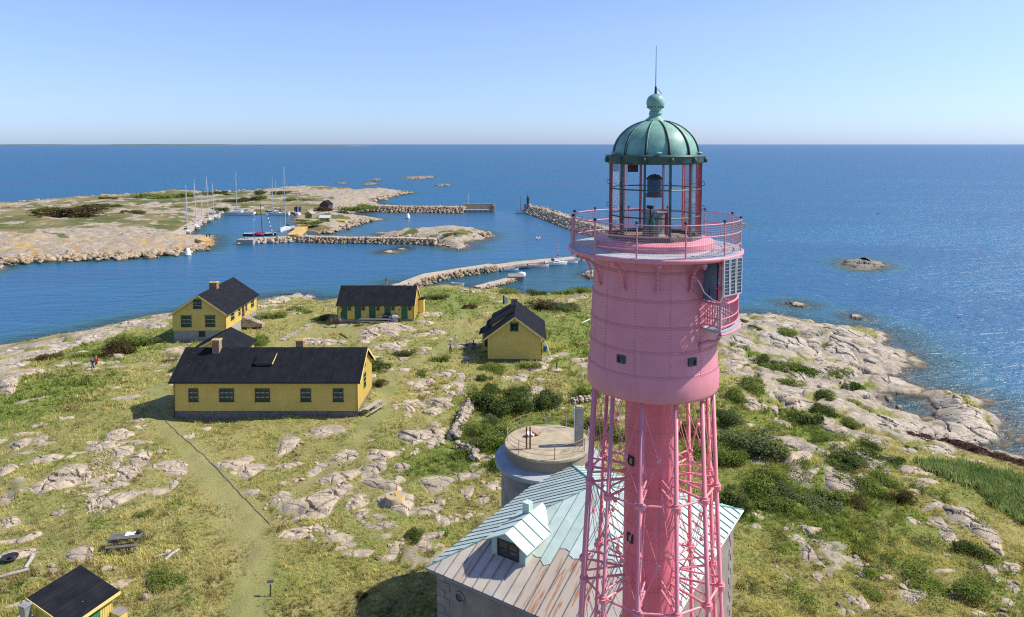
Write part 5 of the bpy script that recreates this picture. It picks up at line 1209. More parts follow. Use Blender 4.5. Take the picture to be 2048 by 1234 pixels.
# ------------------------------------------------------------------ lighthouse
LX,LY=4.63,22.7;lg=G(LX,LY) if LY>6 else 7.;A0=math.atan2(-LY,-LX)
lh=empty('lighthouse',(LX,LY,lg),A0,'tall pink iron lighthouse with riveted drum, glazed lantern and green copper dome','lighthouse')
Zl=lambda z:z-lg
def pol(r,th,z):return (r*math.cos(R(th)),r*math.sin(R(th)),z-lg)   # theta: degrees to the right of the camera facing side
LA=[18.6+30*k for k in range(12)]
# levels
DT,DB=33.55,29.15
rD=lambda z:2.11-(z-DB)/(DT-DB)*.19
prof_=[(2.02,DB-.0),(2.10,DB+.02),(2.13,DB+.12),(2.12,DB+.6)]+[(rD(z),z) for z in (30.0,30.7,31.3,32.0,32.8,33.3,DT)]
MB().lathe([(r,z-lg) for r,z in prof_],96).build('drum',M_pink,lh,True)
MB().lathe([(2.02,DB+.01-lg),(.8,DB+.02-lg)],96).build('drum_floor',M_pink,lh)
# thin lapped plate bands
bd=MB()
for z in (29.95,30.7,31.45,32.25,33.1):bd.lathe([(rD(z)+.001,z-.05-lg),(rD(z)+.004,z-.048-lg),(rD(z)+.004,z+.048-lg),(rD(z)+.001,z+.05-lg)],96)
for th in ():
    for k in range(8):
        z0=29.3+k*.53;z1=z0+.53;bd.add([pol(rD(z0)+.005,th-1,z0),pol(rD(z0)+.005,th+1,z0),pol(rD(z1)+.005,th+1,z1),pol(rD(z1)+.005,th-1,z1)],[(0,1,2,3)])
bd.build('plate_lap',M_pink,lh,True)
M_rivet=pm('rivet_pink',(.52,.165,.21),.5,.1,2)
rv=MB()
def rivet(th,z,r):
    c=Vector(pol(r+.012,th,z));s=.014;o_=Vector((math.cos(R(th)),math.sin(R(th)),0));t=Vector((-o_.y,o_.x,0));k=Vector((0,0,1))
    rv.add([c-t*s-k*s,c+t*s-k*s,c+t*s+k*s,c-t*s+k*s,c+o_*s],[(0,1,4),(1,2,4),(2,3,4),(3,0,4)])
for z in (29.95,30.7,31.45,32.25,33.1):
    for k in range(150):rivet(k*2.4,z-.028,rD(z));rivet(k*2.4+1.2,z+.028,rD(z))
for th in range(-15,345,30):
    for k in range(46):rivet(th,29.3+k*.092,rD(29.3+k*.092))
rv.build('rivets',M_rivet,lh,kind='stuff')
# portholes
for th,zz in ((-27,30.42),(35,30.42),(150,30.42),(-120,30.42)):
    r=rD(zz)-.02;w_,hh=.125,.10;M=frame4(pol(r,th,zz),(-math.sin(R(th)),math.cos(R(th)),0),(math.cos(R(th)),math.sin(R(th)),0))
    f=MB();f.box((-w_-.02,-.03,-hh-.02),(w_+.02,.06,-hh+.02),M).box((-w_-.02,-.03,hh-.02),(w_+.02,.06,hh+.02),M).box((-w_-.02,-.03,-hh+.021),(-w_+.02,.06,hh-.021),M).box((w_-.02,-.03,-hh+.021),(w_+.02,.06,hh-.021),M)
    o=f.build('porthole',pm('porthole_teal',(.02,.06,.08),.4,.2,3),lh)
    MB().box((-w_+.01,-.03,-hh+.01),(w_-.01,.022,hh-.01),M).build('pane',M_glass,o)
    b=MB()
    for a,c in ((-.155,.0),(.155,.0),(-.06,.125),(.06,.125),(-.06,-.125),(.06,-.125)):b.cbox((a,.02,c),(.016,.03,.016),M)
    b.build('bolts',M_black,o,kind='stuff')
# gallery deck
MB().lathe([(1.8,DT-lg),(2.76,DT-.02-lg),(2.80,DT+.02-lg),(2.80,DT+.1-lg),(2.77,DT+.12-lg),(2.76,DT+.125-lg)],96).build('gallery_rim',M_pink,lh,True)
MB().lathe([(2.755,DT+.128-lg),(1.7,DT+.16-lg)],96).build('gallery_deck',M_grey,lh,True)
MB().lathe([(1.9,DT+.15-lg),(1.9,DT+.36-lg),(1.85,DT+.40-lg),(1.3,DT+.46-lg)],96).build('lantern_plinth',M_pink,lh,True,angle=40)
# brackets with curl and pendant
for th in [3.6+30*k for k in range(12)]:
    b=MB();o_=(math.cos(R(th)),math.sin(R(th)));pts=[]
    for k in range(9):
        t=k/8;pts.append((2.0+.62*(1-math.cos(t*math.pi/2)),DT-.85+.78*math.sin(t*math.pi/2)))
    for (r0,z0),(r1,z1) in zip(pts[:-1],pts[1:]):
        t=(-o_[1]*.03,o_[0]*.03)
        b.add([(r0*o_[0]-t[0],r0*o_[1]-t[1],z0-lg),(r0*o_[0]+t[0],r0*o_[1]+t[1],z0-lg),(r1*o_[0]+t[0],r1*o_[1]+t[1],z1-lg),(r1*o_[0]-t[0],r1*o_[1]-t[1],z1-lg)]+[((r0+.07)*o_[0]-t[0],(r0+.07)*o_[1]-t[1],z0-.04-lg),((r0+.07)*o_[0]+t[0],(r0+.07)*o_[1]+t[1],z0-.04-lg),((r1+.05)*o_[0]+t[0],(r1+.05)*o_[1]+t[1],z1-.07-lg),((r1+.05)*o_[0]-t[0],(r1+.05)*o_[1]-t[1],z1-.07-lg)],[(0,1,2,3),(7,6,5,4),(0,3,7,4),(1,5,6,2),(0,4,5,1),(3,2,6,7)])
    bo=b.build('bracket',M_pink,lh)
    p=MB().ico(pol(2.66,th,DT-.09),.07,1,(1,1,1.2)).ico(pol(2.66,th,DT-.19),.035,1);p.box((-.02,-.07,-.06),(.02,.07,.06),Matrix.Translation(pol(2.03,th,DT-.95))@Matrix.Rotation(R(th),4,'Z'));p.build('pendant',M_pink,bo,True)
# railing
M_cap=M_black
for k in range(12):
    th=LA[k]+1
    p=MB().tube(pol(2.70,th,DT+.1),pol(2.70,th,DT+1.12),.026,None,8).build('railing_post',M_pink,lh)
    MB().lathe([(0,1.24),(.02,1.235),(.05,1.2),(.03,1.17),(.02,1.12)],8,(pol(2.70,th,0)[0],pol(2.70,th,0)[1])).data('x',None)
    c=MB().tube(pol(2.70,th,DT+1.13),pol(2.70,th,DT+1.17),.02,.06,8).tube(pol(2.70,th,DT+1.17),pol(2.70,th,DT+1.21),.06,.035,8).build('post_cap',M_cap,p)
for zz in (1.1,.75,.38):
    MB().path([pol(2.70,t*3,DT+zz) for t in range(120)],.018,6,True).build('handrail',M_pink,lh)
wm=MB()
for k in range(14):wm.path([pol(2.71,t*4,DT+.22+k*.062) for t in range(90)],.0032,3,True)
for k in range(240):wm.tube(pol(2.71,k*1.5,DT+.2),pol(2.71,k*1.5,DT+1.08),.003,None,3,False)
wm.build('wire_mesh',pm('mesh_wire',(.42,.30,.27),.5,.2,3,metal=.3),lh,kind='stuff')
# lantern
LB,LT,RL=DT+.42,36.42,1.46
MB().lathe([(RL-.1,LB-.02-lg),(RL+.07,LB-.02-lg),(RL+.07,LB+.13-lg),(RL-.1,LB+.13-lg)],12,a0=R(18.6),a1=R(378.6)).build('lantern_base',pm('lantern_base',(.13,.13,.12),.6,.4,4),lh)
MB().lathe([(RL-.12,LB+.02-lg),(0,LB+.04-lg)],24).build('lantern_floor',M_concrete,lh)
for k in range(12):
    th=LA[k];M=Matrix.Translation(pol(RL,th,0))@Matrix.Rotation(R(th),4,'Z')
    o=MB().box((-.06,-.02,Zl(LB+.1)),(.02,.02,Zl(LT)),Matrix.Translation((pol(RL,th,0)[0],pol(RL,th,0)[1],0))@Matrix.Rotation(R(th),4,'Z')).build('lantern_post',M_pinkred,lh)
    MB().box((.021,-.035,Zl(LB+.1)),(.04,.035,Zl(LT)),Matrix.Translation((pol(RL,th,0)[0],pol(RL,th,0)[1],0))@Matrix.Rotation(R(th),4,'Z')).build('glazing_strip',M_patdark,o)
    h_=MB()
    for zz in (35.0,35.75):h_.path([pol(RL+.04,th,zz-.07),pol(RL+.12,th,zz-.05),pol(RL+.12,th,zz+.05),pol(RL+.04,th,zz+.07)],.012,5)
    if k%2==0:h_.build('ladder_grip',M_black,o)
    # glass
    a,b=th+1.2,LA[(k+1)%12]-1.2
    if b<a:b+=360
    MB().add([pol(RL+.0,a,LB+.12),pol(RL+.0,b,LB+.12),pol(RL+.0,b,LT),pol(RL+.0,a,LT)],[(0,1,2,3)]).build('glass_pane',M_lglass,lh)
for zz in (LB+.12,34.72,35.58,LT-.03):
    MB().path([pol(RL+.02,t,zz) for t in LA],.022,5,True).build('glazing_ring',M_patdark if zz>34.1 else M_black,lh)
# dome
RIM=36.42
MB().lathe([(1.36,RIM-.06-lg),(1.50,RIM-.04-lg),(1.56,RIM+.02-lg),(1.58,RIM+.16-lg),(1.60,RIM+.2-lg),(1.58,RIM+.23-lg),(1.34,RIM+.25-lg)],72).build('cornice',M_patdark,lh,True,angle=35)
dz0=RIM+.24;dz1=37.74
dome=[]
for k in range(17):
    t=k/16;a=t*R(76);dome.append((1.36*math.cos(a),dz0+(dz1-dz0)*math.sin(a)/math.sin(R(76))))
dm=MB().lathe([(r,z-lg) for r,z in dome],96).build('dome',M_patina,lh,True)
for k in range(12):
    th=LA[k]
    MB().path([pol(r+.015,th,z) for r,z in dome],[.042-.018*i/16 for i in range(17)],6).build('dome_rib',M_copper_dark,dm,True)
    MB().path([pol(r+.03,th+1.0*(1.4/max(r,.3)),z) for r,z in dome],.014,5).build('rib_flashing',M_patina,dm,True)
for k in range(12):
    c=MB().ico(pol(1.60,LA[k],RIM+.08),.07,1,(1,1,1.3)).build('cornice_ornament',M_patdark,lh,True)
for k in range(6):
    MB().ico(pol(1.5,LA[2*k]-14,RIM+.30),.10,1,(1,1,.4)).tube(pol(1.5,LA[2*k]-14,RIM+.2),pol(1.5,LA[2*k]-14,RIM+.3),.03).build('vent_cap',M_patina,lh,True)
fin=[(.40,37.70),(.33,37.78),(.22,37.86),(.185,37.93),(.22,37.96),(.20,38.0),(.19,38.04)]
MB().lathe([(r,z-lg) for r,z in fin],32).build('finial_neck',M_patina,lh,True)
bal=[(.20*1.0,38.04)]+[(.295*math.cos(a),38.33+.29*math.sin(a)) for a in [R(-58+q*13) for q in range(12)]]
MB().lathe([(max(r,.01),z-lg) for r,z in bal],32).build('vent_ball',M_patina,lh,True)
vh=MB()
for k in range(18):vh.cbox(pol(.262,k*20,38.18),(.035,.035,.03))
vh.build('ball_vent_holes',M_black,lh)
rod=MB().tube((0,0,38.6-lg),(0,0,38.85-lg),.045,.03,8).tube((0,0,38.84-lg),(0,0,40.15-lg),.014,.008,6).build('lightning_rod',M_black,lh)
MB().path([(0,0,38.8-lg),pol(.12,60,38.72),pol(.22,60,38.6)],.01,5).build('earth_wire',M_black,lh)
# interior
l=MB().lathe([(.0,35.28-lg),(.27,35.28-lg),(.27,35.4-lg)],20).lathe([(.30,35.86-lg),(.15,36.0-lg),(.0,36.03-lg)],20).build('beacon_lamp',pm('lamp_brown',(.12,.08,.07),.5,.2,3),lh,True)
MB().lathe([(.24,35.4-lg),(.24,35.86-lg)],20).build('lamp_lens',pm('lamp_lens',(.05,.1,.14),.1,.2,3),l,True)
MB().tube((0,0,34.0-lg),(0,0,35.28-lg),.02).build('lamp_pole',M_alu,lh)
pd=MB().lathe([(.42,34.02-lg),(.36,34.1-lg),(.36,34.75-lg),(.42,34.8-lg),(0,34.82-lg)],16).build('pedestal',pm('pedestal',(.25,.24,.22),.5,.4,3),lh)
MB().box((-.15,.25,34.05-lg),(.1,.45,34.8-lg)).build('pedestal_door',M_red,pd)
MB().ico(pol(.42,-10,34.4),.2,1,(.6,.6,1.6)).build('canvas_cover',M_teal,lh,True)
MB().tube(pol(.55,-25,35.0),pol(.45,-5,34.98),.055).tube(pol(.5,-14,34.1),pol(.5,-14,34.98),.025).build('telescope',M_black,lh)
MB().tube(pol(1.0,-60,34.1),pol(1.0,-60,36.4),.018).tube(pol(.7,40,34.1),pol(.7,40,36.4),.018).build('inner_pipe',M_white,lh)
MB().box((-1.0,-.9,36.05-lg),(-.95,-.55,36.38-lg)).build('inner_board',M_brown,lh)
# central column
MB().lathe([(.92,-.5),(.90,21-lg),(.86,DB+.1-lg)],48).build('central_column',M_pinkred2:=make_pink('column_pink',(.70,.17,.215)),lh,True)
rv=MB()
for z in [DB-.35-1.05*k for k in range(18)]:
    for k in range(60):rivet(k*6,z,.89)
for th in (18,108,198,288):
    for k in range(150):rivet(th,DB-.3-k*.12,.89)
rv.build('column_rivets',M_rivet,lh,kind='stuff')
for zz in (26.7,24.1,19.6):
    th=-46;M=frame4(pol(.87,th,zz),(-math.sin(R(th)),math.cos(R(th)),0),(math.cos(R(th)),math.sin(R(th)),0));f=MB();w_,hh=.10,.12
    f.box((-w_-.02,-.02,-hh-.02),(w_+.02,.06,-hh+.01),M).box((-w_-.03,-.02,hh-.02),(w_+.03,.06,hh+.03),M).box((-w_-.03,-.02,-hh+.021),(-w_+.02,.06,hh-.021),M).box((w_-.02,-.02,-hh+.021),(w_+.03,.06,hh-.021),M)
    o=f.build('column_window',M_black,lh);MB().box((-w_,-.02,-hh),(w_,.03,hh),M).build('pane',pm('dusty_pane',(.3,.27,.2),.4,.5,4),o)
# legs
rleg=lambda z:1.93+(DB-z)*.054
LV_=[DB-.02]+[25.95-3.3*k for k in range(6)];LV_=[z for z in LV_ if z>lg+.3]+[lg-.3]
M_legp=make_pink('leg_pink',(.74,.26,.29))
for k in range(12):
    th=LA[k]+3
    o=MB().tube(pol(rleg(DB),th,DB+.05),pol(rleg(lg),th,lg-.5),.068,.078,12).build('support_leg',M_legp,lh,True)
    for z in LV_[1:-1]:
        c=MB().tube(pol(rleg(z),th,z-.07),pol(rleg(z),th,z+.07),.15,None,14).tube(pol(rleg(z),th,z+.071),pol(rleg(z),th,z+.14),.10,None,12).build('collar',M_legp,o)
        MB().box((-.92,-.045,-.045),(0,.045,.045),Matrix()) if False else None
        MB().tube(pol(rleg(z)-.1,th,z),pol(.88,th,z),.042,None,8).build('radial_strut',M_legp,o)
        MB().tube(pol(rleg(z)-.1,th,z+.30),pol(.88,th,z+.30),.032,None,8).tube(pol(rleg(z),th,z+.1),pol(rleg(z),th,z+.34),.05,None,8).build('upper_radial_strut',M_legp,o)
        MB().tube(pol(rleg(z)-.05,th,z),pol(rleg(z)-.05,th+30,z),.036,None,8).build('ring_strut',M_legp,o)
    rd=MB();ds=MB()
    for za,zb_ in zip(LV_[:-1],LV_[1:]):
        za2,zb2=za-.1,zb_+.1;tm=th+15;zm=za2+(zb2-za2)*.56
        c=Vector(pol((rleg(zm))*math.cos(R(15)),tm,zm))
        for q in ((th,za2),(th+30,za2),(th,zb2),(th+30,zb2)):rd.tube(pol(rleg(q[1]),*q),c,.011,None,5,False)
        o_=Vector((math.cos(R(tm)),math.sin(R(tm)),0));ds.tube(c-o_*.035,c+o_*.035,.075,None,12)
        # radial plane braces
        c2=Vector(pol((rleg(zm)+.9)/2+.1,th,zm))
        for q in ((rleg(za2),za2),(.9,za2),(rleg(zb2),zb2),(.9,zb2)):rd.tube(pol(q[0],th,q[1]),c2,.010,None,5,False)
        o2=Vector((-math.sin(R(th)),math.cos(R(th)),0));ds.tube(c2-o2*.03,c2+o2*.03,.06,None,10)
    rd.build('tie_rods',M_legp,o,kind='stuff');ds.build('turnbuckle_discs',M_legp,o,kind='stuff')
# balcony
T1,T2=47.,128.;bz=DT-2.12;ro=2.72
bf=MB();n=18
outer=[pol(ro,T1+(T2-T1)*i/n,0) for i in range(n+1)];inner=[pol(rD(bz)-.05,T2-(T2-T1)*i/n,0) for i in range(n+1)]
poly=[(p[0],p[1]) for p in outer+inner];bf.prism(poly,bz-.08-lg,bz-lg);bal_=bf.build('balcony',M_grey,lh)
MB().path([pol(ro+.01,T1+(T2-T1)*i/n,bz-.1) for i in range(n+1)],.035,6).build('balcony_edge',M_pink,bal_)
def rail_at(z,r_,m=M_pink):
    MB().path([pol(ro-.08,T1+1+(T2-T1-2)*i/n,z) for i in range(n+1)],r_,6).build('balcony_rail',m,bal_)
    for T in (T1+1,T2-1):MB().tube(pol(rD(z)-.02,T,z),pol(ro-.08,T,z),r_,None,6).build('balcony_rail',m,bal_)
for z,r_ in ((bz+.1,.03),(bz+.34,.025),(bz+.78,.035)):rail_at(z,r_)
bs=MB()
for i in range(34):
    T=T1+2+(T2-T1-4)*i/33;bs.cbox(pol(ro-.08,T,bz+.42),(.03,.03,.68))
for T in (T1+1,T2-1):
    for i in range(7):bs.cbox(pol(rD(bz)+.08+i*.09,T,bz+.42),(.03,.03,.68))
bs.build('balusters',M_pink,bal_,kind='stuff')
for T in (T1+1,(T1+T2)/2,T2-1):
    MB().tube(pol(ro-.08,T,bz-.02),pol(ro-.08,T,DT),.045,None,8).build('balcony_post',M_pink,bal_)
    MB().ico(pol(ro-.1,T,bz-.16),.07,1).ico(pol(ro-.1,T,bz-.25),.04,1).build('balcony_pendant',M_pink,bal_,True)
lt=MB()
for j in range(5):
    z=bz+1.0+j*.23
    for i in range(26):
        T=T1+4+(T2-T1-8)*i/25
        if j%1==0:lt.tube(pol(ro-.1,T,z),pol(ro-.1,T+(T2-T1-8)/25,z+.12),.012,None,4,False).tube(pol(ro-.1,T,z+.12),pol(ro-.1,T+(T2-T1-8)/25,z),.012,None,4,False)
    lt.path([pol(ro-.1,T1+3+(T2-T1-6)*i/n,z) for i in range(n+1)],.014,4).path([pol(ro-.1,T1+3+(T2-T1-6)*i/n,z+.12) for i in range(n+1)],.014,4)
lt.build('iron_lattice',pm('lattice_red',(.50,.04,.06),.5,.2,3),bal_,kind='stuff')
MB().path([pol(rD(bz)-.02,T1-3,bz-.75),pol(2.08,T1-3,bz-.5),pol(2.25,T1,bz-.4),pol(2.5,T1+2,bz-.35),pol(ro-.12,T1+3,bz-.1)],.055,8).build('balcony_bracket',M_pink,bal_,True)
# shutter door
MB().add([pol(1.98,T1+2,bz+.85),pol(2.5,T1+1,bz+.85),pol(2.5,T1+1,DT-.05),pol(2.15,T1+1,DT-.05),pol(1.98,T1+2,DT-.4)],[(0,1,2,3,4)]).add([pol(1.98,T1+4,bz+.85),pol(2.5,T1+3,bz+.85),pol(2.5,T1+3,DT-.05),pol(2.15,T1+3,DT-.05),pol(1.98,T1+4,DT-.4)],[(4,3,2,1,0)]).build('open_iron_door',pm('door_grey',(.12,.16,.22),.5,.2,2),lh)
MB().box((1.72,1.62,DT-1.1-lg),(1.75,1.66,DT-.85-lg)).build('door_handle',M_black,lh)
# solar panels: corner to corner in the world, turned into the tower's space
iw=Matrix.Rotation(-A0,4,'Z')
def ring_hit(px,r,far=False):
    d=Vector(ray(px,550)[:2]).normalized();c=Vector((LX,LY));b=d.dot(c);q=b*b-(c.length_squared-r*r);q=math.sqrt(max(q,0));t=b+(q if far else -q);p=d*t;return p
q1,q2=ring_hit(1447,2.88),ring_hit(1484,2.96)
pa_,pb_=iw@Vector((q1.x-LX,q1.y-LY,0)),iw@Vector((q2.x-LX,q2.y-LY,0))
zt_=aty(1447,519,q1.y)[1]-lg;zb_=aty(1447,594,q1.y)[1]-lg
du=(pb_-pa_).normalized();nn=Vector((du.y,-du.x,0));ln=(pb_-pa_).length
Mp=Matrix(((du.x,nn.x,0,pa_.x),(du.y,nn.y,0,pa_.y),(0,0,1,0),(0,0,0,1)))
g=N('solar_cells');v=g.coord();b=g.n('ShaderNodeTexBrick');
b.offset=0;mp=g.n('ShaderNodeMapping');c=g.n('ShaderNodeTexCoord');g.l(c.outputs['UV'],mp.inputs[0]);g.l(mp.outputs[0],b.inputs[0]);b.inputs['Color1'].default_value=(.012,.02,.035,1);b.inputs['Color2'].default_value=(.016,.026,.045,1);b.inputs['Mortar'].default_value=(.45,.5,.52,1);b.inputs['Scale'].default_value=1;b.inputs['Brick Width'].default_value=.25;b.inputs['Row Height'].default_value=.1;b.inputs['Mortar Size'].default_value=.006
M_cells=g.done(g.bsdf(b.outputs[0],.15,None,0,.6))
for i in range(3):
    a,b_=ln*i/3+.01,ln*(i+1)/3-.01
    f=MB().box((a,-.04,zb_),(a+.035,.015,zt_),Mp).box((b_-.035,-.04,zb_),(b_,.015,zt_),Mp).box((a+.035,-.04,zb_),(b_-.035,.015,zb_+.035),Mp).box((a+.035,-.04,zt_-.035),(b_-.035,.015,zt_),Mp).build('solar_panel',M_alu,lh)
    q=[Mp@Vector((a+.03,.004,zb_+.03)),Mp@Vector((b_-.03,.004,zb_+.03)),Mp@Vector((b_-.03,.004,zt_-.03)),Mp@Vector((a+.03,.004,zt_-.03))]
    q2=[p-nn*.03 for p in q]
    o=MB().add(q,[(0,1,2,3)]).build('solar_cells',M_cells,f);uv=o.data.uv_layers.new(name='uv')
    for li,(uu,vv_) in enumerate(((0,0),(1,0),(1,1),(0,1))):uv.data[li].uv=(uu,vv_)
    MB().add(q2,[(3,2,1,0)]).build('back_sheet',M_white,f)
MB().tube(Mp@Vector((.1,-.05,zt_-.2)),Mp@Vector((.1,-.35,zt_-.1)),.025).tube(Mp@Vector((ln-.1,-.05,zt_-.2)),Mp@Vector((ln-.1,-.35,zt_-.1)),.025).tube(Mp@Vector((.1,-.05,zb_+.2)),Mp@Vector((.1,-.35,zb_+.2)),.025).build('panel_mount',M_pinkred,lh)
# cable and junction box
c0=Vector(pol(rD(33)+.03,37,32.95));MB().cbox(c0,(.16,.16,.2)).build('junction_box',M_pink,lh)
pts=[pol(rD(33)+.06,38,32.98),pol(2.12,40,32.85),pol(2.25,42,32.55),pol(2.5,44,32.38),pol(2.74,45,32.33),pol(2.80,46,32.5),pol(2.80,47,33.),pol(2.78,48,33.4)]
MB().path(pts,.022,8).build('cable',M_white,lh,True)
print('lighthouse',time.time()-T0)

# ------------------------------------------------------------------ piers and breakwaters
def offs(P,w):
    L=[];Rr=[]
    for i,p in enumerate(P):
        a=P[max(0,i-1)];b=P[min(len(P)-1,i+1)];d=Vector((b[0]-a[0],b[1]-a[1]));d.normalize();n=Vector((-d.y,d.x))
        ww=w[i] if isinstance(w,(list,tuple)) else w
        L.append((p[0]+n.x*ww/2,p[1]+n.y*ww/2));Rr.append((p[0]-n.x*ww/2,p[1]-n.y*ww/2))
    return L,Rr
def dens(P,st):
    out=[]
    for a,b in zip(P[:-1],P[1:]):
        n=max(1,int(math.hypot(b[0]-a[0],b[1]-a[1])/st))
        for i in range(n):out.append((a[0]+(b[0]-a[0])*i/n,a[1]+(b[1]-a[1])*i/n))
    return out+[P[-1]]
def causeway(label,P,w,zt,mtop,mrub,rub=(1,1),slope=2.2,stone=(.5,1.),name='breakwater',topt=.25,cat='breakwater',zb=-2,dn=1.0):
    P=dens(P,4.);c=P[0];e=empty(name,(c[0],c[1],0),0,label,cat);L,Rr=offs(P,w);n=len(P)
    V=[];
    for i in range(n):
        j=rnd.uniform(-.1,.1);V+=[(L[i][0]-c[0],L[i][1]-c[1],zt+j),(Rr[i][0]-c[0],Rr[i][1]-c[1],zt+j),(L[i][0]-c[0],L[i][1]-c[1],zb),(Rr[i][0]-c[0],Rr[i][1]-c[1],zb)]
    F=[]
    for i in range(n-1):
        a=i*4;b=a+4;F+=[(a,a+1,b+1,b),(a+2,b+2,b+3,a+3),(a,b,b+2,a+2),(a+1,a+3,b+3,b+1)]
    F+=[(0,2,3,1),((n-1)*4,(n-1)*4+1,(n-1)*4+3,(n-1)*4+2)]
    MB().add(V,F).build('paved_top',mtop,e)
    m=MB()
    for side,on in ((L,rub[0]),(Rr,rub[1])):
        if not on:continue
        Q=dens(side,.9)
        cen=P
        for q in Q:
            k=min(range(n),key=lambda i:(P[i][0]-q[0])**2+(P[i][1]-q[1])**2);d=Vector((q[0]-P[k][0],q[1]-P[k][1]));d=d.normalized() if d.length>.01 else Vector((0,-1))
            rows=max(2,int(zt/.6)+1)
            for r in range(rows):
                if rnd.random()>dn:continue
                f=(r+rnd.random())/rows;s=rnd.uniform(*stone);o_=-.15+f*slope
                m.ico((q[0]+d.x*o_-c[0]+rnd.uniform(-.3,.3),q[1]+d.y*o_-c[1]+rnd.uniform(-.3,.3),zt*(1-f)-.1),s*.62,0,(1,rnd.uniform(.6,1),rnd.uniform(.55,.9)),Euler((rnd.random()*3,rnd.random()*3,rnd.random()*3)),.3)
    if m.v:m.build('rubble_stones',mrub,e,kind='stuff')
    return e
M_pave=pm('paved_stone',(.40,.335,.25),.9,.25,.6,bump=.5,dirt=(.42,.3,.12),dsc=.4,dth=.6)
A=lambda *p:[at(a,b,c) for a,b,c in p]
nb=causeway('northern rubble breakwater with pale top running to the concrete pier head',A((735,416,1.2),(800,415,2.4),(860,415,2.4),(928,416,2.4)),4.6,3.1,M_pave,M_granor,slope=4.2,stone=(.8,1.7))
q=at(926,420,1.4);q2=at(989,420,1.4);e=empty('concrete_pier',(q[0],q[1],0),math.atan2(q2[1]-q[1],q2[0]-q[0]),'grey concrete pier head with back wall at the end of the northern breakwater','pier')
ln=math.hypot(q2[0]-q[0],q2[1]-q[1])
MB().box((0,0,-2),(ln,5,1.5)).build('quay',M_stonegr,e);MB().box((0,4.2,1.5),(ln+.2,5.4,4.6)).box((ln-.9,.6,1.5),(ln+.2,4.2,3.8)).build('parapet_wall',M_concrete,e)
for i in range(6):MB().tube((1+i*ln/6,-.1,-1),(1+i*ln/6,-.1,1.3),.18,None,6).build('fender_post',M_woodd,e)
MB().tube((ln*.78*0+2.5,4.8,4.6),(2.5,4.8,9.8),.07,None,6).build('pole',M_white,e)
causeway('middle stone causeway between the inner bay and the outer harbour basin',A((596,477,1.),(680,477,1.5),(780,478,1.5),(872,482,1.2)),3.2,2.1,M_pave,M_granor,slope=2.4,stone=(.6,1.2))
causeway('south quay of the harbour with yellow lichened top and boulders at its foot',A((481,481,1.),(530,479,1.),(580,477,1.)),4.,1.7,M_woody,M_gransea,rub=(0,1),slope=3.2,stone=(1.0,2.2),name='quay',cat='quay')
q=at(480,483,1.);e=MB().box((0,-2.,-1.5),(6,3,1.9)).build('concrete_block',M_stonegr);e.location=(q[0]-.5,q[1],0);tag(e,'square concrete head at the left end of the south quay','quay')
causeway('yellow topped wooden pier beside the bow of the white yacht',A((613,447,1.5),(585,470,1.5)),4.2,1.6,M_woody,M_gransea,rub=(0,0),name='wooden_pier',cat='pier')
causeway('concrete boat pier in front of the green harbour sheds',A((597,437,1.4),(640,440,1.4),(693,441,1.4)),3.6,1.5,M_woody,M_gransea,rub=(0,0),name='pier',cat='pier')
causeway('yellow edged quay tip at the end of the left spit with two dark bollards',A((398,484,1.),(420,482,1.)),9,1.8,M_woody,M_granor,rub=(0,0),name='quay',cat='quay')
causeway('pale stone quay path where the row of yachts is moored',A((312,480,1.8),(345,468,1.8),(372,456,1.6),(390,446,1.5),(412,434,1.5),(432,429,1.5)),4.5,1.75,M_pave,M_granor,rub=(0,0),name='quay',cat='quay')
b=MB()
for dx in (0,1.1):b.tube((dx,0,0),(dx,0,1.),.3,.25,8).tube((dx,0,1.),(dx,0,1.15),.42,.3,8)
o=b.build('bollards',M_woodd);q=at(411,474,1.8);o.location=(q[0],q[1]+1,1.8);tag(o,'pair of dark bollards on the quay tip of the left spit','bollard')
causeway('long stone jetty curving out from the row shed to the small boats',A((770,577,2.4),(800,567,2.0),(860,548,1.6),(920,539,1.4),(985,531,1.3)),3.8,1.55,M_pave,M_granor,rub=(0,1),slope=2.4,stone=(.6,1.25),name='jetty',cat='jetty')
causeway('outer straight half of the stone jetty with small boats along it',A((985,531.5,1.),(1065,522.5,.9),(1152,515.5,.9)),4.6,.95,M_pave,M_pave,rub=(0,0),name='jetty',cat='jetty')
causeway('short slipway jetty of lichened stones in the small bay',A((955,573,.8),(985,566,.7),(1022,557,.6)),2.6,.75,M_pave,M_granor,slope=.9,stone=(.5,.9),name='slipway',cat='jetty')
q=at(1030,554,.8);e=MB().box((-1.8,-1.2,-1.),(2.2,1.5,1.1)).add([(-1.9,-1.3,1.12),(2.3,-1.3,1.12),(2.3,1.6,1.5),(-1.9,1.6,1.5)],[(0,1,2,3)]).build('slipway_platform',M_wood);e.location=(q[0],q[1],0);tag(e,'grey timber platform at the tip of the slipway jetty','platform')
q=at(1043,553,.4);o=MB().lathe([(.01,-1.1),(.7,-1.),(.85,0),(.7,1.),(.01,1.1)],14,(0,0)).data('white_tank',M_hullw,True);o=bpy.data.objects.new('white_tank',o);col.objects.link(o);o.rotation_euler=(math.pi/2,0,R(70));o.location=(q[0],q[1],.9);tag(o,'white float tank lying beside the timber platform in the bay','tank')
ep=causeway('eastern rubble breakwater with pale crest running from the beacon towards the lighthouse',A((1062,421,1.),(1095,426,2.),(1125,434,2.5),(1150,443,2.5),(1185,456,2.),(1225,468,1.6),(1290,482,1.)),3.4,3.6,M_pave,M_gran,slope=4.6,stone=(.9,1.9))
q=at(1041,424,.8);e=empty('beacon_pier',(q[0],q[1],0),R(-18),'concrete pier with dark light beacon at the harbour mouth','beacon')
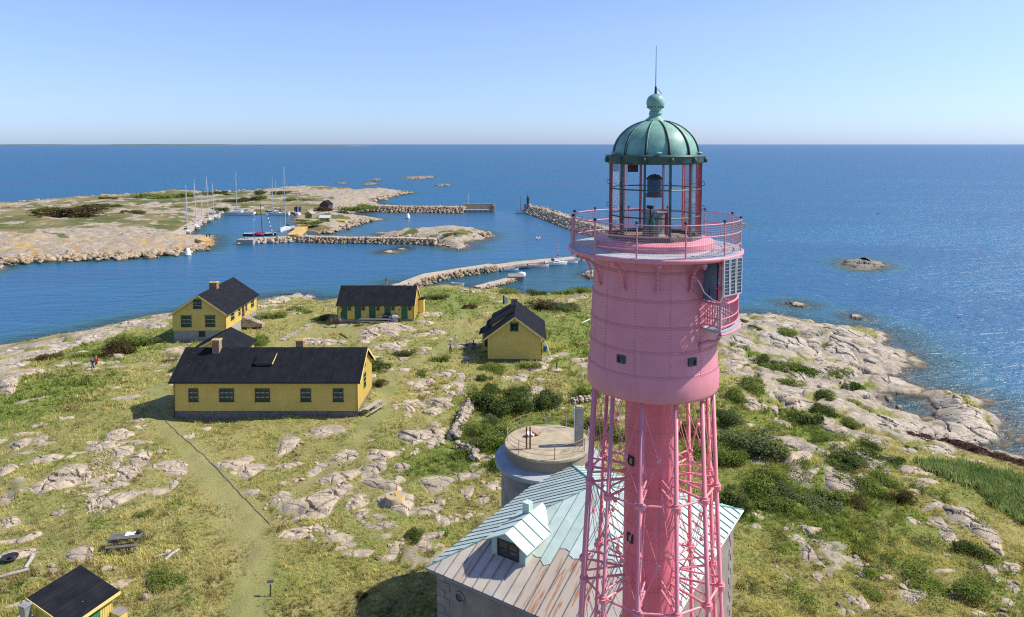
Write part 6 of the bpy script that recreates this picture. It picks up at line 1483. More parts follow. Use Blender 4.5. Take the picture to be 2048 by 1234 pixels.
MB().box((0,0,-2),(13,4,1.6)).build('pier_deck',M_stonegr,e);MB().box((2.5,3.6,1.6),(14,4.8,3.6)).build('parapet_wall',M_stonegr,e)
MB().box((1.5,1.6,1.6),(4.6,4.6,5.0)).build('beacon_base',M_stonegr,e)
bt_=MB().lathe([(.0,5.0),(.75,5.0),(.7,8.2),(.9,8.2),(.9,8.4),(.0,8.4)],12,(3.2,3.1)).build('beacon_shaft',M_black,e);MB().lathe([(.3,8.4),(.3,9.3),(.02,9.7)],10,(3.2,3.1)).build('lamp',M_patdark,bt_)
# cone markers
for (px,py,lab) in ((376,511,'white conical harbour mark in the water off the left spit'),(816,437,'white conical harbour mark in the middle of the outer basin')):
    x,y=at(px,py,0);e=empty('harbour_mark',(x,y,0),0,lab,'marker','white conical harbour marks');MB().lathe([(1.15,-.8),(1.15,.35),(0,.35)],18).build('float',M_stonegr,e,True,angle=40);MB().lathe([(1.02,.3),(.78,1.6),(.5,2.3),(.36,2.45),(0,2.5)],18).build('cone',M_white,e,True,angle=50)
# harbour sheds
def hut(label,px,py,z,w_,d,h,hr,ang,wm,rm,name='harbour_shed',ridge='y',doorm=None):
    x,y=at(px,py,z);e=empty(name,(x,y,z-.2),R(ang),label,'shed');a=w_/2
    if ridge=='y':MB().add([(-a,0,-1),(a,0,-1),(a,d,-1),(-a,d,-1),(-a,0,h),(a,0,h),(a,d,h),(-a,d,h),(0,0,hr),(0,d,hr)],[(0,1,5,8,4),(2,3,7,9,6),(1,2,6,5),(3,0,4,7),(5,6,9,8),(7,4,8,9)]).build('wall',wm,e)
    else:MB().add([(-a,0,-1),(a,0,-1),(a,d,-1),(-a,d,-1),(-a,0,h),(a,0,h),(a,d,h),(-a,d,h),(-a,d/2,hr),(a,d/2,hr)],[(0,1,5,4),(2,3,7,6),(1,2,6,9,5),(3,0,4,8,7),(4,5,9,8),(6,7,8,9)]).build('wall',wm,e)
    o_=.3
    for s in (0,1):
        if ridge=='y':
            sl=(hr-h)/a;xa=-a-o_ if s==0 else a+o_;q=[(xa,d+o_,h-o_*sl+.08),(xa,-o_,h-o_*sl+.08),(0,-o_,hr+.08),(0,d+o_,hr+.08)]
        else:
            sl=(hr-h)/(d/2);ya=-o_ if s==0 else d+o_;q=[(-a-o_,ya,h-o_*sl+.08),(a+o_,ya,h-o_*sl+.08),(a+o_,d/2,hr+.08),(-a-o_,d/2,hr+.08)]
        if s:q=[q[1],q[0],q[3],q[2]]
        MB().slab(q,.08).build('roof',rm,e)
    if doorm:
        dd=MB().box((-.5,-.05,0),(.5,-.01,1.9)).build('door',doorm,e);MB().cbox((.35,-.08,1.),(.06,.05,.15)).build('handle',M_black,dd)
    MB().box((a*.4+.1,-.05,1.1),(a*.4+.6,-.01,1.7)).build('pane',M_glass,e)
    return e
M_ol=pm('olive_boards',(.25,.23,.09),.7,.2,2)
hut('dark tarred boathouse with gabled roof beyond the harbour',648,418,2.2,5.0,6,2.6,4.6,-8,M_woodd,M_felt,'boathouse',doorm=M_woodd)
hut('small olive green harbour shed with grey gable roof',617,436,1.6,3.6,4,2.1,3.3,-8,M_ol,M_stonegr,doorm=M_green)
hut('yellow green shed with white roof at the waterside',649,444,1.6,4.6,3.4,2.2,3.1,0,M_ol,pm('pale_roof',(.5,.5,.5),.6,.1,1),ridge='x')
hut('low dark blue hut beyond the moored catamaran',594,420,1.9,3.,2.5,1.5,2.0,0,M_navy,M_navy)
# ------------------------------------------------------------------ boats
def boat(label,px,py,L,Bm,fb,hd,hull=None,deckm=None,mast=0,cabin=0,cab_m=None,boom=True,cover=None,stern_gear=False,group=None,open_=False,cat='boat',name='boat',rake=0,z=0,stripe=None,mizzen=0,heel=0,wind=False):
    x,y=at(px,py,z);hull=hull or M_hullw;e=empty(name,(x,y,z),R(hd),label,cat,group);e.rotation_euler=(R(heel),0,R(hd))
    n=13;V=[];
    def hb(t):return Bm/2*max(0.02,(1-abs(min(1,max(0,(t-.42)/.58)))**2.1))*(1-.28*max(0,(.42-t)/.42)**2) 
    for i in range(n):
        t=i/(n-1);xx=-L/2+L*t;b=hb(t);sh=fb*(1+.25*(t-.3)**2*2);kx=xx-(.05*L*(t>.9))
        V+=[(xx-.04*L*max(0,t-.8)*5*.5,0,-.35*fb),(xx-.02*L*max(0,t-.8)*5*.3,b*.7,-.05),(xx,b*.93,sh*.5),(xx+.02*L*max(0,t-.85)*5,b,sh),(xx-.04*L*max(0,t-.8)*5*.5,0,-.35*fb),(xx-.02*L*max(0,t-.8)*5*.3,-b*.7,-.05),(xx,-b*.93,sh*.5),(xx+.02*L*max(0,t-.85)*5,-b,sh)]
    F=[]
    for i in range(n-1):
        a=i*8;c=a+8
        for k in range(3):F+=[(a+k,c+k,c+k+1,a+k+1),(a+k+5,c+k+5,c+k+4,a+k+4)]
    F+=[(0,1,2,3,7,6,5)]
    h=MB().add(V,F).build('hull',hull,e,True,angle=50)
    dk=MB();Vd=[];dz=-.04 if not open_ else -.55*fb
    for i in range(n):
        t=i/(n-1);a=V[i*8+3];k=.96 if not open_ else .86;Vd+=[(a[0],a[1]*k,a[2]+dz),(a[0],-a[1]*k,a[2]+dz)]
    dk.add(Vd,[(2*i,2*i+1,2*i+3,2*i+2) for i in range(n-1)]).build('deck',deckm or M_hullw,e)
    g1=MB();g1.path([V[i*8+3] for i in range(n)],.05,5);g1.path([V[i*8+7] for i in range(n)],.05,5);g1.build('gunwale',stripe or (M_hullw if not open_ else M_wood),e)
    if stripe:
        s=MB();s.add([(V[i*8+2][0],V[i*8+2][1]+.02,V[i*8+2][2]+(.0 if j==0 else .14*fb)) for i in range(n) for j in (0,1)],[(2*i,2*i+2,2*i+3,2*i+1) for i in range(n-1)]);s.add([(V[i*8+6][0],V[i*8+6][1]-.02,V[i*8+6][2]+(.0 if j==0 else .14*fb)) for i in range(n) for j in (0,1)],[(2*i+1,2*i+3,2*i+2,2*i) for i in range(n-1)]);s.build('stripe',stripe,e)
    if open_:
        for t in (-.22,.08,.3):MB().cbox((t*L,0,fb*.75),(.25,hb(t+.5)*1.75,.05)).build('thwart',M_wood,e)
    if cabin:
        cl=L*cabin;c0=-.08*L if mast else -.12*L
        cb=MB().add([(c0,-Bm*.3,fb*.9),(c0+cl,-Bm*.2,fb*.95),(c0+cl,Bm*.2,fb*.95),(c0,Bm*.3,fb*.9),(c0+.1,-Bm*.26,fb+.55),(c0+cl*.8,-Bm*.16,fb+.4),(c0+cl*.8,Bm*.16,fb+.4),(c0+.1,Bm*.26,fb+.55)],[(4,5,6,7),(0,1,5,4),(1,2,6,5),(2,3,7,6),(3,0,4,7)]).build('cabin',cab_m or M_hullw,e)
        w1=MB()
        for sg in (-1,1):w1.add([(c0+.3,sg*Bm*.293,fb+.18),(c0+cl*.7,sg*Bm*.232,fb+.18),(c0+cl*.7,sg*Bm*.215,fb+.33),(c0+.3,sg*Bm*.275,fb+.38)],[(0,1,2,3)])
        w1.build('cabin_windows',M_glass,cb)
        ck=MB().cbox((-.3*L,0,fb*.98),(.3*L,Bm*.5,.05)).build('cockpit_well',M_stonegr,e)
        if mast or wind:MB().add([(c0-.5,-Bm*.3,fb+.3),(c0+.35,-Bm*.28,fb+.5),(c0+.35,Bm*.28,fb+.5),(c0-.5,Bm*.3,fb+.3),(c0-.5,-Bm*.26,fb+1.15),(c0+.1,-Bm*.22,fb+1.1),(c0+.1,Bm*.22,fb+1.1),(c0-.5,Bm*.26,fb+1.15)],[(4,5,6,7),(0,1,5,4),(1,2,6,5),(2,3,7,6)]).build('sprayhood',cover or M_navy,e)
    if mast:
        mx_=.08*L;top=(mx_-rake,0,fb+mast)
        m=MB().tube((mx_,0,fb*.8),top,.17,.12,8).build('mast',M_alu,e)
        if boom:
            MB().tube((mx_,0,fb+1.5),(-.34*L,0,fb+1.45),.08).build('boom',M_alu,m)
            MB().tube((mx_-.1,0,fb+1.66),(-.33*L,0,fb+1.58),.17,.13,8).build('furled_sail',cover or M_hullw,m)
        sp=MB()
        for f_ in (.45,.72):sp.tube((mx_-rake*f_,-Bm*.28,fb+mast*f_),(mx_-rake*f_,Bm*.28,fb+mast*f_),.035,None,5)
        sp.build('spreaders',M_alu,m)
        rg=MB();bow=V[(n-1)*8+3]
        rg.tube(top,(bow[0],0,bow[2]),.025,.045,5,False).tube(top,(-L/2,0,fb),.02,None,4,False)
        for sg in (-1,1):rg.tube(top,(mx_-.2,sg*Bm*.46,fb),.018,None,4,False)
        rg.build('rigging',pm('rigging_grey',(.4,.4,.4),.4,.1,2),m)
    if mizzen:
        MB().tube((-.32*L,0,fb*.8),(-.34*L,0,fb+mizzen),.10,.06,8).build('mizzen_mast',M_alu,e)
    if mast or cabin:
        pr=MB()
        for i in range(1,n-1,2):
            for o_ in (3,7):
                a=V[i*8+o_];pr.tube((a[0],a[1]*.95,a[2]),(a[0],a[1]*.95,a[2]+.6),.018,None,4)
        for o_ in (3,7):pr.path([(V[i*8+o_][0],V[i*8+o_][1]*.95,V[i*8+o_][2]+.6) for i in range(1,n-1)],.014,4)
        pr.build('guard_rail',M_alu,e)
    if stern_gear:
        ob=MB().cbox((-L/2-.12,0,fb*.9+.15),(.32,.3,.45)).tube((-L/2-.15,0,-.2),(-L/2-.15,0,fb*.9),.06).build('outboard_motor',M_black,e)
    return e
gy='sailing yachts moored along the left quay'
boat('nearest white yacht in the left row with dark fittings on deck',374,467,9.0,3.0,1.1,-50,mast=19.,cabin=.4,group=gy,rake=.8,cover=M_navy)
boat('white yacht second from the front of the left row with white sail cover',392,458,9.6,3.1,1.15,-48,mast=20.5,cabin=.4,group=gy,rake=1.8,cover=M_hullw)
boat('small green striped yacht third in the left row',404,449,8.4,2.8,1.0,-45,mast=14.,cabin=.4,group=gy,rake=1.,stripe=M_green,cover=M_hullw)
boat('blue hooded yacht fourth in the left row',416,443,10.,3.2,1.1,-42,mast=20.5,cabin=.4,group=gy,rake=1.6,cover=M_navy)
boat('white yacht fifth in the left row by the bushes with teal cover',427,437,9.5,3.1,1.1,-40,mast=17.,cabin=.4,group=gy,rake=1.2,cover=M_teal)
boat('small mastless white cruiser at the far end of the left row',437,431,6.5,2.4,1.0,-35,cabin=.4,group=gy,wind=True)
boat('long white and blue ketch moored alone at the head of the basin',479,430,16.,4.,1.6,178,mast=21.,cabin=.4,mizzen=0,rake=-.3,stripe=M_navy,cover=M_white,boom=True)
boat('black inflatable dinghy at the stern of the long ketch',508,430,3.2,1.6,.5,10,hull=M_black,open_=True,deckm=M_black)
boat('blue hulled yacht with dark mast wires lying right of the ketch',556,430,12.,3.6,1.3,178,hull=M_hullw,mast=16.5,cabin=.4,cover=M_navy,stripe=M_navy)
boat('dark sterned motor sailer hidden behind the blue striped yacht',548,426,9.,3.,1.3,175,hull=M_navy,mast=18.,cabin=.35)
boat('white yacht at the right end of the basin beside the sheds',596,431,8.5,2.9,1.2,-70,mast=15.5,cabin=.4,rake=.5)
boat('red hulled small boat between the yachts at the head of the basin',585,428,5.,2.,1.,185,hull=M_red,cabin=.3)
boat('large white yacht lying bow on beside the yellow topped wooden pier',573,461,11.,3.6,1.3,-98,mast=26.,cabin=.4,rake=-.5,cover=M_navy)
boat('old wooden boat with tall brown mast behind the south quay',520,471,13.,3.4,.9,2,hull=M_woodd,mast=0,cabin=.3,cab_m=M_brown)
x,y=at(525,471,0);e=MB().tube((0,0,.5),(-.9,0,18.),.18,.1,8).build('wooden_mast',M_woodd);e.location=(x,y,0);tag(e,'tall bare brown mast rising behind the south quay','mast')
o=MB().ico((0,0,0),1.,1,(2.4,.8,.8)).build('boat_cover',pm('magenta_canvas',(.30,.015,.09),.7,.2,2),None,True);x,y=at(516,469,1.6);o.location=(x,y,1.6);tag(o,'magenta cover lying on the old wooden boat','boat cover')
# lamp on the quay, striped bowsprit
x,y=at(508,474,1.7);e=empty('lamp_post',(x,y,1.7),0,'thin lamp post on the south quay','lamp post');MB().tube((0,0,0),(0,0,6.6),.07,.05,6).build('pole',M_alu,e);MB().cbox((0,0,6.7),(1.0,.3,.14)).build('lamp_head',M_white,e)
x,y=at(548,474,1.7);e=empty('striped_pole',(x,y,1.7),0,'black and white striped pole leaning over the south quay','pole')
for i in range(12):
    p=Vector((0,0,0)).lerp(Vector((-2.6,0,9.)),i/12);q=Vector((0,0,0)).lerp(Vector((-2.6,0,9.)),(i+1)/12);MB().tube(p,q,.13,None,6).build('pole_band',M_white if i%2 else M_navy,e)
boat('white open rowing boat with a person rowing in the outer harbour',1077,477,4.2,1.6,.5,70,open_=True)
boat('wooden fishing boat with white hull and brown rail at the beacon pier',1049,427,9.,3.2,1.3,2,stripe=M_brown,deckm=M_brown,cabin=.35,cab_m=M_brown,mast=0)
x,y=at(1041,427,0);e=MB().tube((0,0,1),(0,0,9.5),.12,.07,6).tube((3.6,.5,1),(3.6,.5,11.5),.13,.08,6).build('fishing_boat_masts',M_brown);e.location=(x,y,0);tag(e,'two brown masts above the fishing boat at the beacon pier','mast')
gb='small boats tied along the near stone jetty'
boat('pale blue open boat moored leftmost at the near jetty',1022,541.5,4.6,1.7,.6,16,hull=pm('pale_blue_hull',(.35,.5,.6),.3,.1,1),open_=True,group=gb,stern_gear=True)
boat('dark blue open boat second from the left at the near jetty',1047,537.5,4.8,1.8,.6,14,hull=pm('blue_hull',(.03,.09,.2),.3,.1,1),open_=True,group=gb,deckm=M_stonegr)
boat('red decked white motor boat in the middle of the near jetty',1077,534,6.4,2.2,.8,10,stripe=M_red,deckm=M_red,open_=True,group=gb,stern_gear=True)
boat('white cabin boat with green waterline at the near jetty',1112,530,7.0,2.4,.9,9,cabin=.35,group=gb,stripe=M_white,mast=0,stern_gear=True,wind=True)
boat('plain white tender between the cabin boat and the jetty end',1140,526.5,5.0,1.8,.7,7,open_=True,group=gb)
boat('white speedboat with windscreen at the tip of the near jetty',1161,522.5,5.6,2.3,.9,5,cabin=.3,group=gb,wind=True,cab_m=M_hullw)
x,y=at(1116,517.5,.95);e=empty('striped_mast',(x,y,.95),0,'red and white striped mast with a lifebuoy on the near jetty','mast')
for i in range(11):MB().tube((0,0,i*.48),(0,0,(i+1)*.48),.06,None,6).build('mast_band',M_white if i%2 else M_red,e)
lb_=MB().path([(.35*math.cos(t*.5236),-.1,1.3+.35*math.sin(t*.5236)) for t in range(12)],.09,6,True).build('lifebuoy',M_red,e)
boat('pale blue upturned looking dinghy beached on the grass behind the row shed',877,574,5.2,1.9,.6,-8,hull=pm('pale_blue_hull',(.35,.5,.6),.3,.1,1),open_=True,deckm=M_hullw,z=1.4,heel=-18)
boat('white round dinghy with teal rim beached beside the bay',916,571,3.2,1.6,.7,-10,open_=True,z=1.0,stripe=M_teal)
o=MB().cbox((0,0,.1),(2.6,1.2,.2)).ico((0,0,.2),.7,1,(1.6,.8,.4)).build('tarpaulin',M_blue);x,y=at(906,574,1.1);o.location=(x,y,1.1);tag(o,'blue tarpaulin lying left of the white round dinghy','tarpaulin')
# sailing boat near the horizon
x,y=at(1842,304,0);e=empty('sailing_boat',(x,y,0),R(60),'tiny white sailing boat near the horizon on the right','boat');MB().add([(-6,-1.8,1.2),(7,0,1.6),(-6,1.8,1.2),(-5,0,-.5),(6,0,-.5)],[(0,1,2),(0,3,4,1),(2,1,4,3),(0,2,3)]).build('hull',M_hullw,e)
MB().add([(-5,0,2),(1,0,2),(1,0,19),(-5,.12,2),(1,.12,2),(1,.12,19)],[(0,1,2),(5,4,3),(0,3,4,1),(1,4,5,2),(2,5,3,0)]).build('mainsail',M_white,e);MB().add([(1.3,0,2),(6.6,0,2),(1.3,0,16),(1.3,.1,2),(6.6,.1,2),(1.3,.1,16)],[(0,1,2),(5,4,3)]).build('jib',M_white,e)
# distant coast
def coast(name,d,px0,px1,hm,seed,label):
    x0,x1=(px0-CX)/FPX*d,(px1-CX)/FPX*d;n=160;mb=MB();V=[]
    for i in range(n+1):
        t=i/n;x=x0+(x1-x0)*t;e_=min(1,t*14,(1-t)*14) if px0>-200 else min(1,(1-t)*14);h=hm*(.35+.9*float(fbm(np.array([i*.13+seed]),np.array([seed*.7]),seed,4)[0]))*e_**.6
        V+=[(x,d,-3),(x,d+200,h),(x,d+1500,h*1.1),(x,d+2600,-3)]
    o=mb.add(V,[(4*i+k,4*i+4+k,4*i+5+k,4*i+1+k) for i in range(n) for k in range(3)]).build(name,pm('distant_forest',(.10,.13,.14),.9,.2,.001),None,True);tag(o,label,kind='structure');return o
coast('distant_coast',13000,-900,560,33,3,'low blue grey mainland coast on the left horizon');coast('distant_island',10500,535,697,27,5,'small low island on the horizon')
print('harbour',time.time()-T0)
# ------------------------------------------------------------------ people
M_skin=pm('skin',(.52,.31,.22),.6,.1,5);M_skinr=pm('sunlit_skin',(.55,.33,.25),.6,.1,5)
def skin(name,J,E,m,parent,sub=1):
    me=bpy.data.meshes.new(name);me.from_pydata([j[:3] for j in J],E,[]);me.update();me.materials.append(m)
    o=bpy.data.objects.new(name,me);col.objects.link(o);o.parent=parent
    md=o.modifiers.new('skin','SKIN')
    if not me.skin_vertices:me.skin_vertices.new()
    for i,j in enumerate(J):
        r=j[3];me.skin_vertices[0].data[i].radius=(r,j[4] if len(j)>4 else r);me.skin_vertices[0].data[i].use_root=(i==0)
    s=o.modifiers.new('subd','SUBSURF');s.levels=sub;s.render_levels=sub;me.polygons.foreach_set('use_smooth',[True]*len(me.polygons));return o
def person(label,px,py,hd,top,bottom,hair,pose='walk',ph=0.,sleeve=True,shorts=False,s=1.,z=None,loc=None,cap=None,mat_skin=None,longh=False):
    if loc:x,y,zz=loc
    else:
        x,y,zz=gp(px,py) if z is None else (*at(px,py,z),z)
    e=empty('person',(x,y,zz),R(hd),label,'person');e.scale=(s,s,s);sk=mat_skin or M_skin   # faces +y of its own space
    if pose=='sit':hip=.46;K=[(.12,.42,.50),(-.12,.42,.50)];A_=[(.13,.44,.08),(-.13,.44,.08)];lean=.06
    elif pose=='row':hip=.40;K=[(.12,.38,.48),(-.12,.38,.48)];A_=[(.13,.68,.22),(-.13,.68,.22)];lean=-.05
    elif pose=='stand':hip=.95;K=[(.10,.02,.50),(-.10,.03,.50)];A_=[(.11,-.02,.09),(-.11,.0,.09)];lean=0
    else:hip=.93;K=[(.09,.16,.50),(-.09,-.04,.49)];A_=[(.10,.12,.10),(-.09,-.30,.14)];lean=.04
    H=Vector((0,0,hip));C=Vector((0,lean,hip+.42));Nk=Vector((0,lean*1.3,hip+.56));Hd=Vector((0,lean*1.5+.02,hip+.72));sh=[Vector((.19,lean,hip+.48)),Vector((-.19,lean,hip+.48))]
    if pose=='row':el=[sh[0]+Vector((.08,.18,-.2)),sh[1]+Vector((-.08,.18,-.2))];ha=[el[0]+Vector((-.04,.26,.02)),el[1]+Vector((.04,.26,.02))]
    elif pose=='sit':el=[sh[0]+Vector((.05,.05,-.27)),sh[1]+Vector((-.05,.05,-.27))];ha=[el[0]+Vector((-.06,.24,.0)),el[1]+Vector((.06,.24,.0))]
    elif pose=='stand':el=[sh[0]+Vector((.06,.02,-.28)),sh[1]+Vector((-.05,.06,-.26))];ha=[el[0]+Vector((-.02,.16,-.16)),el[1]+Vector((.10,.20,.14))]
    else:el=[sh[0]+Vector((.05,-.10,-.27)),sh[1]+Vector((-.05,.08,-.27))];ha=[el[0]+Vector((0,-.02,-.25)),el[1]+Vector((.02,.16,-.19))]
    J=[(*H,.13,.10),(*(H+(C-H)*.5),.12,.09),(*C,.15,.10),(*Nk,.055),(*(Nk+Vector((0,0,.06))),.055),(*Hd,.085,.10),(*(Hd+Vector((0,0,.09))),.06)]
    Ed=[(0,1),(1,2),(2,3),(3,4),(4,5),(5,6)]
    for i in (0,1):
        b=len(J);J+=[(*sh[i],.065),(*el[i],.042),(*ha[i],.032),(*(ha[i]+(ha[i]-el[i]).normalized()*.08),.038)];Ed+=[(2,b),(b,b+1),(b+1,b+2),(b+2,b+3)]
    for i in (0,1):
        b=len(J);k=Vector(K[i]);a=Vector(A_[i]);J+=[(k.x*.95,0,hip-.03,.09),(*k,.06),(*a,.038),(a.x,a.y+.14,a.z-.06,.036)];Ed+=[(0,b),(b,b+1),(b+1,b+2),(b+2,b+3)]
    skin('body',J,Ed,sk,e)
    # upper garment
    J=[(*(H-Vector((0,0,.04))),.155,.125),(*(H+(C-H)*.5),.145,.115),(*C,.175,.125),(*(Nk-Vector((0,0,.03))),.075)];Ed=[(0,1),(1,2),(2,3)]
    for i in (0,1):
        b=len(J);J+=[(*sh[i],.085),(*el[i],.062)];Ed+=[(2,b),(b,b+1)]
        if sleeve:J+=[(*(el[i]+(ha[i]-el[i])*.85),.050)];Ed+=[(b+1,b+2)]
    skin('jacket',J,Ed,top,e)
    J=[(*(H+Vector((0,0,.05))),.150,.12),(*(H-Vector((0,0,.03))),.155,.12)];Ed=[(0,1)]
    for i in (0,1):
        b=len(J);k=Vector(K[i]);a=Vector(A_[i]);h0=Vector((k.x*.95,0,hip-.03));J+=[(*h0,.108)];Ed+=[(1,b)]
        if shorts:J+=[(*(h0+(k-h0)*.85),.088)];Ed+=[(b,b+1)]
        else:J+=[(*k,.078),(*(k+(a-k)*.92),.058)];Ed+=[(b,b+1),(b+1,b+2)]
    skin('trousers',J,Ed,bottom,e)
    hm=MB().ico(Hd+Vector((0,-.025,.05)),.118,2,(.86,1.0,1.02)).build('hair' if not cap else 'cap',cap or hair,e,True)
    # face: eyes, nose and mouth on the front of the head
    f=MB();yf=Hd.y+.105
    MB().ico((0,yf+.005,Hd.z+.01),.016,1,(1,1.2,1.4)).build('nose',sk,e,True)
    f.ico((.035,yf-.012,Hd.z+.035),.011,1).ico((-.035,yf-.012,Hd.z+.035),.011,1).cbox((0,yf-.004,Hd.z-.035),(.045,.012,.01)).build('eyes_and_mouth',M_black,e,kind='stuff')
    MB().ico((.088,Hd.y,Hd.z+.02),.022,1,(.5,1,1.4)).build('ear',sk,e,True);MB().ico((-.088,Hd.y,Hd.z+.02),.022,1,(.5,1,1.4)).build('ear',sk,e,True)
    for i in (0,1):
        # hand: palm and five fingers, slightly curled
        d=(ha[i]-el[i]).normalized();p=ha[i]+d*.03;sd_=d.cross(Vector((0,0,1)));sd_=(sd_.normalized() if sd_.length>.2 else Vector((0,1,0)));hn=MB();hn.tube(p-d*.03,p+d*.05,.036,.040,6)
        cu=d.cross(sd_)
        for q,lf in ((-.030,.055),(-.011,.068),(.009,.064),(.028,.05)):
            b0=p+d*.05+sd_*q;hn.path([b0,b0+d*lf*.6,b0+d*lf+cu*.02],.009,5)
        hn.path([p+sd_*.035,p+sd_*.06+d*.03,p+sd_*.062+d*.06],.011,5);hn.build('hand',sk,e,True)
        if not shorts or True:
            a=Vector(A_[i]);MB().ico((a.x,a.y+.07,a.z-.05),.10,1,(.5,1.35,.5)).build('shoe',M_white if shorts else M_black,e,True)
    return e
M_hair=pm('brown_hair',(.08,.05,.03),.8,.3,5);M_hairb=pm('fair_hair',(.38,.27,.14),.8,.2,5);M_tee=pm('dark_tshirt',(.03,.03,.045),.8,.2,3);M_jean=pm('blue_jeans',(.06,.13,.28),.85,.25,3);M_beige=pm('beige_cloth',(.50,.45,.32),.85,.1,3);M_cap=pm('blue_cap',(.10,.12,.5),.7,.1,3);M_dkjean=pm('dark_jeans',(.02,.03,.09),.85,.2,3);M_bw=pm('white_blue_top',(.35,.38,.5),.85,.3,6)
person('person in dark T-shirt, blue cap and jeans walking on the left meadow',186,741,200,M_tee,M_jean,M_hair,'walk',cap=M_cap,sleeve=False)
person('person in red jacket and dark shorts walking beside the blue capped one',193,737.5,205,M_red,M_black,M_hairb,'walk',shorts=True,s=1.02)
person('person in white and blue top and dark jeans on the meadow path',901,706,190,M_bw,M_dkjean,M_hair,'stand',s=1.02)
person('person in beige shirt and shorts walking away beside the gabled house',911.5,692,20,M_beige,M_beige,M_hairb,'walk',shorts=True)
person('person with dark jacket bending beyond the row shed roof',773,572,160,M_tee,M_stonegr,M_hair,'stand',z=2.2,s=1.25)
person('seated person in navy jacket in the shade of the gabled house',935,698,90,M_navy,M_dkjean,M_hair,'sit')
person('seated person in blue trousers nearer the porch of the gabled house',946,697,-90,M_tee,M_jean,M_hair,'sit')
bx,by=at(1077,477,0);person('person in red shirt rowing the small open boat',0,0,160,M_red,M_jean,M_hairb,'row',loc=(bx,by,.1))
# ------------------------------------------------------------------ furniture on the meadow
def table(label,px,py,ang,L=1.9,wood=None,name='picnic_table',sc=1.,group=None):
    x,y,z=gp(px,py);m=wood or M_wood;e=empty(name,(x,y,z),R(ang),label,'picnic table',group);a=L/2;e.scale=(sc,sc,sc)
    for i in range(5):MB().box((-a,-.36+i*.146,.72),(a,-.36+i*.146+.135,.76)).build('tabletop_plank',m,e)
    for s in (-1,1):
        for k in (0,1):MB().box((-a,s*(.62+k*.14)-.065,.43),(a,s*(.62+k*.14)+.065,.465)).build('seat_plank',m,e)
    for xx in ([-a+.3,a-.3] if L<3 else [-a+.3,0,a-.3]):
        for s in (-1,1):MB().tube((xx,s*.62,-.1),(xx,s*.22,.72),.05,None,4).build('leg',m,e)
        MB().box((xx-.03,-.78,.36),(xx+.03,.78,.43)).box((xx-.031,-.34,.64),(xx+.031,.34,.719)).build('cross_beam',m,e)
    return e
M_woodp=pm('picnic_wood',(.13,.115,.10),.8,.3,4,bump=.3)
table('weathered picnic table with a bag on it in the lower left meadow',252,1094,9,1.95,M_woodp,sc=1.15)
x,y,z=gp(252,1094)
o=MB().cbox((0,0,.02),(.7,.42,.03),Matrix.Rotation(.3,4,'Z')).cbox((-.2,.1,.05),(.3,.25,.03)).build('newspaper',M_white);o.location=(x+.25,y+.2,z+.885);tag(o,'pale folded cloth lying on the lower left picnic table','cloth')
bk=empty('backpack',(x+.85,y+.3,z+.88),.4,'dark green backpack at the end of the lower left picnic table','backpack');MB().ico((0,0,.17),.2,2,(1,.7,.9)).build('bag',pm('backpack_green',(.04,.05,.03),.8,.3,4),bk,True);MB().path([(.15,.1,.05),(.3,.05,.1),(.34,-.02,-.02),(.25,-.1,-.1)],.02,5).build('strap',M_black,bk)
table('long picnic table in front of the green doors',749,646.5,-1.5,5.4,M_woodp,name='long_picnic_table')
table('grey picnic table in the shade by the gabled house porch',940,697,5,1.9,M_wood)
e=table('grey bench table leaning by the stone foundation of the long house',746,822,68,3.2,pm('pale_grey_wood',(.30,.28,.24),.8,.2,3))
table('small table left of the long house roof end',345,722,5,1.6,M_woodp)
# barbecues
def grill(label,px,py,body,ang=0,sc=1.):
    x,y,z=gp(px,py);e=empty('barbecue',(x,y,z),R(ang),label,'barbecue');e.scale=(sc,sc,sc)
    MB().box((-.38,-.25,.1),(.38,.25,.8)).build('cart',body,e);MB().lathe([(.30,0),(.28,.14),(.16,.24),(0,.27)],14).data('a',None)
    l=MB();l.add([(-.42,-.28,.82),(.42,-.28,.82),(.42,.28,.82),(-.42,.28,.82),(-.38,-.18,1.02),(.38,-.18,1.02),(.38,.2,1.1),(-.38,.2,1.1)],[(4,5,6,7),(0,1,5,4),(1,2,6,5),(2,3,7,6),(3,0,4,7),(3,2,1,0)]).build('lid',body,e);MB().box((-.85,-.2,.78),(-.43,.2,.815)).box((.43,-.2,.78),(.85,.2,.815)).build('side_shelf',M_stonegr,e)
    MB().tube((-.25,-.3,.95),(.25,-.3,.95),.02).build('handle',M_alu,e)
    for sx in (-.33,.33):
        for sy in (-.2,.2):MB().box((sx-.03,sy-.03,-.05),(sx+.03,sy+.03,.1)).build('leg',M_black,e)
grill('black barbecue with open shelves before the fourth green door',771,643,M_black,5,1.15);grill('light grey barbecue right of the black one',790,644,pm('grill_grey',(.4,.42,.45),.35,.1,2),-3,1.1)
x,y,z=gp(781,645);o=MB().lathe([(.0,0),(.19,0),(.19,.5),(.12,.62),(.06,.68),(0,.68)],14).build('gas_bottle',M_blue,None,True);o.location=(x,y,z);tag(o,'blue gas bottle between the two barbecues','gas bottle')
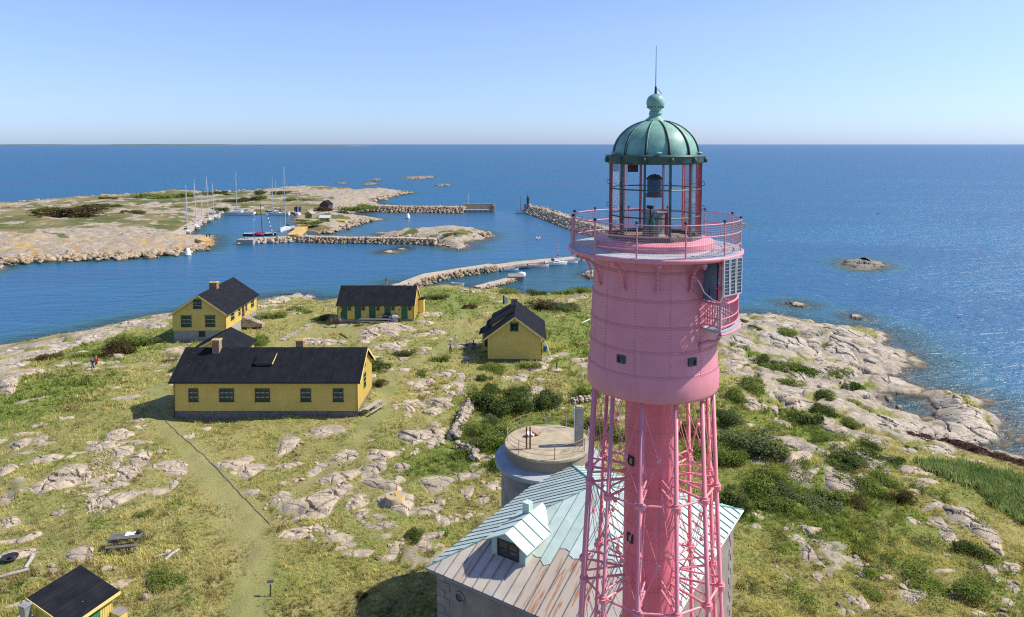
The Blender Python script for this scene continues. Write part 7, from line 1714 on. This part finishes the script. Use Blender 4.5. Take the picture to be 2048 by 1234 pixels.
# float pole
x,y,z=gp(672,655);e=empty('buoy_pole',(x,y,z),0,'pole with crossbar, orange floats and rags in front of the row shed','pole')
MB().tube((0,0,-.2),(0,0,1.1),.10,None,8).build('stump',M_woodd,e);MB().tube((0,0,1.1),(0,0,2.6),.05,None,6).build('blue_pole',pm('light_blue',(.12,.35,.5),.5,.2,2),e);MB().tube((-.9,0,1.6),(1.3,0,1.65),.03).build('crossbar',M_wood,e)
for xx in (-.75,.75):MB().ico((xx,0,1.3),.22,2,(1,1,1.1)).build('orange_float',M_orange,e,True)
MB().path([(.1,0,2.3),(.5,0,2.2),(.8,0,2.7),(.95,0,3.3)],.06,5).build('rag',pm('rag',(.6,.45,.15),.8,.4,6),e);MB().ico((.25,0,2.1),.2,1,(1,.6,1)).build('green_net',M_teal,e)
# sign post in the foreground
x,y,z=gp(541,1192);e=empty('sign_post',(x,y,z),R(10),'dark post with small slanted sign board in the foreground meadow','sign');MB().box((-.035,-.035,-.2),(.035,.035,.95)).build('post',M_woodd,e);MB().slab([(-.22,-.02,.93),(.22,-.02,.93),(.22,.16,1.02),(-.22,.16,1.02)],.02).build('sign_board',M_woodd,e);MB().cbox((0,-.037,.88),(.05,.02,.07)).build('small_plate',M_white,e)
# pump on round base
x,y,z=gp(1113,742);e=empty('water_pump',(x,y,z),0,'iron hand pump on a round concrete well ring below the gabled house','pump');MB().lathe([(.75,-.3),(.75,.25),(.6,.3),(0,.32)],20).build('well_ring',M_concrete,e,True,angle=40);MB().tube((0,0,.3),(0,0,1.25),.07,.05,8).tube((0,0,1.05),(.3,0,.95),.035).tube((0,0,1.2),(-.35,0,1.35),.02).build('pump',M_black,e)
# round concrete well cover
x,y,z=gp(790,1008);e=empty('round_well_cover',(x,y,z+.25),0,'round concrete well with orange lichen on the flat outcrop','well');MB().lathe([(.85,-.5),(.85,.42),(.80,.48),(0,.5)],32).build('ring',M_concrete,e,True,angle=40)
g=N('lichen_disc');v=g.coord();k=g.mix(g.ramp(g.noise(v,1.6,6,.7),[(.45,0.),(.55,1.)]),(.35,.31,.25),(.5,.3,.04));MB().lathe([(.80,.49),(.78,.52),(0,.525)],32).build('lid',g.done(g.bsdf(k,.9,None)),e);MB().ico((-.25,.1,.6),.13,1,(1,1,.6)).ico((.1,-.1,.58),.08,1).ico((-.05,.2,.58),.09,1).build('lid_stones',M_gran,e,kind='stuff')
# logs
def log(label,p0,p1,r_,m=M_wood,name='log',cat='log'):
    a=gp(*p0);b=gp(*p1);c=((a[0]+b[0])/2,(a[1]+b[1])/2,(a[2]+b[2])/2+r_*.7);o=MB();P=[Vector(a)-Vector(c)+Vector((0,0,r_*.7)),Vector((rnd.uniform(-.06,.06),rnd.uniform(-.06,.06),rnd.uniform(0,.05))),Vector(b)-Vector(c)+Vector((0,0,r_*.7))];ob=o.path(P,[r_,r_*.95,r_*.85],9).build(name,m,None,True,angle=50);ob.location=c;tag(ob,label,cat);return ob
M_drift=pm('driftwood',(.36,.32,.27),.85,.25,3,bump=.4)
log('pale driftwood log pointing up right near the picnic table',(329,1123),(358,1101),.12,M_drift);log('short grey driftwood log beside the pale one',(308,1117),(340,1108),.10,M_drift)
log('white bleached branch lying in the meadow left of the drum',(1163,647),(1182,638),.08,M_hullw,'branch','branch')
log('grey beam forming the right side of the fire place frame',(66,1113),(50,1140),.16,M_drift,'timber_beam','beam');log('long grey beam forming the front of the fire place frame',(58,1142),(-10,1160),.14,M_drift,'timber_beam','beam')
log('dark squared log on the meadow above the long house table',(680,668),(695,677),.08,M_woodd)
x,y,z=gp(20,1122);e=empty('fire_pit',(x,y,z),0,'dark iron fire bowl inside the timber frame at the left edge','fire pit');MB().lathe([(.2,.0),(.5,.2),(.55,.35),(.5,.35),(.15,.08),(0,.08)],16).build('bowl',M_black,e,True);MB().ico((.1,.1,.25),.2,1,(1.4,1,.5)).build('ash',M_black,e)
rock_mesh('x',*gp(291,1196)[:2],0,np.array([(math.cos(t)*.42,math.sin(t)*.30) for t in np.linspace(0,6.283,25)[:-1]]),M_gran,None,hmax=.42,seed=9).name='boulder'
tag(bpy.data.objects['boulder'],'single dark topped boulder in the lower left meadow','boulder')
# pipe along the ground
P=[gp(*p) for p in ((302,806),(318,826),(336,847),(365,874),(400,905),(440,944),(480,988),(515,1024),(546,1053))];Q=[]
for a,b in zip(P[:-1],P[1:]):
    for k in range(5):
        t=k/5;x=a[0]+(b[0]-a[0])*t;y=a[1]+(b[1]-a[1])*t;Q.append((x,y,G(x,y)+.06))
o=MB().path(Q,.03,6).build('water_pipe',M_wood,None,True);tag(o,'long thin pipe running down the meadow from the long house','pipe')
# slab path and low stones
x0_,y0_,z0_=gp(563,681);x1_,y1_,z1_=gp(628,644);d=Vector((x1_-x0_,y1_-y0_,0));e=empty('slab_path',(x0_,y0_,z0_),math.atan2(d.y,d.x),'narrow concrete slab path leading to the row shed','path')
for i in range(int(d.length/1.25)):
    gx,gy=x0_+d.normalized().x*(i*1.25+.6),y0_+d.normalized().y*(i*1.25+.6);o=MB().cbox((i*1.25+.6,0,G(gx,gy)-z0_+.06),(1.2,.8,.12)).build('slab',pm('slab_concrete',(.31,.28,.23),.9,.15,2),e)
x,y,z=gp(633,643);e=empty('stone_heap',(x,y,z),0,'small heap of pinkish stones at the end of the slab path','stones')
for k in range(9):MB().ico((rnd.uniform(-1,1),rnd.uniform(-.8,.8),.1),rnd.uniform(.18,.35),1,(1,.8,.5),None,.3).build('stone',M_gran,e)
# dry stone walls
def drywall(label,pts,w_=1.0,h=.9,s0=.28,s1=.5):
    P=dens([gp(*p)[:2] for p in pts],.42);c=P[0];e=empty('dry_stone_wall',(c[0],c[1],0),0,label,'stone wall')
    for i,p in enumerate(P):
        a=P[max(0,i-1)];b=P[min(len(P)-1,i+1)];d=Vector((b[0]-a[0],b[1]-a[1])).normalized();n=Vector((-d.y,d.x));gz=G(*p)
        for j in (-1,0,1):
            for k in range(2 if j else 3):
                if j==0 and k<2:continue
                s=rnd.uniform(s0,s1);v=MB().ico((0,0,0),s,0 if rnd.random()<.3 else 1,(1,rnd.uniform(.6,.9),rnd.uniform(.5,.75)),Euler((rnd.uniform(-.4,.4),rnd.uniform(-.4,.4),rnd.random()*6)),.35).build('stone',M_gran if rnd.random()<.6 else M_gransea,e)
                v.location=(p[0]-c[0]+n.x*j*w_*.33+rnd.uniform(-.1,.1),p[1]-c[1]+n.y*j*w_*.33+rnd.uniform(-.1,.1),gz+.15+k*h*.36)
drywall('tumbledown dry stone wall climbing beside the green bushes',[(938,812),(932,830),(922,850),(912,868),(906,880)])
drywall('short broken piece of dry stone wall below the first one',[(916,897),(935,903),(946,910),(950,922)],.7,.6,.2,.36)
drywall('low stone wall half hidden behind the pillar of the round tower',[(1146,806),(1170,803),(1190,802)],.7,.6,.2,.36)
# birds
def bird(label,px,py,d,sc,m,hd=0,fly=True,z=None):
    if z is None:
        r=ray(px,py);t=d/r[1];loc=(r[0]*t,d,CAMZ+r[2]*t)
    else:loc=(*at(px,py,z),z)
    e=empty('gull',loc,R(hd),label,'bird');e.scale=(sc,)*3
    MB().path([(-.22,0,0),(-.1,0,.02),(.1,0,.03),(.24,0,.05),(.3,0,.04)],[.015,.06,.07,.045,.012],8).build('body',m,e,True)
    for s in (-1,1):
        if fly:MB().add([(-.06,s*.04,.04),(.08,s*.04,.04),(.10,s*.35,.16),(.0,s*.62,.10),(-.04,s*.35,.15),(-.06,s*.04,.02),(.08,s*.04,.02)],[(0,1,2,4),(4,2,3),(6,5,4,2),(0,5,6,1)]).build('wing',m,e)
        else:MB().ico((-.05,s*.06,.03),.1,1,(1.6,.3,.6)).build('wing',M_grey,e,True)
    MB().add([(-.2,-.03,0),(-.2,.03,0),(-.36,.06,.01),(-.36,-.06,.01),(-.2,0,.02),(-.36,0,.025)],[(0,1,2,3),(4,2,1),(4,0,3)]).build('tail',m,e)
bird('dark bird flying low over the open sea on the right',1756,428,150,1.6,M_black,20);bird('dark bird gliding above the water off the eastern shore',1916,636,110,1.2,M_black,70)
bird('white gull resting on the harbour water',1081,449,0,1.5,M_white,0,False,.1);bird('white gull standing on the eastern shore slab',1697,700,0,1.3,M_white,30,False,2.4)
bird('white gull standing on the roof ridge of the row shed',823,571,0,1.,M_white,10,False,11.55)
print('end',time.time()-T0)
